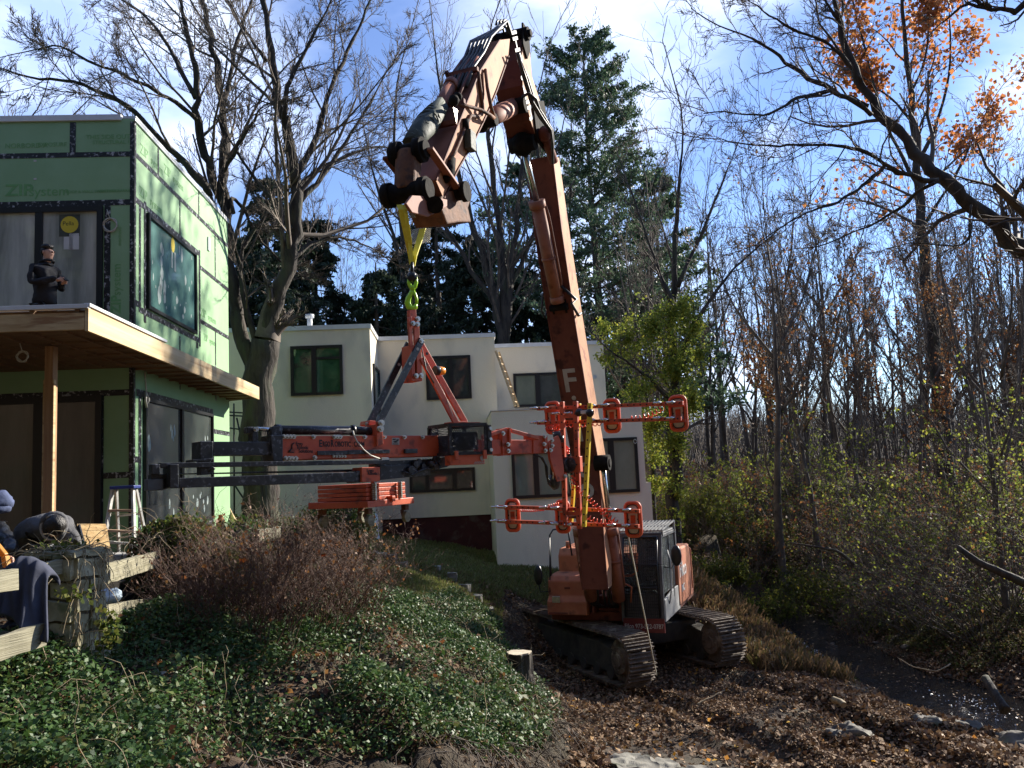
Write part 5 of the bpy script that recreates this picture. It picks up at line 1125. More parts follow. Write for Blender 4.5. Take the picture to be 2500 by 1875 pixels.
m_.cyl(R(893,1035,-.1), R(912,1037,-.1), .02, 8); m_.build('bolts', 'bolt_steel', RB)
rpart([(1108,1029),(1142,1028),(1142,1042),(1108,1042)], .2, .10, 'leg_shoe', 'robot_red', .004)
# caged control box
gk = hitp(1099, 1070, PV+dn*.36, dn); gk.z = 0; gl2 = (-d40*.25+Vector((-.42,.30,0))).normalized()
gr = Vector((.93,.30,0)).normalized(); gl2 = Vector((-gr.y, gr.x, 0)); 
if gl2.y < 0: gl2 = -gl2
gl2 = Vector((-.62,.78,0)).normalized(); gr = Vector((.88,.47,0)).normalized()
zc1 = P(1099,1037,gk.y).z; zc0 = P(1099,1108,gk.y).z; lw = .42; rw = .44
def gpn(a, b, z): return gk+gl2*a+gr*b+UZ*z
m_ = MB()
cs4 = [(0,0),(0,rw),(lw,rw),(lw,0)]
for i in range(4):
    a = cs4[i]; b = cs4[(i+1) % 4]
    for z in (zc0, zc1): m_.beam(gpn(*a,z), gpn(*b,z), .035, .035)
    m_.beam(gpn(*a,zc0), gpn(*a,zc1), .035, .035, gr)
m_.beam(gpn(0,rw+.03,zc0-.02), gpn(0,rw+.03,zc1-.01), .06, .05, gr); m_.build('cage_frame', 'robot_black', RB)
netting([gpn(0,0,zc1), gpn(0,rw,zc1), gpn(0,rw,zc0), gpn(0,0,zc0)], 20, 9, 'cage_mesh', RB, .005).data.materials[0] = MATS['robot_black']
netting([gpn(0,0,zc1), gpn(lw,0,zc1), gpn(lw,0,zc0), gpn(0,0,zc0)], 18, 9, 'cage_mesh', RB, .005).data.materials[0] = MATS['robot_black']
m_ = MB(); m_.box(gpn(lw*.5,rw*.5,(zc0+zc1)/2-.02), lw*.36, rw*.36, .10, (gl2, gr, UZ)); m_.build('control_box', 'robot_black', RB, .008)
m_ = MB(); m_.box(gpn(.0,rw*.5,zc1+.022)+gl2*.04, .03, rw*.36, .004, (gl2, gr, UZ)); m_.build('cage_top_plate', 'robot_red', RB)
m_ = MB(); m_.box(gpn(.05,rw*.45,zc0-.07), .05, rw*.48, .055, (gl2, gr, UZ)); m_.box(gpn(-.03,.05,zc0-.02), .01, .02, .05, (gl2, gr, UZ)); m_.box(gpn(-.03,rw*.9,zc0-.02), .01, .02, .05, (gl2, gr, UZ)); m_.build('cage_bracket', 'robot_red', RB, .004)
m_ = MB()
for k in range(6): m_.prism([gpn(-.002,rw*.62+k*.022,zc0-.12), gpn(-.002,rw*.62+k*.022+.01,zc0-.12), gpn(-.002,rw*.62+k*.022+.03,zc0-.095), gpn(-.002,rw*.62+k*.022+.02,zc0-.095)], gl2*-.003)
q = gpn(0,rw*.86,zc0-.06); m_.cyl(q, q-gl2*.01, .03, 12); m_.build('reflective_marks', 'white_print', RB)
m_ = MB()
for k in range(3): q = gpn(-.02,rw+.03,zc1-.05-k*.12); m_.cyl(q, q-gl2*.03, .02, 8)
m_.build('bolts', 'bolt_steel', RB)
# front arm, trusses, head
rpart([(1175,1073),(1302,1074),(1302,1107),(1175,1111)], .16, .08, 'front_arm', 'robot_red', .006)
rpart([(1225,1050),(1246,1045),(1249,1110),(1228,1111)], .20, .10, 'gusset_plate', 'robot_red', .004); rpart([(1243,1044),(1247,1044),(1250,1111),(1246,1111)], .26, .13, 'gusset_plate', 'robot_red', .002)
rpart([(1302,1062),(1336,1064),(1336,1106),(1302,1107)], .19, .095, 'arm_head', 'robot_red', .005); rpart([(1330,1063),(1337,1063),(1338,1102),(1331,1104)], .24, .12, 'arm_head', 'robot_red', .004)
for off in (.10, -.04):
    arm((1176,1068),(1237,1048), off, .045, .03, 'truss_bar', 'robot_red'); arm((1247,1051),(1315,1070), off, .045, .03, 'truss_bar', 'robot_red')
rpart([(1338,1080),(1363,1063),(1369,1076),(1380,1172),(1361,1176),(1344,1122)], .04, .12, 'tilt_plate', 'robot_red', .004); rpart([(1338,1080),(1363,1063),(1369,1076),(1380,1172),(1361,1176),(1344,1122)], .04, -.06, 'tilt_plate', 'robot_red', .004)
m_ = MB()
for px, py in [(1347,1075),(1348,1088),(1344,1099),(1228,1058),(1240,1085),(1241,1101),(1329,1065),(1328,1084),(1331,1100),(1379,1163)]: bolt(px, py, .125, m_, .016, .03)
m_.build('bolts', 'bolt_steel', RB)
m_ = MB(); m_.cyl(R(1358,1053,.02), R(1362,1075,.02), .055, 14); m_.cyl(R(1371,1064,.05), R(1371,1080,.05), .03, 10); m_.build('pan_motor', 'robot_black', RB)
m_ = MB(); m_.cyl(R(1351,1120,.03), R(1353,1160,.03), .05, 14); m_.tube([R(1352,1160,.03), R(1352,1178,.03), R(1358,1192,.03)], [.07,.085,.04], 14); m_.build('tilt_cylinder', 'robot_black', RB)
m_ = MB(); m_.cyl(R(1352,1133,.09), R(1350,1170,.09), .011, 8); m_.build('tilt_rod', 'chrome', RB)
m_ = MB(); m_.tube([R(1304,1109,.08), R(1320,1116,.1), R(1331,1132,.1), R(1334,1158,.1), R(1338,1175,.08), R(1345,1185,.06)], .012, 6); m_.tube([R(1308,1110,.08), R(1325,1118,.12), R(1336,1140,.12), R(1337,1170,.1)], .010, 6); m_.build('hose', 'hose_black', RB)
# suction frame
S0 = Vector((.50,10.95,0)); se = Vector((.866,-.5,0)).normalized(); sn = Vector((-.5,-.866,0)).normalized()
def SF(px, py, off=0.0): return hitp(px, py, S0+sn*off, sn)
def sbar(p0, p1, wpx, off, th, name, mat, holes=0, hr=.011):
    a = SF(*p0, off); b = SF(*p1, off); w_ = (SF(p0[0], p0[1]+wpx, off)-SF(*p0, off)).length if abs(p1[0]-p0[0]) > abs(p1[1]-p0[1]) else (SF(p0[0]+wpx, p0[1], off)-SF(*p0, off)).length
    m_ = MB(); m_.beam(a, b, th, w_, (b-a).cross(sn)); o = m_.build(name, mat, RB, .003)
    if holes:
        hm = MB()
        for k in range(holes): q = a+(b-a)*((k+.5)/holes)+sn*th/2; hm.cyl(q-sn*.001, q+sn*.0025, hr, 10)
        hm.build('bolt_holes', 'black_print', o)
    return o
sbar((1372,981),(1381,1287), 9.5, .10, .05, 'upright', 'robot_red', 15); sbar((1405,980),(1415,1291), 10.5, .10, .05, 'upright', 'robot_red', 15)
sbar((1441,984),(1426,1286), 9, .17, .05, 'yellow_upright', 'yellow_paint', 15); sbar((1414,985),(1410,1110), 7, -.06, .05, 'yellow_upright', 'yellow_paint', 5); sbar((1401,1185),(1394,1283), 7, -.06, .05, 'yellow_upright', 'yellow_paint', 5)
for p0, p1, n in [((1313,998),(1668,984),24),((1313,1033),(1664,1022),24),((1219,1237),(1562,1248),24),((1216,1272),(1560,1285),24)]: sbar(p0, p1, 8.4, .03, .05, 'cross_bar', 'robot_red', n)
sbar((1379,1016),(1410,1015), 9, .08, .06, 'frame_tie', 'robot_red'); sbar((1377,1253),(1412,1254), 9, .08, .06, 'frame_tie', 'robot_red'); sbar((1379,1008),(1403,1008), 7, .0, .05, 'frame_tie', 'robot_black'); sbar((1381,1262),(1410,1262), 7, .0, .05, 'frame_tie', 'robot_black')
m_ = MB(); m_.cyl(SF(1414,1007,.1), SF(1446,1006,.2), .03, 12); m_.sph(SF(1414,1007,.12), .055, 10); m_.sph(SF(1440,1008,.2), .055, 10); m_.build('clamp', 'black_frame', RB)
m_ = MB(); m_.box(SF(1431,1006,.2), .07, .02, .02, (se, sn, UZ)); m_.build('clamp_plate', 'cup_plate', RB, .003)
m_ = MB(); q = SF(1388,1135,.14); m_.cyl(q-sn*.14, q+sn*.03, .10, 24); m_.cyl(SF(1382,1135,.12), SF(1392,1135,.14), .095, 20); m_.build('rotation_hub', 'robot_black', RB); m_ = MB(); m_.box(SF(1397,1134,.08), .13, .04, .10, (se, sn, UZ)); m_.build('hub_plate', 'robot_red', RB, .005)
m_ = MB()
for px, py in [(1313,996),(1339,995),(1313,1031),(1334,1029),(1367,1009),(1397,1008),(1366,1278),(1397,1280),(1219,1237),(1239,1237),(1216,1271),(1237,1271),(1336,1238),(1364,1239),(1335,1275),(1363,1276),(1615,983),(1648,982),(1614,1020),(1647,1020),(1487,988),(1453,1025),(1455,990),(1485,1024),(1504,1244),(1540,1244),(1502,1281),(1538,1282)]:
    q = SF(px, py, .06); dpin = (sn*.6-se*.8).normalized(); m_.cyl(q, q+dpin*.11, .013, 8); m_.cyl(q+dpin*.02, q+dpin*.05, .022, 8)
m_.build('lock_pins', 'chrome', RB)
def cup(px, py, wpx, hpx, off=-.09):
    c = SF(px, py, off); hw = (SF(px+wpx/2, py, off)-c).length*.92; hh = (SF(px, py-hpx/2, off)-c).length; up = UZ
    def rr_(sw, sh, rad, n=6):
        pts = []
        for cx_, cy_, a0 in [(sw-rad, sh-rad, 0), (-(sw-rad), sh-rad, 90), (-(sw-rad), -(sh-rad), 180), (sw-rad, -(sh-rad), 270)]:
            for k in range(n+1): t = math.radians(a0+90*k/n); pts.append((cx_+rad*math.cos(t), cy_+rad*math.sin(t)))
        return pts
    m_ = MB(); ring = [c+se*x_+up*y_ for x_, y_ in rr_(hw-.024, hh-.024, .06)]; m_.tube(ring+[ring[0], ring[1]], .024, 8, False)
    base = m_.build('suction_cup', 'cup_rubber', RB)
    m_ = MB(); m_.prism([c+se*x_+up*y_+sn*.004 for x_, y_ in rr_(hw-.034, hh-.034, .05)], sn*-.03); m_.build('cup_plate', 'cup_plate', base)
    m_ = MB(); ring = [c+se*x_+up*y_+sn*.012 for x_, y_ in rr_(hw-.05, hh-.05, .05)]; m_.tube(ring+[ring[0], ring[1]], .006, 5, False); m_.build('cup_seal', 'hose_black', base)
    m_ = MB(); m_.box(c+sn*.008-UZ*.0, .032, .003, .05, (se, sn, up)); 
    for s in (-1, 1): m_.box(c+sn*.03+UZ*s*hh*.42, hw*.85, .02, .02, (se, sn, up))
    m_.build('cup_bracket', 'robot_red', base)
    m_ = MB()
    for s in (-1, 1): q = c+se*s*hw*.55+sn*.006; m_.cyl(q, q+sn*.004, .012, 8)
    m_.build('cup_ports', 'black_print', base)
for a in [(1350,1020,42,82),(1494,1015,46,86),(1656,1009,50,91),(1252,1258,40,83),(1374,1261,40,84),(1546,1268,48,90)]: cup(*a)
def helix(pts, r, turns, name='coil_hose'):
    pl = resample(np.array([list(p) for p in pts]), turns*10+1); m_ = MB(); out = []
    for i, p in enumerate(pl):
        t = Vector(pl[min(i+1, len(pl)-1)]-pl[max(i-1, 0)]).normalized(); x_, y_ = perp(t); a = i*2*math.pi/10; out.append(Vector(p)+(x_*math.cos(a)+y_*math.sin(a))*r)
    m_.tube(out, .0065, 5, False); return m_.build(name, 'coil_red', RB)
helix([SF(1535,1022,.0), SF(1560,1020,.02), SF(1590,1012,.02), SF(1625,994,.03)], .030, 9)
helix([SF(1400,1160,.16), SF(1398,1180,.16), SF(1408,1192,.16), SF(1435,1215,.16), SF(1470,1250,.14), SF(1508,1276,.12)], .030, 18)
helix([SF(1433,1262,.1), SF(1455,1272,.1), SF(1485,1275,.1), SF(1500,1275,.06)], .028, 7)
helix([SF(1382,1037,.02), SF(1400,1040,.02), SF(1430,1038,.02), SF(1470,1034,.02)], .024, 9)
helix([SF(1335,1045,.05), SF(1350,1042,.08), SF(1362,1046,.08), SF(1360,1056,.08), SF(1352,1048,.1)], .030, 9)
helix([SF(1268,1246,.0), SF(1300,1247,.0), SF(1330,1244,.0)], .012, 12)
helix([SF(1336,1236,.05), SF(1350,1233,.05), SF(1365,1230,.05)], .018, 5)
helix([SF(1380,1100,.0), SF(1385,1090,.0), SF(1384,1108,.0)], .03, 5)
m_ = MB(); m_.tube([SF(1524,1315,-.05), SF(1535,1335,-.05)], .006, 5)
rp0 = SF(1533,1305,-.1); tl = P(1603,1648,15.2); 
m_ = MB(); pts = [rp0+(tl-rp0)*(k/12)-UZ*.0*math.sin(math.pi*k/12) for k in range(13)]; m_.tube(pts, .010, 5); tag(m_.build('tag_line', 'cable_white'), 'thin pale tag line running down from the suction frame past the cab', 'rope')
# ---------------------------------------------------------------- trees
def tree_from(limbs, name, label, catg, group=None, levels=((7,.9,(.45,.75),.5,.15),(6,.8,(.4,.7),.5,.2),(5,.8,(.4,.7),.55,.2)), base=None, wander=.16, up=.06, twig=.008, mats=('bark','twig_bark'), leaves=None, lscale=1.0, k_=6, minlen=0.0, lens0=None, tr=.5):
    """limbs: list of (points (n,3), r0, r1, density) drawn by hand; further levels grow from them"""
    base = base if base is not None else Vector(limbs[0][0][0])
    t = thing(name, tuple(base), label, catg, group); b = np.array(base)
    tm = MB(); first = []
    for pts, r0, r1, *dn_ in limbs:
        q = resample(np.array([list(p) for p in pts]), max(8, 3*len(pts))); rr_ = np.linspace(r0, r1, len(q))**1.0
        rr_ = r1+(r0-r1)*(1-np.linspace(0, 1, len(q)))**1.15
        q[1:-1] += rng.normal(size=q[1:-1].shape)*np.minimum(rr_[1:-1,None]*.35, .05)
        tm.tube([Vector(p) for p in q], list(rr_), 16 if r0 > .2 else 10); first.append((q, rr_, dn_[0] if dn_ else 1.0))
    tm.v = [Vector(v) for v in tm.v]; tr_o = tm.build('trunk', mats[0], t)
    jitter_mesh(tr_o, .035, 3.2, 1)
    from mathutils import noise
    for v_ in tr_o.data.vertices: c_ = v_.co; n_ = noise.noise_vector(Vector((c_.x*11, c_.y*11, c_.z*1.6))); v_.co += Vector((n_.x, n_.y, 0))*.03
    # level-0 spawn
    P_ = []; D_ = []; L_s = []; R_s = []
    n0, a0, lr0, rr0, t00 = levels[0]
    for q, r, dens in first:
        n = max(1, int(n0*dens)); L0 = np.linalg.norm(np.diff(q, axis=0), axis=1).sum() if lens0 is None else lens0
        p, d, l, r_s = spawn(q[None], r[None], n, t00, 1.0, a0, lr0, rr0, np.array([L0]))
        P_.append(p); D_.append(d); L_s.append(l); R_s.append(r_s)
        # continuation at the tip
        P_.append(q[-1:]); D_.append(nrm(q[-1:]-q[-2:-1])); L_s.append(np.array([L0*.35])); R_s.append(r[-1:])
    Pc, Dc, Lc, Rc = map(np.concatenate, (P_, D_, L_s, R_s)); batches = []; lastp = None
    for li in range(len(levels)):
        pts, rad = grow(Pc, Dc, Lc, np.maximum(Rc, twig), k_, wander, up, .35); batches.append((pts, np.maximum(rad, twig*.7), 5 if li == 0 else 3)); lastp = (pts, rad, Lc)
        if li+1 < len(levels):
            n, a, lr, rr2, t0 = levels[li+1]; Pc, Dc, Lc, Rc = spawn(pts, rad, n, t0, 1.0, a, lr, rr2, Lc)
            Lc = np.maximum(Lc, .12)
    v, q = tubes_np([(p-b, r, s) for p, r, s in batches]); link_mesh('crown', mesh_np('crown', v, q), mats[1], t)
    if leaves:
        mat, n, size, tlo, jit = leaves; pts = lastp[0]; N = len(pts); pi = rng.integers(0, N, n); f = rng.uniform(tlo, 1, n)*(k_-1); i = np.minimum(f.astype(int), k_-2); f = (f-i)[:,None]
        p = pts[pi,i]*(1-f)+pts[pi,i+1]*f+rng.normal(size=(n,3))*jit
        v, q = leaf_np(p-b, size*rng.uniform(.6, 1.2, n), droop=.5, aspect=.8); link_mesh('foliage', mesh_np('foliage', v, q), mat, t)
    return t
def pl(pts): return [P(*p) for p in pts]
def PLY(pts, Y, dY=0): 
    n = len(pts); return [P(x, y, Y+dY*i/max(1, n-1)) for i, (x, y) in enumerate(pts)]
LV4 = ((9,.65,(.30,.55),.42,.1),(6,.6,(.4,.7),.5,.12),(6,.55,(.4,.7),.55,.12),(4,.5,(.45,.75),.6,.15))
zb = gz(P(635,1200,21).x, 21)
big = [
 (PLY([(640,1300),(636,1150),(632,1000),(636,900),(650,830)],21,0), 0.475,0.360,.15),
 (PLY([(650,860),(662,780),(690,690),(715,600),(727,520),(722,440),(712,370),(690,280),(668,170),(652,60),(640,-80)],21,-.6), 0.229,0.056,1),
 (PLY([(632,950),(600,860),(578,760),(566,660),(558,560),(545,470),(550,380),(545,290),(530,180),(515,80),(480,-60)],21,.8), 0.200,0.056,1),
 (PLY([(545,500),(520,430),(488,350),(484,260),(480,170),(455,90),(440,0),(415,-100)],21.5,-1), 0.126,0.040,1),
 (PLY([(512,480),(470,420),(400,350),(330,270),(250,225),(170,195),(90,195),(10,170)],21,-2.0), 0.111,0.020,1.2),
 (PLY([(480,290),(430,250),(370,215),(300,180),(220,150),(150,110),(90,120)],21,-2.5), 0.067,0.016,1.1),
 (PLY([(478,240),(430,150),(400,90),(360,40),(300,0),(240,-40)],21,1.5), 0.067,0.020,1),
 (PLY([(545,300),(560,200),(580,90),(615,0),(640,-90)],21.5,1), 0.074,0.024,1),
 (PLY([(548,420),(600,330),(640,250),(700,245)],21,-1), 0.052,0.016,.9),
 (PLY([(715,440),(770,350),(800,240),(835,150),(880,60),(920,-30)],20.5,1.5), 0.096,0.024,1),
 (PLY([(725,500),(790,430),(850,340),(905,250),(960,150)],20.8,2.5), 0.074,0.020,1.1),
 (PLY([(690,290),(700,200),(750,120),(790,40),(830,-40)],20.5,0), 0.067,0.024,1),
 (PLY([(722,460),(780,410),(860,375),(940,350),(985,380)],21,3), 0.074,0.016,1.1),
 (PLY([(705,640),(760,590),(820,575),(880,590),(930,620)],20.9,2.5), 0.067,0.016,1.1),
 (PLY([(712,560),(650,470),(600,410),(560,340),(540,300)],20.6,.5), 0.059,0.016,.9),
 (PLY([(640,880),(600,760),(585,640),(605,570),(660,520),(735,440),(830,395)],20.8,1.5), 0.096,0.016,.9),
 (PLY([(570,520),(560,470),(590,500),(640,600),(700,650)],21.2,.8), 0.052,0.032,.4),
 (PLY([(650,150),(600,80),(560,10),(520,-60)],21,1.4), 0.052,0.016,1),
]
tree_from(big, 'bare_tree', 'huge bare tree with forked shaggy trunk between the green and the white house', 'tree', levels=LV4, base=Vector((P(635,1200,21).x, 21, zb)), twig=.0068, up=.04, wander=.10)
# right leaning tree
lean = [
 (PLY([(2700,800),(2590,690),(2500,600),(2420,535),(2340,470),(2270,410),(2205,345),(2150,290),(2095,190),(2060,110),(2035,0),(2020,-80)],11.46,.8), 0.1456,0.0306,1),
 (PLY([(2830,1930),(2825,1500),(2805,1150),(2770,930),(2700,800),(2640,740)],11.40,.05), 0.182,0.131,.05),
 (PLY([(2290,440),(2240,435),(2190,425),(2160,400),(2130,375),(2070,360),(2000,352),(1900,352),(1830,355),(1760,340)],11.53,-1), 0.0412,0.0074,1.4),
 (PLY([(2120,260),(2060,235),(2000,205),(1930,165),(1870,110),(1800,80),(1720,50),(1690,20)],11.77,1), 0.0437,0.0074,1.3),
 (PLY([(2130,280),(2050,225),(1980,225),(1930,250),(1870,285),(1800,275),(1720,272)],11.77,-1.5), 0.0412,0.0074,1.2),
 (PLY([(2163,398),(2140,428),(2100,460),(2040,495),(1980,515),(1900,560),(1840,600)],11.46,-1), 0.0291,0.0061,1.1),
 (PLY([(2285,445),(2240,470),(2180,520),(2100,560),(2010,600),(1930,610)],11.46,1), 0.0291,0.0061,1.1),
 (PLY([(2080,170),(2020,100),(1960,80),(1900,50),(1850,20),(1800,-20)],11.85,0), 0.0291,0.0074,1.2),
 (PLY([(2370,500),(2360,560),(2365,590),(2330,605),(2270,590),(2200,600)],11.38,0), 0.0194,0.0061,.8),
 (PLY([(2045,50),(2010,0),(1990,-60)],12.01,0), 0.0243,0.0122,1),
 (PLY([(2100,200),(2060,120),(2055,20),(2060,-60)],11.93,1), 0.0291,0.0122,1),
]
tree_from(lean, 'bare_tree', 'bare tree leaning in from the right with its trunk slanting across the sky', 'tree', levels=((10,.7,(.2,.42),.45,.1),(6,.65,(.4,.7),.5,.12),(6,.6,(.4,.7),.6,.12)), base=Vector((P(2830,1800,11.45).x, 11.45, gz(P(2830,1800,11.45).x, 11.45))), twig=.0042, up=.03, wander=.2)
# trunk foot of the leaning tree, off to the right, down to the ground
tr2 = [
 (PLY([(2760,1900),(2750,1300),(2735,700),(2690,200),(2600,-50)],13,0), .20,.10,.1),
 (PLY([(2640,20),(2560,-40),(2480,35),(2420,18),(2370,8),(2330,25),(2300,55)],13,0), .10,.012,1),
 (PLY([(2420,18),(2380,0),(2330,-20)],13,0), .05,.02,1),
]
tree_from(tr2, 'bare_tree', 'bare tree beyond the right edge with only its bough showing at the top right corner', 'tree', base=Vector((P(2760,1800,13).x, 13, gz(P(2760,1800,13).x, 13))), levels=((8,.9,(.3,.5),.45,.1),(5,.85,(.4,.7),.5,.15),(4,.8,(.35,.6),.6,.15)), twig=.006)
# orange maple
def straight(x, ytop, ybot, Y, r0, lean_=0, n=7): return (PLY([(x+lean_*(1-k/(n-1)), ybot+(ytop-ybot)*k/(n-1)) for k in range(n)], Y, 0), r0, r0*.18, 1)
mY = 34
maple = [(PLY([(2320,1250),(2305,1050),(2285,900),(2262,700),(2250,560),(2246,460),(2232,330),(2220,200),(2205,60),(2200,-60)],mY,0), .34,.06,1),
 (PLY([(2246,470),(2200,380),(2150,270),(2120,150),(2090,40),(2070,-40)],mY,-1), .09,.02,1),
 (PLY([(2240,400),(2290,300),(2320,180),(2320,60),(2310,-40)],mY,1), .09,.02,1),
 (PLY([(2250,560),(2330,440),(2380,330),(2420,250)],mY,1), .08,.02,.8),
 (PLY([(2228,300),(2170,230),(2110,200),(2080,150)],mY,.5), .06,.02,1),(PLY([(2222,230),(2260,150),(2270,60),(2260,-30)],mY,-.5), .06,.02,1)]
mt = tree_from(maple, 'maple_tree', 'tall maple still carrying orange leaves against the sky behind the leaning tree', 'tree', levels=((9,.8,(.16,.3),.45,.45),(6,.8,(.4,.7),.5,.15),(6,.8,(.4,.7),.55,.15)), twig=.008, leaves=('orange_leaf', 4600, .24, .2, .32), base=Vector((P(2320,1150,mY).x, mY, gz(P(2320,1150,mY).x, mY))))
# prune orange leaves low down happens naturally by limb choice
# ---- centre multi-stem tree behind the white house
def multistem(px, pyb, Y, stems, label, r0=.2, lv=LV4, tw=.012, leaves=None, group=None, name='bare_tree'):
    limbs = []; 
    for pts, r in stems: limbs.append((PLY([(px, pyb)]+pts, Y, rng.uniform(-2, 2)), r, .03, 1))
    x0 = P(px, pyb, Y); return tree_from(limbs, name, label, 'tree', group, levels=lv, base=Vector((x0.x, Y, x0.z)), twig=tw, up=.12, wander=.13, leaves=leaves)
LVs = ((9,.5,(.22,.42),.45,.15),(6,.6,(.4,.65),.5,.15),(5,.7,(.4,.6),.55,.15))
multistem(1230, 900, 36, [([(1218,750),(1170,600),(1135,480),(1095,330),(1070,200),(1060,100)],.22),([(1235,700),(1215,560),(1205,420),(1190,300),(1180,160),(1200,60)],.26),([(1240,720),(1260,560),(1275,400),(1290,300),(1320,200)],.22),([(1225,760),(1150,660),(1090,560),(1050,480),(1000,330)],.18),([(1245,700),(1310,560),(1340,430),(1370,330)],.16)], 'bare many stemmed tree behind the white house and the stick', lv=LVs)
multistem(1000, 900, 44, [([(990,700),(980,500),(960,350),(965,200),(990,120)],.22),([(1010,700),(1040,520),(1060,350),(1080,200)],.2),([(990,640),(930,500),(900,380),(880,260)],.16)], 'faint bare tree far behind the white house roof, left of the stick', lv=LVs, tw=.013)
multistem(1360, 950, 45, [([(1350,700),(1330,500),(1310,350),(1290,200),(1270,120)],.22),([(1370,700),(1390,520),(1400,380),(1395,300)],.2)], 'bare tree far behind the excavator boom', lv=LVs, tw=.013)
multistem(-60, 900, 40, [([(-40,600),(0,420),(40,320),(90,270)],.2),([(-20,560),(100,380),(160,290),(200,260)],.16)], 'bare tree behind the green house roof at the far left', lv=LVs, tw=.013)
# ---- conifers
def conifer(name, label, base, H, Rb, nwh, mat, nb=6, seed=1, droop=-.12, dens=60, up0=.25, start=.12, needle=.28, topfill=1.0, group=None, aspect=.22, trunk_r=.28, shape=1.0, gap=.25):
    g = np.random.default_rng(seed); t = thing(name, tuple(base), label, 'tree', group)
    m_ = MB(); m_.tube([Vector((0,0,-1)), Vector((.1,0,H*.35)), Vector((-.05,.05,H*.7)), Vector((0,0,H))], [trunk_r, trunk_r*.8, trunk_r*.4, .03], 9); m_.v = [v+Vector(base) for v in m_.v]; m_.build('trunk', 'far_bark', t)
    Pn = []; Dn = []; Ln = []; Rn = []
    for i in range(nwh):
        f = start+(1-start)*((i+g.uniform(-.3,.3))/nwh); f = min(max(f, start), .99); z = H*f; rr_ = Rb*((1-f)**shape)*g.uniform(.8,1.15)+.35
        for j in range(nb):
            if g.uniform() < gap: continue
            a = g.uniform(0, 2*math.pi); Pn.append((0,0,z)); el = up0*(.4+1.3*f)+g.uniform(-.1,.1); Dn.append((math.cos(a)*math.cos(el), math.sin(a)*math.cos(el), math.sin(el))); Ln.append(rr_*g.uniform(.65,1.1)); Rn.append(.05*(1-f)+.018)
    pts, rad = grow(np.array(Pn), np.array(Dn), np.array(Ln), np.array(Rn), 6, .07, droop*.3, .3)
    p2, d2, l2, r2 = spawn(pts, rad, 14, .22, 1.0, .75, (.22,.42), .5, np.array(Ln)); l2 = np.clip(l2, .3, 2.2)
    d2[:,2] *= .45; pts2, rad2 = grow(p2, d2, l2, np.maximum(r2,.008), 5, .12, .08 if droop > -.2 else -.12, .4)
    v, q = tubes_np([(pts, rad, 4), (pts2, np.maximum(rad2,.006), 3)]); link_mesh('branches', mesh_np('branches', v, q), 'far_bark', t)
    N = len(pts2); n = N*dens//2; pi = rng.integers(0, N, n); f = rng.uniform(.15, 1, n)*4; i = np.minimum(f.astype(int), 3); f = (f-i)[:,None]; p = pts2[pi,i]*(1-f)+pts2[pi,i+1]*f+rng.normal(size=(n,3))*.05
    dd = nrm(pts2[pi,i+1]-pts2[pi,i]+rng.normal(size=(n,3))*.55+np.array([0,0,.25 if droop > -.2 else -.5])); a = rperp(dd); size = (needle*rng.uniform(.6,1.25,n))[:,None]
    vv = np.stack([p, p+dd*size*.5+a*size*aspect, p+dd*size, p+dd*size*.5-a*size*aspect], 1).reshape(-1,3); link_mesh('needles', mesh_np('needles', vv, np.arange(n*4).reshape(-1,4)), mat, t); return t
def cbase(px, Y, zb=None): x = P(px, 1100, Y).x; z = gz(x, Y) if zb is None else zb; return (x, Y, z)
def ht(px, py, Y, b): return P(px, py, Y).z-b[2]
b = cbase(1475, 40); conifer('pine_tree', 'tall white pine with long tufted boughs rising behind the excavator boom', (P(1480,1100,40).x, 40, b[2]), ht(1495,85,40,b), 6.3, 34, 'pine_needle', nb=8, seed=3, dens=58, up0=.34, start=.2, needle=.18, shape=.48, gap=.32)
b = cbase(1350, 47); conifer('pine_tree', 'shaded white pine half hidden by the boom', b, ht(1385,330,47,b), 7, 24, 'pine_needle', nb=7, seed=8, dens=26, up0=.25, start=.2, needle=.32, shape=.6)
b = cbase(1640, 46); conifer('pine_tree', 'small pine right of the tall white pine', b, ht(1620,420,46,b), 5.4, 20, 'pine_needle', nb=6, seed=9, dens=24, up0=.3, start=.25, needle=.32, shape=.6)
for k, (px, py, Y, R_, lab) in enumerate([(660,425,34,4.2,'dark conifer with feathery top behind the forked trunk'),(780,520,38,3.6,'dark conifer right of the forked trunk, above the white roof'),(930,640,36,3.4,'low dark spruce left of the green hook'),(1085,430,42,4.6,'dark drooping spruce behind the white middle block'),(1175,560,40,4.2,'dark spruce just left of the excavator boom'),(590,560,36,3.5,'dark conifer seen between the green house and the forked trunk'),(1010,560,46,4.0,'dark spruce behind the yellow sling'),(1300,640,42,4.2,'dark spruce behind the boom, over the right hand roof')]):
    b = cbase(px, Y); conifer('spruce_tree', lab, b, ht(px, py, Y, b), R_*1.1, 24, 'spruce_needle', nb=8, seed=20+k, dens=34, droop=-.3, up0=-.05, start=.08, needle=.24, shape=.8, gap=.2)
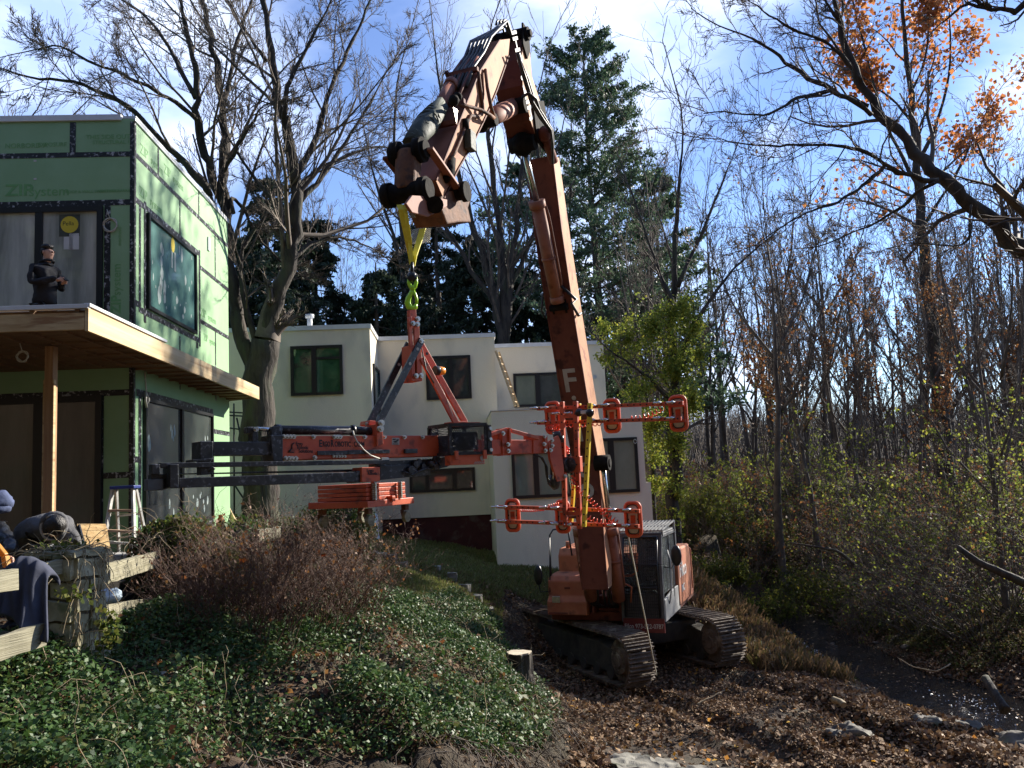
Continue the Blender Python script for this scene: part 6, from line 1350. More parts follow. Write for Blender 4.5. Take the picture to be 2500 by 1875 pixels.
# ---- woodland trees: prototypes copied
def proto_tree(seed, H, r0, spread=.45, nst=1, leafy=None):
    global rng; old = rng; rng = np.random.default_rng(seed)
    limbs = []; 
    for s in range(nst):
        a = rng.uniform(0, 6.28); l = rng.uniform(.02, .09)*(1 if nst == 1 else 2.0); top = Vector((math.cos(a)*H*l, math.sin(a)*H*l, H)); 
        limbs.append(([Vector((0,0,-.6)), top*.25+Vector((rng.normal()*.12, rng.normal()*.12, 0)), top*.5+Vector((rng.normal()*.25, rng.normal()*.25, 0)), top*.75+Vector((rng.normal()*.3, rng.normal()*.3, 0)), top], r0*(1 if s == 0 else .7), .02, 1))
    for s in range(3):
        h = rng.uniform(.3, .6)*H; a = rng.uniform(0, 6.28); e = rng.uniform(.25,.42)*H; limbs.append(([Vector((0,0,h)), Vector((math.cos(a)*e*.35, math.sin(a)*e*.35, h+e*.45)), Vector((math.cos(a)*e*.55, math.sin(a)*e*.55, h+e))], r0*.4, .015, .8))
    t = tree_from(limbs, 'bare_tree', 'x', 'tree', 'bare trees in the woods', levels=((11,.62,(.16,.34),.4,.28),(6,.65,(.4,.65),.5,.15),(5,.7,(.4,.6),.6,.15)), twig=.011, up=.10, wander=.15, mats=('far_bark','twig_bark'), base=Vector((0,0,0)), leaves=leafy)
    rng = old; return t
protos = [proto_tree(31, 13, .17), proto_tree(32, 15, .22, nst=2), proto_tree(33, 12, .13), proto_tree(34, 14, .17, leafy=('rust_leaf', 900, .14, .3, .1)), proto_tree(35, 16, .24, nst=2), proto_tree(36, 11, .12, leafy=('rust_leaf', 1500, .13, .3, .1))]
used_p = set(); rw = random.Random(17)
wood = []
for k in range(13): wood.append((rw.uniform(1560, 2560), rw.uniform(30, 38)))
for k in range(25): wood.append((1500+k*43+rw.uniform(-28, 28), rw.uniform(38, 56)))
for k in range(26): wood.append((rw.uniform(1480, 2600), rw.uniform(56, 90)))
for k in range(12): wood.append((rw.uniform(-100, 1450), rw.uniform(48, 75)))
wood += [(1890,27.5),(1985,29),(2110,30),(2420,21),(2465,27)]
for k, (px, Y) in enumerate(wood):
    i = rw.choice([0,1,2,2,3,4,5]) if px > 1480 else rw.choice([0,1,4]); p = protos[i]
    if i in used_p: t = copy_tree(p)
    else: t = p; used_p.add(i)
    x = P(px, 1120, Y).x; z = gz(x, Y); t.location = (x, Y, z); 
    hpx = (560 if px > 1700 else 470)+rw.uniform(-90, 230); hwant = P(px, hpx, Y).z-z; H0 = [13,15,12,14,16,11][i]; s = min(max(hwant/H0, .75), 1.7) if px > 1480 else rw.uniform(.9, 1.2)
    if Y > 60: s = min(s, 1.5)
    t.scale = (s*.9, s*.9, s); t.rotation_euler = (rw.uniform(-.05,.05), rw.uniform(-.05,.05), rw.uniform(0, 6.28))
    if px > 1480: t['label'] = 'slender bare tree standing in the woods beyond the stream'; t['group'] = 'bare trees in the woods beyond the stream'
    else: t['label'] = 'distant bare tree behind the houses'; t['group'] = 'distant bare trees behind the houses'
for i, p in enumerate(protos):
    if i not in used_p: p.location = (12+i*4, 60, gz(12+i*4, 60)); p['label'] = 'slender bare tree standing in the woods beyond the stream'; p['group'] = 'bare trees in the woods beyond the stream'
# far wooded ridge: reads as one mass
n = 42000; X = rng.uniform(-120, 190, n); Y_ = 62+88*rng.uniform(0, 1, n)**1.3; Z = ground_z(X, Y_)
pts, rad = grow(np.stack([X, Y_, Z-.5], 1), np.tile([0,0,1.0], (n,1))+rng.normal(size=(n,3))*.12, rng.uniform(2, 6.5, n), rng.uniform(.02,.06, n), 4, .16, .05, .3)
v, q = tubes_np([(pts, rad, 3)]); o = link_mesh('far_woods', mesh_np('far_woods', v, q), 'far_bark'); tag(o, 'grey brown mass of bare woodland along the far ridge', 'woods', kind='stuff')
n = 52000; k = rng.uniform(0, 1, n) < .72; X = np.where(k, rng.uniform(-45, 45, n), rng.uniform(-40, -26, n)); Y_ = np.where(k, rng.uniform(-26, -12, n), rng.uniform(-12, 34, n)); Z = np.maximum(ground_z(X, Y_), -2)+rng.uniform(0, 12, n)  # unseen leaf mass, added only to cut sky light on the front faces
v, q = leaf_np(np.stack([X, Y_, Z], 1), rng.uniform(.6, 1.3, n), aspect=.8); o = link_mesh('sky_blocking_foliage', mesh_np('sky_blocking_foliage', v, q), 'spruce_needle'); tag(o, 'unseen mass of dark foliage added behind and left of the viewer to block sky light', 'woods', kind='stuff')
# ---- ivy covered tree beside the white house and shrubs
iy = [(PLY([(1652,1360),(1648,1200),(1645,1000),(1642,850),(1645,700),(1650,560),(1660,430),(1668,330)],24,1), .20,.03,1),
 (PLY([(1600,1360),(1598,1200),(1590,1050),(1570,900),(1550,780),(1530,650)],24.5,1), .10,.02,.9),
 (PLY([(1645,900),(1700,780),(1760,690),(1830,620),(1900,560)],24.3,1), .08,.02,1),(PLY([(1640,980),(1560,900),(1490,860),(1430,800)],24,-1), .06,.012,.9),(PLY([(1648,760),(1600,640),(1560,520),(1530,440)],24.3,1), .07,.02,1),(PLY([(1655,700),(1720,560),(1760,450),(1790,380)],24.3,2), .07,.02,1)]
it = tree_from(iy, 'ivy_clad_tree', 'slender tree wrapped in yellow green creeper at the right end of the white house', 'tree', levels=((10,.75,(.14,.3),.45,.2),(6,.8,(.4,.7),.5,.15),(5,.8,(.4,.7),.55,.15)), twig=.008, base=Vector((P(1652,1330,24).x, 24, gz(P(1652,1330,24).x, 24))))
def foliage_blobs(parent, blobs, mat, per, size, name='foliage', jit=.0, bsurf=.5):
    VV = []; b = np.array(wloc(parent)) if parent else np.zeros(3)
    for (px, py, Y, rx, ry, rz, w_) in blobs:
        n = int(per*w_); c = np.array(P(px, py, Y)); d = nrm(rng.normal(size=(n,3))); r = rng.uniform(bsurf, 1.0, n)[:,None]
        p = c+d*r*np.array([rx, ry, rz]); k = (vnoise((p[:,0]+p[:,1]*.5)*2.6, p[:,2]*2.6+p[:,1], 4) > .42); p = p[k]; VV.append(p)
    p = np.concatenate(VV); v, q = leaf_np(p-b, size*rng.uniform(.6,1.3,len(p)), droop=.3, aspect=.75); me = mesh_np(name, v, q); return link_mesh(name, me, mat, parent)
foliage_blobs(it, [(1600,800,24,1.2,.9,1.1,1.3),(1530,830,24,.9,.7,.9,.9),(1650,900,24,.8,.7,1.0,1.2),(1570,960,24,.9,.8,.8,1.1),(1640,760,24.3,.7,.6,.7,.7),(1650,1050,24,.45,.4,1.1,1),(1600,1150,24.3,.5,.4,1.2,.9),(1650,1220,24,.35,.4,1.2,.7),(1710,860,24.5,.5,.5,.6,.5),(1500,870,23.8,.6,.5,.4,.5),(1600,1040,24.4,.6,.5,.7,.8),(1690,980,24.6,.4,.4,.7,.5),(1560,750,24,.7,.6,.5,.5),(1660,740,24,.6,.5,.6,.5),(1700,800,24,.5,.5,.5,.4),(1480,800,24,.5,.5,.4,.3)], 'creeper_leaf', 2100, .085, bsurf=.05)
# shrub maker: arching stems and leaves, standing on the ground
def shrub(px, Y, Hh, W, nst, label, catg='shrub', leafmat_=None, nl=0, ls=.06, stem='twig_bark', r=.012, group=None, lv=((6,.6,(.3,.6),.6,.25),(5,.7,(.35,.6),.6,.2)), lean_=(0,0), py=1250, name='shrub', base=None, upk=.0, leafmat2=None, nl2=0, seedspread=.5):
    x = P(px, py, Y).x if base is None else base[0]; z = gz(x, Y); t = thing(name, (x, Y, z), label, catg, group)
    a = rng.uniform(0, 6.28, nst); rr_ = rng.uniform(0, 1, nst)**.5*W*seedspread; px_ = np.stack([np.cos(a)*rr_, np.sin(a)*rr_, np.full(nst, -.05)], 1)
    d = np.stack([np.cos(a)*rr_/W*1.0+lean_[0]+rng.normal(size=nst)*.2, np.sin(a)*rr_/W+lean_[1]+rng.normal(size=nst)*.2, np.ones(nst)], 1)
    L0 = Hh*rng.uniform(.7, 1.15, nst); pts, rad = grow(px_, d, L0, np.full(nst, r), 7, .14, upk, .3); B = [(pts, rad, 4)]
    P1, R1, LL = pts, rad, L0
    for n_, an, lr, rr2, t0 in lv:
        p, dd, l, r2 = spawn(P1, R1, n_, t0, 1, an, lr, rr2, LL); r2 = np.maximum(r2, r*.28); P1, R1 = grow(p, dd, l, r2, 5, .2, upk, .4); LL = l; B.append((P1, R1, 3))
    v, q = tubes_np(B); link_mesh('stems', mesh_np('stems', v, q), stem, t)
    for mt_, n in ((leafmat_, nl), (leafmat2, nl2)):
        if mt_ and n:
            pi = rng.integers(0, len(P1), n); f = rng.uniform(.1, 1, n)*4; i = np.minimum(f.astype(int), 3); f = (f-i)[:,None]; p = P1[pi,i]*(1-f)+P1[pi,i+1]*f+rng.normal(size=(n,3))*.02
            v, q = leaf_np(p, ls*rng.uniform(.6,1.3,n), droop=.2, aspect=.7); link_mesh('foliage', mesh_np('foliage', v, q), mt_, t)
    return t
# the rust coloured bramble in front
for k, (px, Y, H_, W_, n_, lab) in enumerate([(590,8.9,1.15,1.15,95,'dense leafless rust brown bramble left of the ivy bank'),(735,9.7,1.35,1.1,95,'rust brown bramble thicket below the counterweight tray'),(500,9.5,.85,.6,40,'thin brown bramble by the vine covered stone post'),(850,11.0,1.15,.8,50,'low brown bramble at the right end of the thicket')]):
    shrub(px, Y, H_, W_, n_, lab, 'bramble', 'rust_leaf', 450, .045, 'red_twig', .0058, lv=((9,.6,(.25,.5),.65,.2),(7,.7,(.3,.6),.7,.15)), name='bramble', py=1450)
# small dark heap at the base of the bramble
# shrubs to the right
rs = random.Random(5)
for k, (px, Y, H_, W_, nl_, lab) in enumerate([(1740,25,1.0,1.2,4200,'lush green shrub right of the excavator cab'),(1850,24,.9,1.1,3200,'green shrub on the bank above the small cascade'),(1700,28,1.5,1.4,4600,'green bush at the edge of the woods behind the cab'),(1960,25.5,1.3,1.4,3000,'dull green bush above the stream bank'),(1830,30,1.4,1.6,3600,'pale green bush at the foot of the wood')]):
    shrub(px, Y, H_, W_, 60, lab, 'shrub', 'yellow_leaf', nl_//3, .075, 'twig_bark', .01, leafmat2='vine_leaf', nl2=nl_)
for k, (px, Y, H_, W_, a_, nl_, lab) in enumerate([(2350,19.6,3.4,1.1,-.4,1300,'arching yellow leaved shrub hanging over the stream at the right'),(2470,20.5,4.4,1.2,-.4,1500,'tall thin yellow green shrub at the right edge'),(2150,24,2.6,1.2,-.15,800,'yellow green shrub on the far bank of the stream'),(2070,22.3,1.1,1.1,-.1,300,'tangled bare thicket on the far bank by the cascade'),(2220,21,1.5,1.1,-.2,300,'dark thicket of arching stems over the pool'),(2230,24,3.4,2.0,0,2000,'yellowing bush at the foot of the orange maple'),(2500,24,3.0,2.0,-.1,1600,'yellowing bush under the woods at the right edge')]):
    shrub(px, Y, H_, W_, 30, lab, 'shrub', 'creeper_leaf', int(nl_*.5), .07, 'twig_bark', .012, lean_=(a_,0), upk=-.05, lv=((7,.6,(.3,.55),.6,.35),(6,.7,(.35,.6),.6,.15)), leafmat2='rust_leaf', nl2=nl_//3)
for k, (px, Y, H_, W_, nl_, lab) in enumerate([(2090,27,5.2,1.3,1700,'tall yellow green sapling clump at the near edge of the wood'),(2290,23,4.8,1.3,1700,'leafy yellowing sapling beside the maple trunk'),(2440,22.5,5.4,1.4,1800,'tall yellow green sapling near the right edge'),(1790,31,3.6,1.4,1800,'sapling with pale green leaves behind the cab'),(1960,33,4.4,1.6,1500,'thin yellow leaved sapling between grey trunks')]):
    shrub(px, Y, H_, W_, 12, lab, 'sapling', 'creeper_leaf', nl_, .09, 'twig_bark', .022, name='sapling', lv=((9,.7,(.22,.42),.5,.25),(7,.8,(.35,.6),.6,.15)), seedspread=.25)
sp0 = shrub(0, 34, 2.0, 2.2, 30, 'brown leafless bush in the undergrowth of the wood', 'shrub', 'rust_leaf', 500, .09, 'twig_bark', .014, group='brown bushes in the wood', base=(12,), lv=((7,.6,(.3,.5),.6,.25),(4,.7,(.35,.6),.6,.2)))
for k in range(34):
    t = copy_tree(sp0); px = rs.uniform(1620, 2600); Y = rs.uniform(26, 48); x = P(px, 1150, Y).x; t.location = (x, Y, gz(x, Y)); s = rs.uniform(.7, 1.5); t.scale = (s, s, s); t.rotation_euler = (0, 0, rs.uniform(0, 6.28))
sp1 = shrub(0, 31, 1.2, 1.6, 40, 'leafy undergrowth bush with dull green leaves in the wood', 'shrub', 'dull_leaf', 2600, .08, 'twig_bark', .01, group='green bushes in the wood', base=(9,), leafmat2='vine_leaf', nl2=900)
for k in range(13):
    t = copy_tree(sp1); px = rs.uniform(1680, 2560); Y = rs.uniform(27, 46); x = P(px, 1150, Y).x; t.location = (x, Y, gz(x, Y)); s = rs.uniform(.6, 1.2); t.scale = (s, s, s*.8); t.rotation_euler = (0, 0, rs.uniform(0, 6.28))
# fallen limb on the right
def limb(pts, r0, r1, label, mat='bark', catg='branch', name='fallen_branch'):
    m_ = MB(); q = resample(np.array([list(p) for p in pts]), 14); m_.tube([Vector(p) for p in q], list(np.linspace(r0, r1, 14)), 8); o = m_.build(name, mat); jitter_mesh(o, .015, 6); return tag(o, label, catg)
limb([P(2580,1460,16), P(2450,1400,16), P(2380,1370,16.2), P(2340,1335,16.5)], .10, .05, 'thick fallen limb slanting above the far bank at the right edge')
limb([P(2085,1380,18), P(2050,1345,18.2), P(1990,1335,18.5), P(1930,1325,19)], .04, .015, 'thin pale arching dead branch above the stream')
limb([P(2455,1735,14.2), P(2430,1695,14.5), P(2405,1655,14.9)], .085, .07, 'short mossy log sticking into the stream', 'bark', 'log', 'log')
limb([P(1700,1720,12.6), P(1740,1700,12.8), P(1760,1690,12.9)], .012, .005, 'pale twig lying on the leaf litter', 'vine_stem', 'twig', 'twig')
limb([P(2320,1620,14.5), P(2290,1640,14.4), P(2230,1630,14.6), P(2190,1605,14.8)], .012, .006, 'curved bare twig dipping to the pool', 'vine_stem', 'twig', 'twig')
# ---------------------------------------------------------------- ground cover
def pts_on(n, x0, x1, y0, y1): X = rng.uniform(x0, x1, n); Y = rng.uniform(y0, y1, n); return X, Y, ground_z(X, Y)
def projn(X, Y, Z):
    p = np.stack([X, Y, Z], 1); w_ = p@np.array(cF); return 1250+F_PX*(p@np.array(cR))/w_, 937.5-F_PX*(p@np.array(cU))/w_
def inpoly(px, py, poly):
    r = np.zeros(len(px), bool); n = len(poly); j = n-1
    for i in range(n):
        xi, yi = poly[i]; xj, yj = poly[j]; c = ((yi > py) != (yj > py)) & (px < (xj-xi)*(py-yi)/((yj-yi) or 1e-9)+xi); r ^= c; j = i
    return r
# world polygon of the ivy bank
IVY = [(-9,4.6),(-2.4,5.2),(-2.25,6.2),(-1.8,7.1),(-1.0,7.65),(-.4,8.3),(.2,9.6),(.45,11.2),(.4,12.6),(.02,14),(-.25,16),(-.5,17.2),(-1.4,17.0),(-2.0,14.6),(-2.6,13),(-3.6,12),(-4.3,10.5),(-4.6,8),(-9,7.5)]
def cover(n, x0, x1, y0, y1, mask, h, mat, size, name, label, catg, nd=None, tilt=1.0, kind_='leaf', droop=0., aspect=.62, nf=1.3, thr=.0, hp=1.0, slopelift=.0):
    X, Y, Z = pts_on(n, x0, x1, y0, y1); k = mask(X, Y); X = X[k]; Y = Y[k]; Z = Z[k]
    d = vnoise(X*nf, Y*nf, 12)*.6+vnoise(X*nf*2.7, Y*nf*2.7, 13)*.4; k = rng.uniform(0, 1, len(X)) < np.clip((d-thr)*3+.3, .05, 1); X, Y, Z, d = X[k], Y[k], Z[k], d[k]
    Z = Z+h*(d**1.0)*1.3*rng.uniform(0, 1, len(X))**(1/hp)
    p = np.stack([X, Y, Z], 1); b = np.array([X.mean(), Y.mean(), Z.min()]); sz = size*rng.uniform(.6, 1.3, len(X))
    v, q = leaf_np(p-b, sz, nd, tilt, droop, aspect, kind_); o = link_mesh(name, mesh_np(name, v, q), mat, None, tuple(b)); return tag(o, label, catg, kind='stuff')
def inIVY(X, Y): return inpoly(X, Y, IVY)
cover(430000, -9, .7, 4.6, 17.5, inIVY, .36, 'ivy_leaf', .047, 'ivy', 'glossy dark green ivy carpeting the sloping bank', 'ivy', nd=np.array([.25,-.35,1.2]), tilt=.75, thr=.31, hp=1.6, nf=.95)
cover(70000, -9, .6, 4.6, 17.5, inIVY, .3, 'ivy_pale', .08, 'ground_creeper', 'larger paler creeper leaves mixed into the ivy on the bank', 'creeper', nd=np.array([.2,-.3,1.2]), tilt=.8, thr=.5, nf=.9)
cover(60000, -9, .6, 4.6, 17.5, inIVY, .2, 'litter_leaf', .055, 'dead_leaves', 'brown dead leaves caught among the ivy', 'leaves', nd=np.array([0,0,1.2]), tilt=.8)
cover(4500, -9, 1.5, 4.6, 17.5, inIVY, .3, 'rust_leaf', .065, 'red_leaves', 'rusty orange fallen leaves on the ivy bank', 'leaves', nd=np.array([0,-.3,1.0]), tilt=.7, aspect=.85)
def inPad(X, Y): return (~inIVY(X, Y)) & (X > -2.5) & (segd(X, Y, STREAM) > .75) & (segd(X, Y, EDGE) > .30) & ~inpoly(X, Y, [(-5,4),(-1.6,4),(-1.6,6.5),(-.2,8.4),(.1,10),(-5,12)])
cover(300000, -2.5, 12, 6.5, 24, inPad, .05, 'litter_leaf', .062, 'leaf_litter', 'brown leaf litter covering the muddy ground round the excavator', 'leaves', nd=np.array([0,0,1.0]), tilt=.55, aspect=.7, thr=.36, nf=.9)
cover(90000, -2.5, 12, 6.5, 20, inPad, .06, 'litter_leaf', .095, 'leaf_drifts', 'drifts of larger curled dead leaves on the mud', 'leaves', nd=np.array([0,0,1.0]), tilt=.7, aspect=.75, thr=.45, nf=.6)
cover(3500, -1, 12, 6.5, 24, inPad, .05, 'gold_leaf', .075, 'golden_leaves', 'scattered golden leaves lying on the brown litter', 'leaves', nd=np.array([0,0,1.0]), tilt=.5, aspect=.9, thr=.35)
cover(26000, -4, 1.5, 5, 20, lambda X, Y: (segd(X, Y, EDGE) < .9), .05, 'litter_leaf', .055, 'bank_leaves', 'dead leaves caught on the eroded earth bank', 'leaves', nd=np.array([0,0,1.]), tilt=.7, thr=.25)
cover(3000, -4, 1.5, 5, 20, lambda X, Y: (segd(X, Y, EDGE) < 1.2), .04, 'river_stone', .07, 'clods', 'small stones and clods on the eroded bank', 'soil', nd=np.array([0,0,1.]), tilt=1, thr=.2)
def inLawn(X, Y): return (X < 2.6) & (X > -4.6+.0*Y) & (Y > 15.5) & ((X < -.3-.0*Y) | (Y > 20.4)) & (Y < 26) & ~inIVY(X, Y)
cover(200000, -4.6, 2.6, 13.5, 26, lambda X, Y: ((X < -.45) | (Y > 20.6)) & ~inIVY(X, Y), .03, 'grass_blade', .11, 'grass', 'rough yellow green grass on the slope below the white house', 'grass', nd=None, tilt=1, kind_='blade', droop=-1.4, aspect=.16, thr=.05)
cover(60000, -4.6, 2.6, 13.5, 26, lambda X, Y: ((X < -.45) | (Y > 20.6)) & ~inIVY(X, Y), .04, 'litter_leaf', .07, 'fallen_leaves', 'fallen leaves strewn over the grass slope', 'leaves', nd=np.array([0,0,1.]), tilt=.5)
cover(120000, 4.5, 13, 18, 36, lambda X, Y: (segd(X, Y, STREAM) > 1.1), .22, 'dull_leaf', .075, 'undergrowth', 'low tangled green and brown undergrowth on the stream banks', 'undergrowth', nd=np.array([0,-.3,1.]), tilt=.9, thr=.22)
cover(130000, 3, 60, 24, 70, lambda X, Y: (segd(X, Y, STREAM) > 1.2), .35, 'litter_leaf', .16, 'forest_floor_leaves', 'leaf strewn floor of the wood beyond the stream', 'leaves', nd=np.array([0,-.2,1.]), tilt=.7, thr=.1)
cover(70000, 3, 50, 22, 55, lambda X, Y: (segd(X, Y, STREAM) > 1.2), .5, 'vine_leaf', .10, 'woodland_herbs', 'patchy green plants on the floor of the wood', 'undergrowth', nd=np.array([0,-.2,1.]), tilt=.9, thr=.45)
cover(26000, 4.4, 9, 15, 24, lambda X, Y: (segd(X, Y, STREAM) > 1.7) & (segd(X, Y, STREAM) < 3.6) & (X < 6.6) & (Y > 17), .1, 'dry_grass', .32, 'dry_grass', 'tawny dry grass tufts between the excavator and the stream', 'grass', kind_='blade', droop=-1.6, aspect=.05, thr=.3)
cover(40000, -9, -3.5, 5, 21, lambda X, Y: ~inIVY(X, Y), .05, 'litter_leaf', .07, 'terrace_leaves', 'dry leaves on the terrace beside the green house', 'leaves', nd=np.array([0,0,1.]), tilt=.5)
# pale dead stems among the ivy
m_ = MB(); r6 = random.Random(9)
pts, rad = [], []
X = rng.uniform(-6, .3, 1300); Y = rng.uniform(5, 15, 1300); k = inIVY(X, Y); X = X[k]; Y = Y[k]; Z = ground_z(X, Y)+.05; n = len(X)
pts, rad = grow(np.stack([X, Y, Z], 1), rng.normal(size=(n,3))*np.array([1,1,.4])+np.array([0,-.2,.6]), rng.uniform(.2,.9,n), np.full(n,.0035), 7, .35, -.08, .5)
v, q = tubes_np([(pts, rad, 3)]); tag(link_mesh('dry_stems', mesh_np('dry_stems', v, q), 'vine_stem'), 'thin straw coloured dry stems poking from the ivy', 'stems', kind='stuff')
# eroded bank roots hanging
X, Y = [], []
for (x0, y0), (x1, y1) in zip(EDGE[:-1], EDGE[1:]):
    nn = int(60*math.hypot(x1-x0, y1-y0)); f = rng.uniform(0, 1, nn); X.append(x0+(x1-x0)*f+rng.normal(size=nn)*.16); Y.append(y0+(y1-y0)*f+rng.normal(size=nn)*.16)
X = np.concatenate(X); Y = np.concatenate(Y); Z = ground_z(X, Y)+.12; n = len(X)
pts, rad = grow(np.stack([X, Y, Z], 1), np.tile([.55,-.45,-.2], (n,1))+rng.normal(size=(n,3))*.5, rng.uniform(.2,.8,n), rng.uniform(.003,.007,n), 6, .25, -.35, .4)
v, q = tubes_np([(pts, rad, 3)]); tag(link_mesh('hanging_roots', mesh_np('hanging_roots', v, q), 'twig_bark'), 'fine roots and dead vines hanging over the eroded bank edge', 'roots', kind='stuff')
# ---------------------------------------------------------------- foreground: stone post, walls, rails, people
def stones(mb, O, A, N, a0, a1, z0, z1, d, rr, ch=.16, lw=(.16,.34)):
    """coursed rubble on one upright face"""
    z = z0
    while z < z1-.03:
        h = min(rr.uniform(ch*.75, ch*1.25), z1-z); a = a0
        while a < a1-.02:
            w_ = min(rr.uniform(*lw), a1-a)
            if a1-(a+w_) < lw[0]*.5: w_ = a1-a
            e = rr.uniform(.0, .035); g = .008
            c = O+A*(a+w_/2)+N*(e-d/2)+UZ*(z+h/2)
            n0 = len(mb.v); k = [rr.uniform(.9,1.0) for _ in range(8)]; i = 0; vs = []
            for ii_ in (-1,1):
                for jj in (-1,1):
                    for kk in (-1,1): vs.append(c+A*ii_*(w_/2-g)*k[i]+N*jj*(d/2)+UZ*kk*(h/2-g)*k[(i+3) % 8]); i += 1
            mb.add(vs, [(0,1,3,2),(4,6,7,5),(0,4,5,1),(2,3,7,6),(0,2,6,4),(1,5,7,3)]); a += w_
        z += h
def rough(o, cuts, amp, freq, seed=0):
    b = o.modifiers.new('sub', 'SUBSURF'); b.subdivision_type = 'SIMPLE'; b.levels = cuts; b.render_levels = cuts
    dg = bpy.context.evaluated_depsgraph_get(); me = bpy.data.meshes.new_from_object(o.evaluated_get(dg)); o.modifiers.clear(); old = o.data; o.data = me
    jitter_mesh(o, amp, freq, seed)
rq = random.Random(21)
YP = 7.0
# the left stone post: corner edge at px 180
pcn = P(181, 1400, 6.85); pcn.z = 0; pA_ = Vector((-.97,.24,0)).normalized(); pB_ = Vector((.24,.97,0)).normalized()
zpt = P(181,1352,6.85).z; zpb_ = P(181,1690,6.85).z-.15
SPo = thing('stone_post', (pcn.x-.2, pcn.y+.2, zpb_), 'squat fieldstone fence post draped with dry vines in the left foreground', 'post')
PA_, PB_ = .47, .35
m_ = MB(); m_.box(pcn+pA_*PA_/2+pB_*PB_/2+UZ*((zpt+zpb_)/2-.02), PA_/2-.02, PB_/2-.02, (zpt-zpb_)/2, (pA_, pB_, UZ)); m_.build('core', 'stone_mortar', SPo)
m_ = MB(); stones(m_, pcn, pA_, -pB_, 0, PA_, zpb_, zpt, .09, rq); stones(m_, pcn, pB_, -pA_, 0, PB_, zpb_, zpt, .09, rq, .15, (.12,.24)); stones(m_, pcn+pB_*PB_, pA_, pB_, 0, PA_, zpb_, zpt, .09, rq); stones(m_, pcn+pA_*PA_, pB_, pA_, 0, PB_, zpb_, zpt, .09, rq)
so_ = m_.build('stonework', 'stone', SPo); rough(so_, 3, .02, 9)
m_ = MB(); m_.box(pcn+pA_*PA_/2+pB_*PB_/2+UZ*(zpt-.005), PA_/2+.01, PB_/2+.01, .025, (pA_, pB_, UZ)); so_ = m_.build('cap_stone', 'stone', SPo); rough(so_, 4, .02, 8)
# dry vines on the post
def vines(parent, n, fn, L, r, mat='vine_stem', name='vine_stems', down=-.25, wand=.3):
    X = np.array([fn() for _ in range(n)]); p0 = X[:,0]; d0 = X[:,1]; pts, rad = grow(p0, d0, rng.uniform(L*.4, L, n), rng.uniform(r*.5, r, n), 8, wand, down, .5)
    b = np.array(wloc(parent)) if parent else np.zeros(3); v, q = tubes_np([(pts-b, rad, 4)]); return link_mesh(name, mesh_np(name, v, q), mat, parent), pts
def f1():
    a, b_ = rng.uniform(-.03,.50), rng.uniform(-.03,.38); return (np.array(pcn+pA_*a+pB_*b_+UZ*(zpt+rng.uniform(.01,.05))), nrm(rng.normal(size=3)*np.array([1,1,.15])))
vines(SPo, 150, f1, .36, .005, down=-.12)
def f2():
    b_ = rng.uniform(0,.36); return (np.array(pcn+pB_*b_-pA_*.03+UZ*(zpt-rng.uniform(0,.8))), np.array([.12,-.15,-1])+rng.normal(size=3)*.25)
vines(SPo, 62, f2, .5, .0055, down=-.1, wand=.16)
def f3():
    b_ = rng.uniform(0,.5); return (np.array(pcn+pA_*b_-pB_*.03+UZ*(zpt-rng.uniform(0,.2))), np.array([.1,-.2,-1])+rng.normal(size=3)*.3)
vines(SPo, 12, f3, .4, .004, down=-.1, wand=.2)
def leafset(parent, p, size, mat, name='foliage', droop=.3, aspect=.8):
    b = np.array(wloc(parent)) if parent else np.zeros(3); v, q = leaf_np(np.asarray(p)-b, size*rng.uniform(.6,1.3,len(p)), droop=droop, aspect=aspect); return link_mesh(name, mesh_np(name, v, q), mat, parent)
pp_ = [np.array(pcn+pA_*rng.uniform(.1,.45)+pB_*rng.uniform(0,.35)+UZ*(zpt+.04))+rng.normal(size=3)*.025 for _ in range(130)]+[np.array(P(rng.uniform(240,285), rng.uniform(1490,1580), 6.9))+rng.normal(size=3)*.03 for _ in range(110)]+[np.array(P(rng.uniform(130,240), rng.uniform(1440,1460), 6.75))+rng.normal(size=3)*.02 for _ in range(40)]
leafset(SPo, pp_, .05, 'vine_leaf')
# low stone wall stepping down left of the post
wl0 = P(60, 1700, 6.35); wl0.z = 0
wallA = Vector((-.93,-.36,0)).normalized()
m_ = MB(); wo_ = pcn+Vector((-.02,-.10,0)); zt_w = P(120,1610,6.6).z; zb_w = zt_w-.55
SW = thing('low_stone_wall', (wo_.x-.6, wo_.y-.2, zb_w), 'low mossy fieldstone wall running from the foot of the vine draped post', 'wall')
nW = Vector((wallA.y, -wallA.x, 0)); 
if nW.y > 0: nW = -nW
stones(m_, wo_, wallA, nW, 0, 1.7, zb_w, zt_w-.02, .22, rq, .2, (.2,.42)); 
so_ = m_.build('stonework', 'stone', SW); rough(so_, 3, .03, 6, 3)
m_ = MB(); m_.box(wo_+wallA*.85-nW*.2+UZ*(zt_w-.25), .85, .18, .24, (wallA, nW, UZ)); o = m_.build('core', 'stone_mortar', SW); rough(o, 4, .03, 5)
m_ = MB(); stones(m_, pcn+Vector((.02,-.02,0)), pB_, -pA_, -.1, .55, zpb_-.5, P(210,1600,7).z, .14, rq, .2, (.2,.35)); so_ = m_.build('buttress_stones', 'stone', SW); rough(so_, 3, .03, 6, 5)
leafset(SW, [np.array(wo_+wallA*rng.uniform(0,1.5)-nW*rng.uniform(-.05,.3)+UZ*(zt_w+.03))+rng.normal(size=3)*.03 for _ in range(500)], .055, 'litter_leaf', droop=0)
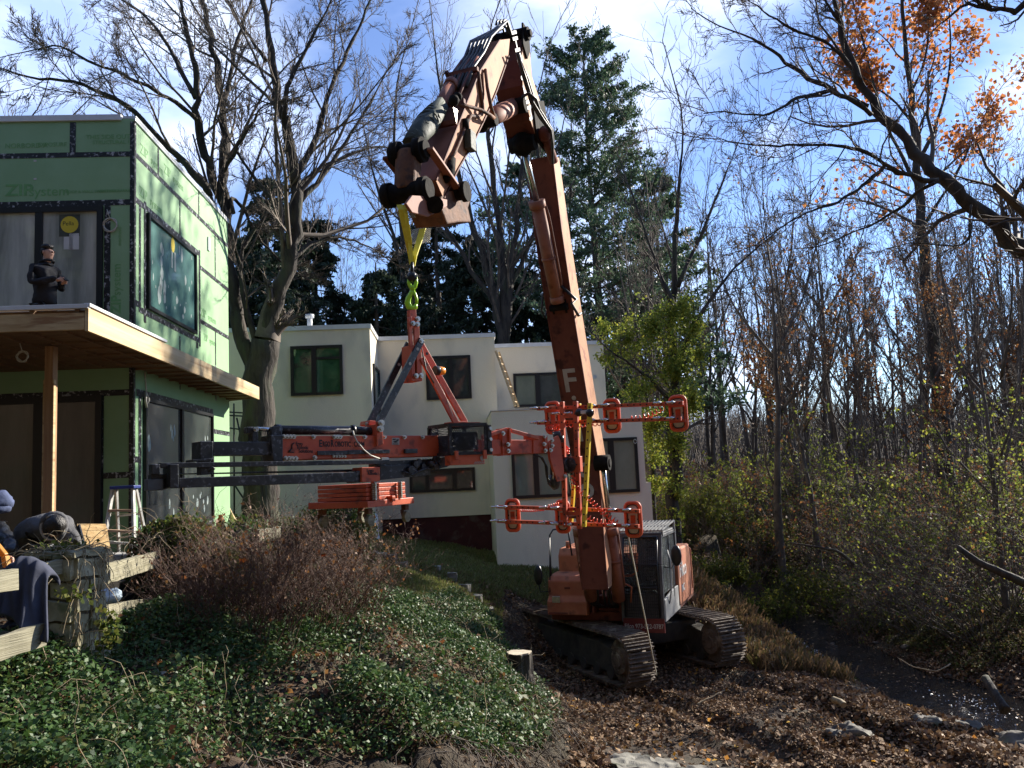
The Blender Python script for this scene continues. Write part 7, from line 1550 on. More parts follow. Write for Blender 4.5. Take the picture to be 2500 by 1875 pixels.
# broken wall piece behind, right of the post
bw0 = P(300, 1560, 8.3); m_ = MB(); stones(m_, Vector((bw0.x,bw0.y,0)), Vector((.8,.6,0)), Vector((.6,-.8,0)), 0, .55, P(300,1610,8.3).z-.1, P(330,1520,8.3).z, .3, rq, .15, (.14,.3)); so_ = m_.build('stone_wall', 'stone'); rough(so_, 3, .03, 6, 9); tag(so_, 'short broken piece of old stone wall right of the vine draped post', 'wall')
# second post, swallowed by creeper
q2 = P(395, 1420, 9.3); zq2 = gz(q2.x, q2.y)
VP = thing('vine_covered_post', (q2.x, q2.y, zq2), 'stone fence post buried under leafy creeper where the rails end', 'post')
m_ = MB(); zt2p = P(400,1318,9.3).z; m_.box(Vector((q2.x+.05,q2.y+.25,(zt2p+zq2)/2)), .24, .24, (zt2p-zq2)/2+.05); o = m_.build('stonework', 'stone', VP); rough(o, 4, .05, 5)
def crust(c, r, n, mat, size, parent, name='foliage', lo=.75, flat=1):
    d = nrm(rng.normal(size=(n,3))); p = np.array(c)+d*rng.uniform(lo, 1.12, n)[:,None]*np.array(r)*(1+.25*(vnoise(d[:,0]*4+d[:,2]*3, d[:,1]*4+d[:,2]*2, 3)-.5))[:,None]
    return leafset(parent, p, size, mat, name)
for mat, n, sz in (('ivy_leaf', 1500, .06), ('vine_leaf', 3000, .055), ('dull_leaf', 2200, .05)): crust((q2.x+.1, q2.y+.2, (zt2p+zq2)/2+.1), (.52,.42,(zt2p-zq2)/2+.12), n, mat, sz, VP)
crust((q2.x+.5, q2.y+.2, zq2+.2), (.5,.4,.45), 2500, 'vine_leaf', .05, VP, lo=.3)
def f4(): a = rng.uniform(0,6.28); return (np.array([q2.x+.1+.4*math.cos(a), q2.y+.2+.35*math.sin(a), zt2p+rng.uniform(-.3,.1)]), np.array([.2*math.cos(a), .2*math.sin(a), .1])+rng.normal(size=3)*.6)
vines(VP, 190, f4, .9, .005, down=-.28)
def f5(): a = rng.uniform(0,6.28); return (np.array([q2.x+.1+.4*math.cos(a), q2.y+.2+.35*math.sin(a), zt2p+rng.uniform(-.9,.1)]), np.array([.4*math.cos(a), .4*math.sin(a)-.2, .1])+rng.normal(size=3)*.5)
vines(VP, 120, f5, .8, .004, 'red_twig', 'thorny_stems', down=-.15)
# rails
def rail(p0, p1, h, th, label, seed):
    a = P(*p0); b = P(*p1); m_ = MB(); m_.beam(a, b, th, h); o = m_.build('fence_rail', 'weathered_wood'); 
    # orient texture along the rail: rebuild in local axes
    d = (b-a).normalized(); ang = math.atan2(d.y, d.x); mid = o.location.copy(); rot = Matrix.Rotation(-ang, 4, 'Z')
    for v in o.data.vertices: v.co = rot @ v.co
    o.rotation_euler = (0, 0, ang); rough(o, 4, .012, 7, seed); return tag(o, label, 'fence rail')
rail((232,1408,7.15),(388,1364,9.2), .17, .05, 'upper weathered rail running right from the vine draped post to the creeper', 1)
rail((238,1502,7.15),(372,1476,9.1), .15, .05, 'lower weathered rail right of the vine draped post', 2)
rail((-80,1432,5.6),(37,1414,6.1), .155, .05, 'weathered rail end at the left edge in front of the navy jacket', 3)
rail((105,1394,6.7),(185,1372,7.0), .12, .05, 'rail stub between the navy jacket and the vine draped post', 4)
rail((-60,1600,5.7),(104,1548,6.25), .16, .06, 'lower mossy split rail at the left edge', 5)
rail((628,1308,12.2),(682,1298,12.8), .17, .06, 'grey rail fragment showing above the bramble', 6)
# ivy mound and wall covered in creeper further back
def mound(px, py, Y, r, label, n=3500, mats=(('ivy_leaf',.5,.06),('vine_leaf',.3,.055),('dull_leaf',.3,.05)), stems=60, lo=.6, cat_='creeper', name='creeper_mound'):
    c = P(px, py, Y); t = thing(name, (c.x, c.y, gz(c.x, c.y)), label, cat_)
    m_ = MB(); m_.sph(c, 1, 14, (r[0]*.7, r[1]*.7, r[2]*.75)); o = m_.build('soil_core', 'stone_mortar', t); jitter_mesh(o, .1, 3)
    for mt_, f, sz in mats: crust(c, r, int(n*f), mt_, sz, t, lo=lo)
    def ff(): d = nrm(rng.normal(size=3)); return (np.array(c)+d*np.array(r), d+rng.normal(size=3)*.6)
    vines(t, stems, ff, .6, .004, down=-.15); return t
mound(590,1335,12.6,(.5,.5,.42),'dark ivy covered stump of wall in front of the green house corner')
mound(690,1330,13.6,(.6,.5,.40),'ivy mound behind the bramble by the rail fragment')
mound(850,1305,14.0,(.42,.4,.62),'upright ivy clad wall end below the counterweight tray', 6000, (('ivy_leaf',.7,.05),('grass_blade',.4,.05)))
mound(800,1290,15.5,(.6,.5,.45),'pale leaved creeper heap behind the ivy clad wall end', 4000)
mound(470,1340,10.2,(.30,.3,.25),'small leafy creeper tuft under the green wall', 1600)
# steps: stone blocks
for k, (px, py, Y, w_, h2, dd, lab) in enumerate([(905,1338,19.0,.28,.10,.2,'topmost of the pale stone steps below the drain pipe'),(925,1352,18.6,.34,.12,.25,'second stone step block going down from the drain pipe'),(948,1364,18.2,.34,.13,.25,'third stone step block going down from the drain pipe'),(975,1376,17.9,.28,.12,.25,'lowest stone step block of the left flight'),
    (1103,1388,18.8,.20,.20,.2,'upright stone block at the head of the right hand stones'),(1128,1398,18.5,.32,.14,.25,'flat stone block second in the row on the grass'),(1155,1407,18.2,.34,.13,.25,'flat stone block third in the row on the grass'),(1185,1415,18.1,.3,.12,.25,'flat stone block at the right end of the row on the grass'),(1062,1378,19,.24,.1,.2,'small half buried stone left of the upright block')]):
    c = P(px, py, Y); z = gz(c.x, c.y); m_ = MB(); a_ = rq.uniform(-.3,.3); ax = (Vector((math.cos(a_), math.sin(a_), 0)), Vector((-math.sin(a_), math.cos(a_), 0)), UZ); m_.box(Vector((c.x, c.y, z+h2*.45)), w_/2, dd/2, h2/2+.03, ax); o = m_.build('stone_block', 'pale_stone'); rough(o, 4, .03, 6, k); tag(o, lab, 'stone block')
# stump(s)
def stump(px, py, Y, r, label, lean_=0, cutm='cut_wood'):
    c = P(px, py, Y); z0 = gz(c.x, c.y)-.1; t = thing('tree_stump', (c.x, c.y, z0), label, 'stump'); n = 22; rr_ = [1+.10*math.sin(3*a+1)+.06*math.sin(7*a) for a in [2*math.pi*k/n for k in range(n)]]
    m_ = MB(); vs = []
    for z, s in ((z0-.3,1.3),(z0+.1,1.12),((z0+c.z)/2,1.0),(c.z,.98)):
        for k in range(n): a = 2*math.pi*k/n; vs.append(Vector((c.x+lean_*(z-z0)+r*s*rr_[k]*math.cos(a), c.y+r*s*rr_[k]*math.sin(a), z+(.015*math.sin(2*a) if z == c.z else 0))))
    m_.add(vs, [(i*n+k, i*n+(k+1) % n, (i+1)*n+(k+1) % n, (i+1)*n+k) for i in range(3) for k in range(n)]); o = m_.build('trunk', 'bark', t); rough(o, 2, .02, 9)
    m_ = MB(); m_.prism([Vector((c.x+lean_*(c.z-z0)+r*.93*rr_[k]*math.cos(2*math.pi*k/n), c.y+r*.93*rr_[k]*math.sin(2*math.pi*k/n), c.z-.01)) for k in range(n)], UZ*.022); m_.build('cut_face', cutm, t); return t
stump(1266,1594,12.2,.185,'cut tree stump with pale flat top at the edge of the ivy bank')
limb([P(1168,1660,11.4)-UZ*.1, P(1152,1625,11.3), P(1142,1590,11.2)], .075, .05, 'leaning broken stub of a sapling in the ivy left of the cut stump', 'bark', 'stump', 'broken_stub')
limb([P(2035,1700,12.4)-UZ*.05, P(2050,1712,12.3), P(2062,1722,12.2)], .05, .045, 'pale short wood stub lying in the leaf litter', 'vine_stem', 'wood stub', 'wood_stub')
# stones in the stream and on the shore
def rock(px, py, Y, sx, sy, sz, label, mat='river_stone', seed=0, amp=.12, name='rock'):
    c = P(px, py, Y); z = gz(c.x, c.y); m_ = MB(); m_.sph(Vector((c.x, c.y, z+sz*.0)), 1, 30, (sx*.9, sy*.9, sz*.85)); o = m_.build(name, mat); jitter_mesh(o, amp*3*max(sx, sz), 1.3/max(sx, .2), seed); jitter_mesh(o, amp*.9*max(sx, sz), 5/max(sx,.2), seed); jitter_mesh(o, .012, 14, seed); return tag(o, label, 'rock')
rock(2345,1660,14.2,.30,.22,.14,'light flat rock at the water edge before the right bank',seed=1)
rock(2250,1695,14.0,.28,.2,.12,'rounded rock where the stream begins to ripple',seed=3)
rock(2480,1690,13.6,.4,.4,.34,'big dark rounded rock at the right edge of the stream',seed=4)
rock(2065,1690,13.2,.4,.25,.14,'broad brown rock on the near shore of the pool',seed=5)
rock(1945,1555,18.5,.35,.25,.18,'grey rock just below the small cascade',seed=6)
rock(2010,1450,22,.6,.3,.2,'flat leaf strewn rock above the small cascade',seed=7)
rock(1905,1500,21.5,.3,.25,.2,'dark rock beside the white water',seed=8)
m_ = MB(); rr = random.Random(12); sl = resample(np.array(STREAM, float), 200)
for k in range(240):
    i = rr.randint(20, 170); x_ = sl[i][0]+rr.gauss(0,.75); y_ = sl[i][1]+rr.gauss(0,.5); s_ = rr.uniform(.03,.13)*rr.uniform(.5,1.2)
    z = gz(x_, y_); m_.sph(V(x_, y_, z+s_*.1), s_, 7, (rr.uniform(.8,1.4), rr.uniform(.7,1.2), rr.uniform(.4,.7)))
o = m_.build('pebbles', 'river_stone'); jitter_mesh(o, .02, 9); tag(o, 'wet stones and cobbles strewn along the stream bed', 'pebbles', kind='stuff')
n = 1500; i = rng.integers(25, 190, n); p = sl[i]+rng.normal(size=(n,2))*.8; z = np.maximum(ground_z(p[:,0], p[:,1]), np.interp(p[:,1], [10,30], [-4.92,-4.66]))+.015
v, q = leaf_np(np.c_[p, z], .06*rng.uniform(.5,1.3,n), np.array([0,0,1.6]), .3); tag(link_mesh('floating_leaves', mesh_np('floating_leaves', v, q), 'litter_leaf'), 'dead leaves lying in and along the stream', 'leaves', kind='stuff')
# ledge of broken pale stone at the very front
m_ = MB(); rr = random.Random(2)
LG = thing('stone_ledge', tuple(P(1690,1850,10.6)), 'ledge of broken mossy pale stone at the bottom edge of the view', 'stone ledge')
for k, (px, py, w_, d_) in enumerate([(1525,1868,.5,.3),(1570,1850,.30,.25),(1620,1835,.34,.3),(1675,1862,.42,.3),(1710,1832,.36,.3),(1760,1868,.4,.3),(1780,1838,.34,.3),(1830,1856,.34,.3),(1855,1840,.2,.2),(1640,1885,.5,.3),(1740,1895,.6,.3),(1555,1890,.5,.3)]):
    c = P(px, py, 10.5+(1875-py)*.008); z = gz(c.x, c.y); m_ = MB(); n = 7; pts = [Vector((c.x+w_*.55*math.cos(6.283*j/n+rr.uniform(-.2,.2)), c.y+d_*.9*math.sin(6.283*j/n+rr.uniform(-.2,.2)), z+.04+rr.uniform(0,.05))) for j in range(n)]; m_.prism(pts, UZ*rr.uniform(.10,.16)); o = m_.build('stone_slab', 'pale_stone', LG); rough(o, 4, .035, 7, k)
# white water of the little cascade
m_ = MB(); X = rng.normal(size=900)*.42; Yc = rng.normal(size=900)*.22; c0 = P(1930,1515,21.0); p = np.stack([c0.x+X, c0.y+Yc, ground_z(c0.x+X, c0.y+Yc)+.03+.08*rng.uniform(0,1,900)**2], 1); v, q = leaf_np(p, .05*rng.uniform(.5,1.4,900), np.array([0,-.5,1.]), .6); m__, nt_, b_ = new_mat('foam'); b_.inputs['Base Color'].default_value = (.75,.78,.8,1); b_.inputs['Roughness'].default_value = .3
o = link_mesh('foam', mesh_np('foam', v, q), 'foam'); tag(o, 'white foam on the little cascade of the stream', 'foam', kind='stuff')
n = 200; i = rng.integers(80, 101, n); p = sl[i]+rng.normal(size=(n,2))*.35; k = segd(p[:,0], p[:,1], STREAM) < .6; p = p[k]  # tiny white pieces imitating sun glints on the water, sharing the foam material
v, q = leaf_np(np.c_[p, np.interp(p[:,1], [10,30], [-4.92,-4.66])+.02], .035*rng.uniform(.4,1.4,len(p)), np.array([0,-.3,1.]), .5); tag(link_mesh('glint_flecks', mesh_np('glint_flecks', v, q), 'foam'), 'white flecks standing in for sun glints on the stream at the lower right', 'foam', kind='stuff')
# ---------------------------------------------------------------- things by the house: ladder, board, tarp
LA = thing('step_ladder', tuple(P(300,1430,11.6)), 'aluminium step ladder with blue top standing by the green wall', 'ladder')
yl = 11.5
def lp_(px, py, dy=0): return P(px, py, yl+dy)
m_ = MB()
m_.beam(lp_(275,1196), lp_(240,1410,-.25), .03, .07, V(0,1,0)); m_.beam(lp_(325,1193), lp_(330,1421,-.25), .03, .07, V(0,1,0)); m_.build('side_rail', 'aluminium', LA)
m_ = MB(); m_.beam(lp_(284,1195,.05), lp_(293,1405,.75), .025, .05, V(0,1,0)); m_.beam(lp_(332,1193,.05), lp_(372,1390,.75), .025, .05, V(0,1,0)); 
for f in (.3,.55,.85): 
    a = lp_(284,1195,.05); b_ = lp_(293,1405,.75); c = lp_(332,1193,.05); d = lp_(372,1390,.75); m_.beam(a+(b_-a)*f, c+(d-c)*f, .03, .025)
m_.build('rear_leg', 'aluminium', LA)
for f, mt_ in ((.24,'ladder_step'),(.47,'ladder_step'),(.60,'aluminium'),(.82,'ladder_step'),(.95,'ladder_step')):
    a = lp_(275,1196); b_ = lp_(240,1410,-.25); c = lp_(325,1193); d = lp_(330,1421,-.25); m_ = MB(); m_.beam(a+(b_-a)*f, c+(d-c)*f, .09, .03); m_.build('step', mt_, LA, .003)
m_ = MB(); m_.beam(lp_(276,1191), lp_(336,1188), .22, .045); m_.build('ladder_top', 'blue_plastic', LA, .01)
# OSB board leaning
ob0 = P(188,1278,9.5); ob1 = P(258,1279,9.65); ob2 = P(215,1440,8.4); obn = (ob1-ob0).cross(ob2-ob0).normalized(); ob = [hitp(x_, y_, ob0, obn) for x_, y_ in [(188,1278),(258,1279),(262,1292),(268,1330),(275,1350),(292,1420),(290,1440),(215,1440)]]
m_ = MB(); n_ = (ob[1]-ob[0]).cross(ob[-1]-ob[0]).normalized(); m_.prism(ob, n_*.018); o = m_.build('strand_board', 'osb'); tag(o, 'torn sheet of strand board leaning between the bent worker and the ladder', 'board')
m_ = MB(); m_.beam(hitp(191,1285,ob0-obn*.02,obn), hitp(208,1350,ob0-obn*.02,obn), .05, .02, V(0,1,0)); tag(m_.build('black_strip', 'black_frame'), 'black strip along the left edge of the leaning strand board', 'strip')
m_ = MB(); m_.beam(P(245,1408,9.0), P(258,1425,8.8), .035, .02, V(0,1,0)); m_.beam(P(260,1402,9.0), P(268,1420,8.8), .02, .02, V(0,1,0)); m_.beam(P(249,1408,9.0), P(250,1425,8.8), .03, .02, V(0,1,0)); tag(m_.build('wooden_trestle', 'post_wood'), 'small brown wooden trestle leg under the strand board', 'trestle')
m_ = MB(); vs = []; nx_, ny_ = 14, 8
for j in range(ny_):
    for i in range(nx_):
        f = i/(nx_-1); g_ = j/(ny_-1); q = P(232+118*f, 1418+4*f+48*g_, 8.6+1.2*f-.5*g_); q.z += .03*math.sin(i*1.7+j)*g_; q.y += .05*math.sin(i*.9+j*1.3); vs.append(q)
m_.add(vs, [(j*nx_+i, j*nx_+i+1, (j+1)*nx_+i+1, (j+1)*nx_+i) for j in range(ny_-1) for i in range(nx_-1)], True); o = m_.build('black_tarpaulin', 'black_tarp'); sm_ = o.modifiers.new('thick', 'SOLIDIFY'); sm_.thickness = .01; tag(o, 'black plastic tarpaulin hanging between the two fence rails', 'tarpaulin')
m_ = MB(); m_.sph(P(258,1462,8.1), 1, 14, (.16,.1,.09)); o = m_.build('plastic_bag', 'pale_blue_bag'); jitter_mesh(o, .06, 9); tag(o, 'crumpled pale blue plastic bag above the lower rail', 'bag')
m_ = MB(); m_.box(P(288,1375,10.9)-UZ*.15, .22, .18, .28); o = m_.build('concrete_block', 'concrete', None, .02); tag(o, 'pale concrete block behind the foot of the step ladder', 'block')
m_ = MB(); m_.sph(P(395,1262,14.6)+Vector((-.5,.1,-.25)), .01, 6)
# clear plastic sheet draped by the far ivy
m_ = MB(); vs = []
for j in range(10):
    for i in range(7):
        f = i/6; g_ = j/9; q = P(545-60*g_+26*f, 1318+100*g_, 11.2-.9*g_); q.y += .08*math.sin(i*2.1+j*1.4); q.x += .03*math.sin(j*2.0); vs.append(q)
m_.add(vs, [(j*7+i, j*7+i+1, (j+1)*7+i+1, (j+1)*7+i) for j in range(9) for i in range(6)], True); mm, nt_, b_ = new_mat('clear_sheet'); b_.inputs['Base Color'].default_value = (.3,.32,.38,1); b_.inputs['Roughness'].default_value = .2; b_.inputs['Transmission Weight'].default_value = .5
o = m_.build('plastic_sheet', 'clear_sheet'); o.modifiers.new('thick', 'SOLIDIFY').thickness = .004; tag(o, 'crumpled clear plastic sheet sliding down beside the bramble', 'sheet')
# big yellow leaves, singled out
def bigleaf(px, py, Y, s, mat, label, rot=0):
    c = P(px, py, Y); m_ = MB(); n = 10; pts = []
    for k in range(n): a = 2*math.pi*k/n+rot; r_ = s*(1.0 if k % 2 == 0 else .55); pts.append(c+Vector((math.cos(a)*r_, .15*r_*math.sin(2*a), math.sin(a)*r_*.55)))
    m_.add([c]+pts, [(0, 1+k, 1+(k+1) % n) for k in range(n)]); o = m_.build('fallen_leaf', mat); o.modifiers.new('thick', 'SOLIDIFY').thickness = .002; tag(o, label, 'leaf')
bigleaf(594,1368,9.0,.06,'gold_leaf','big pale yellow leaf caught on top of the bramble')
bigleaf(790,1355,9.2,.04,'orange_leaf','single orange leaf glowing in the right of the bramble')
bigleaf(384,1645,7.2,.085,'paper','large pale tan leaf lying on the dark ivy',.3)
bigleaf(150,1845,5.6,.08,'orange_leaf','big orange brown leaf in the bottom left corner',.2)
# ---------------------------------------------------------------- navy jacket thrown over the rail
JK = MB(); vs = []; nx_, ny_ = 26, 26
c0 = Vector((P(60,1400,6.3).x, 6.3, P(60,1372,6.3).z))
for j in range(ny_):
    for i in range(nx_):
        f = i/(nx_-1)*2-1; g_ = j/(ny_-1); w_ = .20+.03*g_
        hgt = math.sqrt(max(0, 1-(abs(f)**2.3)))
        x_ = f*w_*(1-.10*math.sin(3*g_)); 
        ang = g_*math.pi*.95-0.25; 
        drop = .43+.10*math.sin(f*2.1+.4)
        if g_ < .45: y_ = .14*math.cos(math.pi*g_/.9)*.9; z_ = -.08+ .10*math.sin(math.pi*g_/.9)
        else: t_ = (g_-.45)/.55; y_ = -.02-.12*t_*(1+.2*math.sin(f*5)); z_ = .02-drop*t_
        fold = .018*math.sin(f*9+g_*5)+.012*math.sin(f*17-g_*4); z_ += -.10*abs(f)**2.6+.02*math.cos(f*3)
        vs.append(c0+Vector((x_+.015*math.sin(g_*8), y_-fold*(.4+g_)-.0, z_+fold*.5)))
JK.add(vs, [(j*nx_+i, j*nx_+i+1, (j+1)*nx_+i+1, (j+1)*nx_+i) for j in range(ny_-1) for i in range(nx_-1)], True)
jo = JK.build('jacket', 'navy_cloth'); jo.modifiers.new('thick', 'SOLIDIFY').thickness = .025; b_ = jo.modifiers.new('s', 'SUBSURF'); b_.levels = 1; b_.render_levels = 1; tag(jo, 'navy cloth jacket thrown over the fence rail left of the vine draped post', 'jacket')
# ---------------------------------------------------------------- people
def skin(name, joints, edges, mat, parent, sub=2, seedroot=0):
    me = bpy.data.meshes.new(name); base = wloc(parent); me.from_pydata([tuple(Vector(j[0])-base) for j in joints], edges, []); o = bpy.data.objects.new(name, me); COL.objects.link(o)
    s = o.modifiers.new('skin', 'SKIN'); s.use_smooth_shade = True; b = o.modifiers.new('sub', 'SUBSURF'); b.levels = sub; b.render_levels = sub
    for i, v in enumerate(me.skin_vertices[0].data):
        r = joints[i][1]; v.radius = r if hasattr(r, '__len__') else (r, r); v.use_root = (i == seedroot)
    dg = bpy.context.evaluated_depsgraph_get(); m2 = bpy.data.meshes.new_from_object(o.evaluated_get(dg)); m2.name = name; bpy.data.objects.remove(o); m2.materials.clear()
    for p in m2.polygons: p.use_smooth = True
    return link_mesh(name, m2, mat, parent)
def person_up(feet, face, label, H=1.76):
    """standing figure; face = direction he faces (unit, horizontal)"""
    t = thing('person', tuple(feet), label, 'person'); f = Vector(face).normalized(); s = Vector((f.y, -f.x, 0))  # s: his right... screen side
    k = H/1.76
    def q(fw, sd, z): return Vector(feet)+(f*fw+s*sd+UZ*z)*k
    # head and neck, one body
    J = [(q(.0,0,.95),(.09,.06)), (q(.01,0,1.15),(.08,.06)), (q(.01,0,1.36),(.09,.06)), (q(.02,0,1.45),(.06,.06)), (q(.04,0,1.52),.055), (q(.065,0,1.585),(.072,.072)), (q(.07,0,1.655),(.088,.088)), (q(.06,0,1.70),.062)]
    Eg = [(0,1),(1,2),(2,3),(3,4),(4,5),(5,6),(6,7)]
    n = len(J)
    for sd in (-1, 1):
        i = len(J); J += [(q(0,sd*.09,.82),.06), (q(.02,sd*.11,.48),.045), (q(0,sd*.11,.10),.042), (q(.10,sd*.12,.035),.035)]; Eg += [(0,i),(i,i+1),(i+1,i+2),(i+2,i+3)]
    body = skin('body', J, Eg, 'skin', t)
    # coat
    JJ = [(q(0,0,.78),(.205,.17)), (q(.0,0,.95),(.175,.165)), (q(.01,0,1.15),(.165,.155)), (q(.01,0,1.33),(.175,.15)), (q(.02,0,1.44),(.13,.12)), (q(.035,0,1.515),(.092,.09))]
    EE = [(0,1),(1,2),(2,3),(3,4),(4,5)]
    for sd in (-1, 1):
        i = len(JJ); hand = q(.36,sd*.05-.0,1.20 if sd > 0 else 1.13); JJ += [(q(.0,sd*.20,1.38),.075), (q(.02,sd*.27,1.12),.062), (hand-f*.05,.042)]; EE += [(3,i),(i,i+1),(i+1,i+2)]
    co_ = skin('coat', JJ, EE, 'black_coat', t, 3); jitter_mesh(co_, .016, 9); jitter_mesh(co_, .008, 22, 4)
    m_ = MB(); m_.tube([q(.03+.10*math.cos(a), .095*math.sin(a), 1.50+.02*math.cos(a)) for a in [6.283*k/12 for k in range(13)]], .02, 7, False); m_.build('collar', 'black_coat', t)
    JJ = [(q(0,0,.84),(.14,.11))]; EE = []
    for sd in (-1, 1): i = len(JJ); JJ += [(q(0,sd*.09,.76),.10), (q(.02,sd*.11,.46),.08), (q(0,sd*.11,.08),.07)]; EE += [(0,i),(i,i+1),(i+1,i+2)]
    skin('trousers', JJ, EE, 'black_frame', t)
    for sd in (-1, 1): m_ = MB(); m_.sph(q(.06,sd*.12,.04), 1, 12, (.15,.05,.05), (f, s, UZ)); m_.build('shoe', 'black_frame', t)
    # hair cap
    m_ = MB(); c = q(.045,0,1.69); m_.sph(c+UZ*.052-f*.008, 1, 18, (.092,.088,.052), (f, s, UZ)); m_.sph(c-f*.034-UZ*.02, 1, 16, (.070,.090,.088), (f, s, UZ)); m_.build('hair', 'hair', t)
    m_ = MB(); m_.sph(q(.155,0,1.645), 1, 8, (.018,.013,.02), (f, s, UZ)); 
    for sd in (-1, 1): m_.sph(q(.05,sd*.082,1.645), 1, 8, (.018,.009,.03), (f, s, UZ))
    m_.build('nose_and_ears', 'skin', t); 
    m_ = MB()
    for sd in (-1, 1):
        m_.tube([q(.145,sd*.018,1.672), q(.145,sd*.055,1.672), q(.142,sd*.055,1.648), q(.145,sd*.018,1.648), q(.145,sd*.018,1.672)], .0028, 4); m_.tube([q(.145,sd*.055,1.672), q(.05,sd*.085,1.675)], .0028, 4)
    m_.tube([q(.147,-.018,1.665), q(.147,.018,1.665)], .0028, 4); m_.build('glasses', 'black_frame', t)
    m_ = MB(); m_.tube([q(.142,-.02,1.605), q(.148,0,1.603), q(.142,.02,1.605)], .004, 5); m_.build('mouth', 'red_plate', t)
    # hands round the phone: palm and fingers
    ph = q(.40,.0,1.20)
    m_ = MB(); m_.box(ph+f*.0, .008, .035, .075, ((f*.6+UZ*.8).normalized(), s, (f*.8-UZ*.6).normalized())); ph_o = m_.build('phone', 'black_frame', None, .004); tag(ph_o, 'dark phone held in both hands by the man on the deck', 'phone')
    for sd in (-1, 1):
        c = q(.355,sd*.045,1.17 if sd > 0 else 1.14); JJ = [(c-f*.06-UZ*.005,.026), (c,(.034,.02)), (c+f*.035,(.036,.018))]; EE = [(0,1),(1,2)]
        for g_ in range(4):
            i = len(JJ); o_ = (g_-1.5)*.017; b_ = c+f*.045+UZ*o_; L = [.030,.036,.033,.026][g_]; JJ += [(b_,.009), (b_+f*L*.8-s*sd*.012,.0085), (b_+f*L*.9-s*sd*.034,.0075)]; EE += [(2,i),(i,i+1),(i+1,i+2)]
        i = len(JJ); JJ += [(c+UZ*.03+f*.01,.010), (c+UZ*.05+f*.03-s*sd*.015,.009)]; EE += [(1,i),(i,i+1)]
        skin('hand', JJ, EE, 'skin', t, 1)
    return t
mh = P(107, 680, 12.6); face_ = Vector((.93,-.36,0))
zman = zdt+.06
hz = P(105, 597, 12.6).z
person_up((mh.x+.02, 12.6, hz-1.79), face_, 'man in black coat and glasses looking at his phone on the upper deck')
# bent worker in the grey hoodie: back towards the left, head down to the right behind the post
def bentman():
    Y = 8.1; hd = P(137,1288,Y-.1); t = thing('person', (P(105,1300,Y).x, Y, gz(P(105,1300,Y).x, Y)), 'worker in dark grey hoodie bending over behind the stone post, head down', 'person')
    g0 = t.location.z; hip = P(72,1330,Y+.45); hip.z = g0+.92; sh = P(112,1287,Y+.05); chest = (hip+sh)/2+UZ*.03
    nk = P(126,1283,Y-.02); 
    J = [(hip,(.10,.08)), (chest,(.10,.08)), (sh,(.10,.08)), (nk,(.06,.06)), (hd,(.085,.095)), (hd+V(.02,-.05,-.07),(.062,.07))]; Eg = [(0,1),(1,2),(2,3),(3,4),(4,5)]
    for sd in (-1, 1):
        i = len(J); J += [(hip+V(sd*.13,.0,-.12),.07), (hip+V(sd*.15,-.12,-.48),.05), (V(hip.x+sd*.15,hip.y+.05,g0+.08),.04)]; Eg += [(0,i),(i,i+1),(i+1,i+2)]
    skin('body', J, Eg, 'skin', t)
    J = [(hip+V(0,0,-.04),(.20,.17)), (chest,(.215,.18)), (sh+V(-.02,.02,0),(.20,.16)), (sh+V(.06,-.02,.0),(.14,.13))]; Eg = [(0,1),(1,2),(2,3)]
    for sd in (-1, 1):
        i = len(J); e = sh+V(.12+sd*.17,-.02,-.18); J += [(sh+V(.04+sd*.16,-.0,-.03),.095), (e,.075), (e+V(-.02*sd,-.1,-.28),.055)]; Eg += [(2,i),(i,i+1),(i+1,i+2)]
        hnd = e+V(-.02*sd,-.11,-.34); JJ = [(hnd+UZ*.05,.03), (hnd,(.04,.022)), (hnd-UZ*.04,(.038,.02))]; EE = [(0,1),(1,2)]
        for g_ in range(4): i2 = len(JJ); b_ = hnd+V((g_-1.5)*.019,0,-.05); JJ += [(b_,.0095), (b_+V(0,-.015,-.035),.0085), (b_+V(0,-.035,-.055),.0075)]; EE += [(2,i2),(i2,i2+1),(i2+1,i2+2)]
        i2 = len(JJ); JJ += [(hnd+V(sd*-.035,-.01,.0),.010), (hnd+V(sd*-.05,-.03,-.03),.009)]; EE += [(1,i2),(i2,i2+1)]
        skin('hand', JJ, EE, 'skin', t, 1)
    c = skin('hooded_top', J, Eg, 'grey_cloth', t, 3); jitter_mesh(c, .018, 7); jitter_mesh(c, .008, 20, 4)
    # hood gathered round the neck, light lining showing
    m_ = MB(); ctr = hd+V(-.045,.04,.0); ring = [ctr+Vector((.118*math.cos(a)*.92, .03*math.sin(a*2), .128*math.sin(a))) for a in [2*math.pi*k/18 for k in range(18)]]; m_.tube(ring+[ring[0],ring[1]], .030, 8, False); m_.build('hood', 'grey_cloth', t)
    m_ = MB(); ctr = hd+V(-.035,-.0,.0); ring = [ctr+Vector((.112*math.cos(a), 0, .118*math.sin(a))) for a in [2*math.pi*k/18 for k in range(19)]]; m_.tube(ring, .012, 6, False); m_.build('hood_lining', 'hood_light', t)
    m_ = MB(); m_.sph(hd+V(.01,-.03,.025), 1, 20, (.098,.085,.098)); o = m_.build('hair', 'hair', t); jitter_mesh(o, .014, 28)
    m_ = MB()
    JT = [(hip,(.17,.15))]; ET = []
    for sd in (-1, 1): i = len(JT); JT += [(hip+V(sd*.13,.0,-.12),.125), (hip+V(sd*.15,-.12,-.48),.095), (V(hip.x+sd*.15,hip.y+.05,g0+.08),.08)]; ET += [(0,i),(i,i+1),(i+1,i+2)]
    skin('trousers', JT, ET, 'grey_cloth', t)
    for sd in (-1, 1): m_ = MB(); m_.sph(V(hip.x+sd*.15, hip.y-.02, g0+.05), 1, 12, (.06,.15,.06)); m_.build('boot', 'hair', t)
bentman()
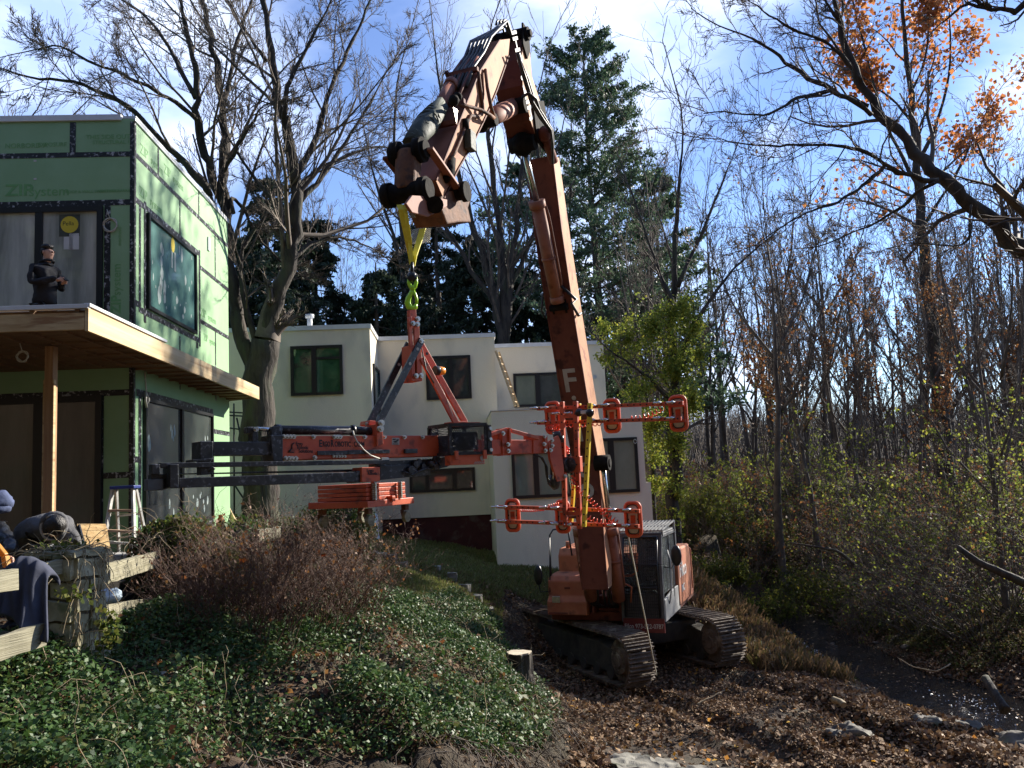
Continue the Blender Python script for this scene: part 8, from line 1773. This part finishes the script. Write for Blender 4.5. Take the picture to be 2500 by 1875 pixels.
# third worker, cut off by the left edge: crouched, blue hood, black plastic-like coat
def edgeman():
    Y = 8.0; hd = P(-4,1222,Y); x0 = hd.x-.10; g0 = gz(x0, Y); t = thing('person', (x0, Y, g0), 'worker at the left edge in a blue hood and black coat, mostly out of view', 'person')
    hip = V(x0-.12, Y+.1, g0+.80); sh = V(x0-.02, Y, hd.z-.26)
    J = [(hip,(.09,.08)), ((hip+sh)/2,(.09,.08)), (sh,(.09,.07)), (sh+V(.03,-.01,.12),.06), (hd,(.085,.10)), (hd+V(.01,-.03,-.06),.06)]; Eg = [(0,1),(1,2),(2,3),(3,4),(4,5)]
    for sd in (-1, 1): i = len(J); J += [(hip+V(sd*.12,0,-.1),.10), (hip+V(sd*.13,-.15,-.42),.065), (V(hip.x+sd*.13,hip.y,g0+.07),.045)]; Eg += [(0,i),(i,i+1),(i+1,i+2)]
    skin('body', J, Eg, 'skin', t)
    m_ = MB(); m_.sph(hd+V(-.02,.03,.0), 1, 24, (.125,.14,.10)); m_.sph(hd+V(.0,.02,-.07), 1, 20, (.09,.11,.07)); o = m_.build('hood', 'blue_cloth', t); jitter_mesh(o, .03, 8); jitter_mesh(o, .012, 21, 2)
    J = [(hip,(.19,.16)), ((hip+sh)/2,(.18,.15)), (sh,(.18,.13)), (sh+V(.03,0,.08),(.10,.09))]; Eg = [(0,1),(1,2),(2,3)]; i = len(J)
    e = P(22,1330,Y-.2); hnd = P(24,1372,Y-.35); J += [(sh+V(.17,-.02,-.02),.085), (e,.07), (hnd+UZ*.1,.055)]; Eg += [(2,i),(i,i+1),(i+1,i+2)]
    i = len(J); J += [(sh+V(-.17,-.02,-.02),.085), (sh+V(-.24,-.05,-.3),.07), (sh+V(-.18,-.2,-.5),.05)]; Eg += [(2,i),(i,i+1),(i+1,i+2)]
    o = skin('coat', J, Eg, 'black_tarp', t, 3); jitter_mesh(o, .022, 8); jitter_mesh(o, .01, 20, 3)
    JJ = [(hnd+UZ*.06,.03), (hnd+UZ*.02,(.036,.024)), (hnd-UZ*.015,(.034,.02))]; EE = [(0,1),(1,2)]
    for g_ in range(4): i2 = len(JJ); b_ = hnd+V((g_-1.5)*.018,0,-.02); JJ += [(b_,.0095), (b_+V(.0,-.02,-.03),.0085), (b_+V(0,-.03,-.05),.0075)]; EE += [(2,i2),(i2,i2+1),(i2+1,i2+2)]
    i2 = len(JJ); JJ += [(hnd+V(.035,-.01,.02),.010), (hnd+V(.045,-.03,-.01),.009)]; EE += [(1,i2),(i2,i2+1)]
    skin('hand', JJ, EE, 'skin', t, 1)
    JT = [(hip,(.16,.14))]; ET = []
    for sd in (-1, 1): i = len(JT); JT += [(hip+V(sd*.12,0,-.1),.12), (hip+V(sd*.13,-.15,-.42),.09), (V(hip.x+sd*.13,hip.y,g0+.07),.075)]; ET += [(0,i),(i,i+1),(i+1,i+2)]
    skin('trousers', JT, ET, 'grey_cloth', t)
    for sd in (-1, 1): m_ = MB(); m_.sph(V(hip.x+sd*.13, hip.y-.07, g0+.05), 1, 12, (.06,.15,.06)); m_.build('boot', 'hair', t)
    m_ = MB(); a = P(8,1352,Y-.4); m_.beam(a+V(-.08,0,.1), a+V(.03,-.02,-.02), .05, .05); m_.beam(a+V(.03,-.02,-.02), a+V(.05,-.02,-.12), .045, .07); o = m_.build('drill', 'gold_leaf', None, .01); tag(o, 'yellow hand tool held by the worker at the left edge', 'tool')
edgeman()
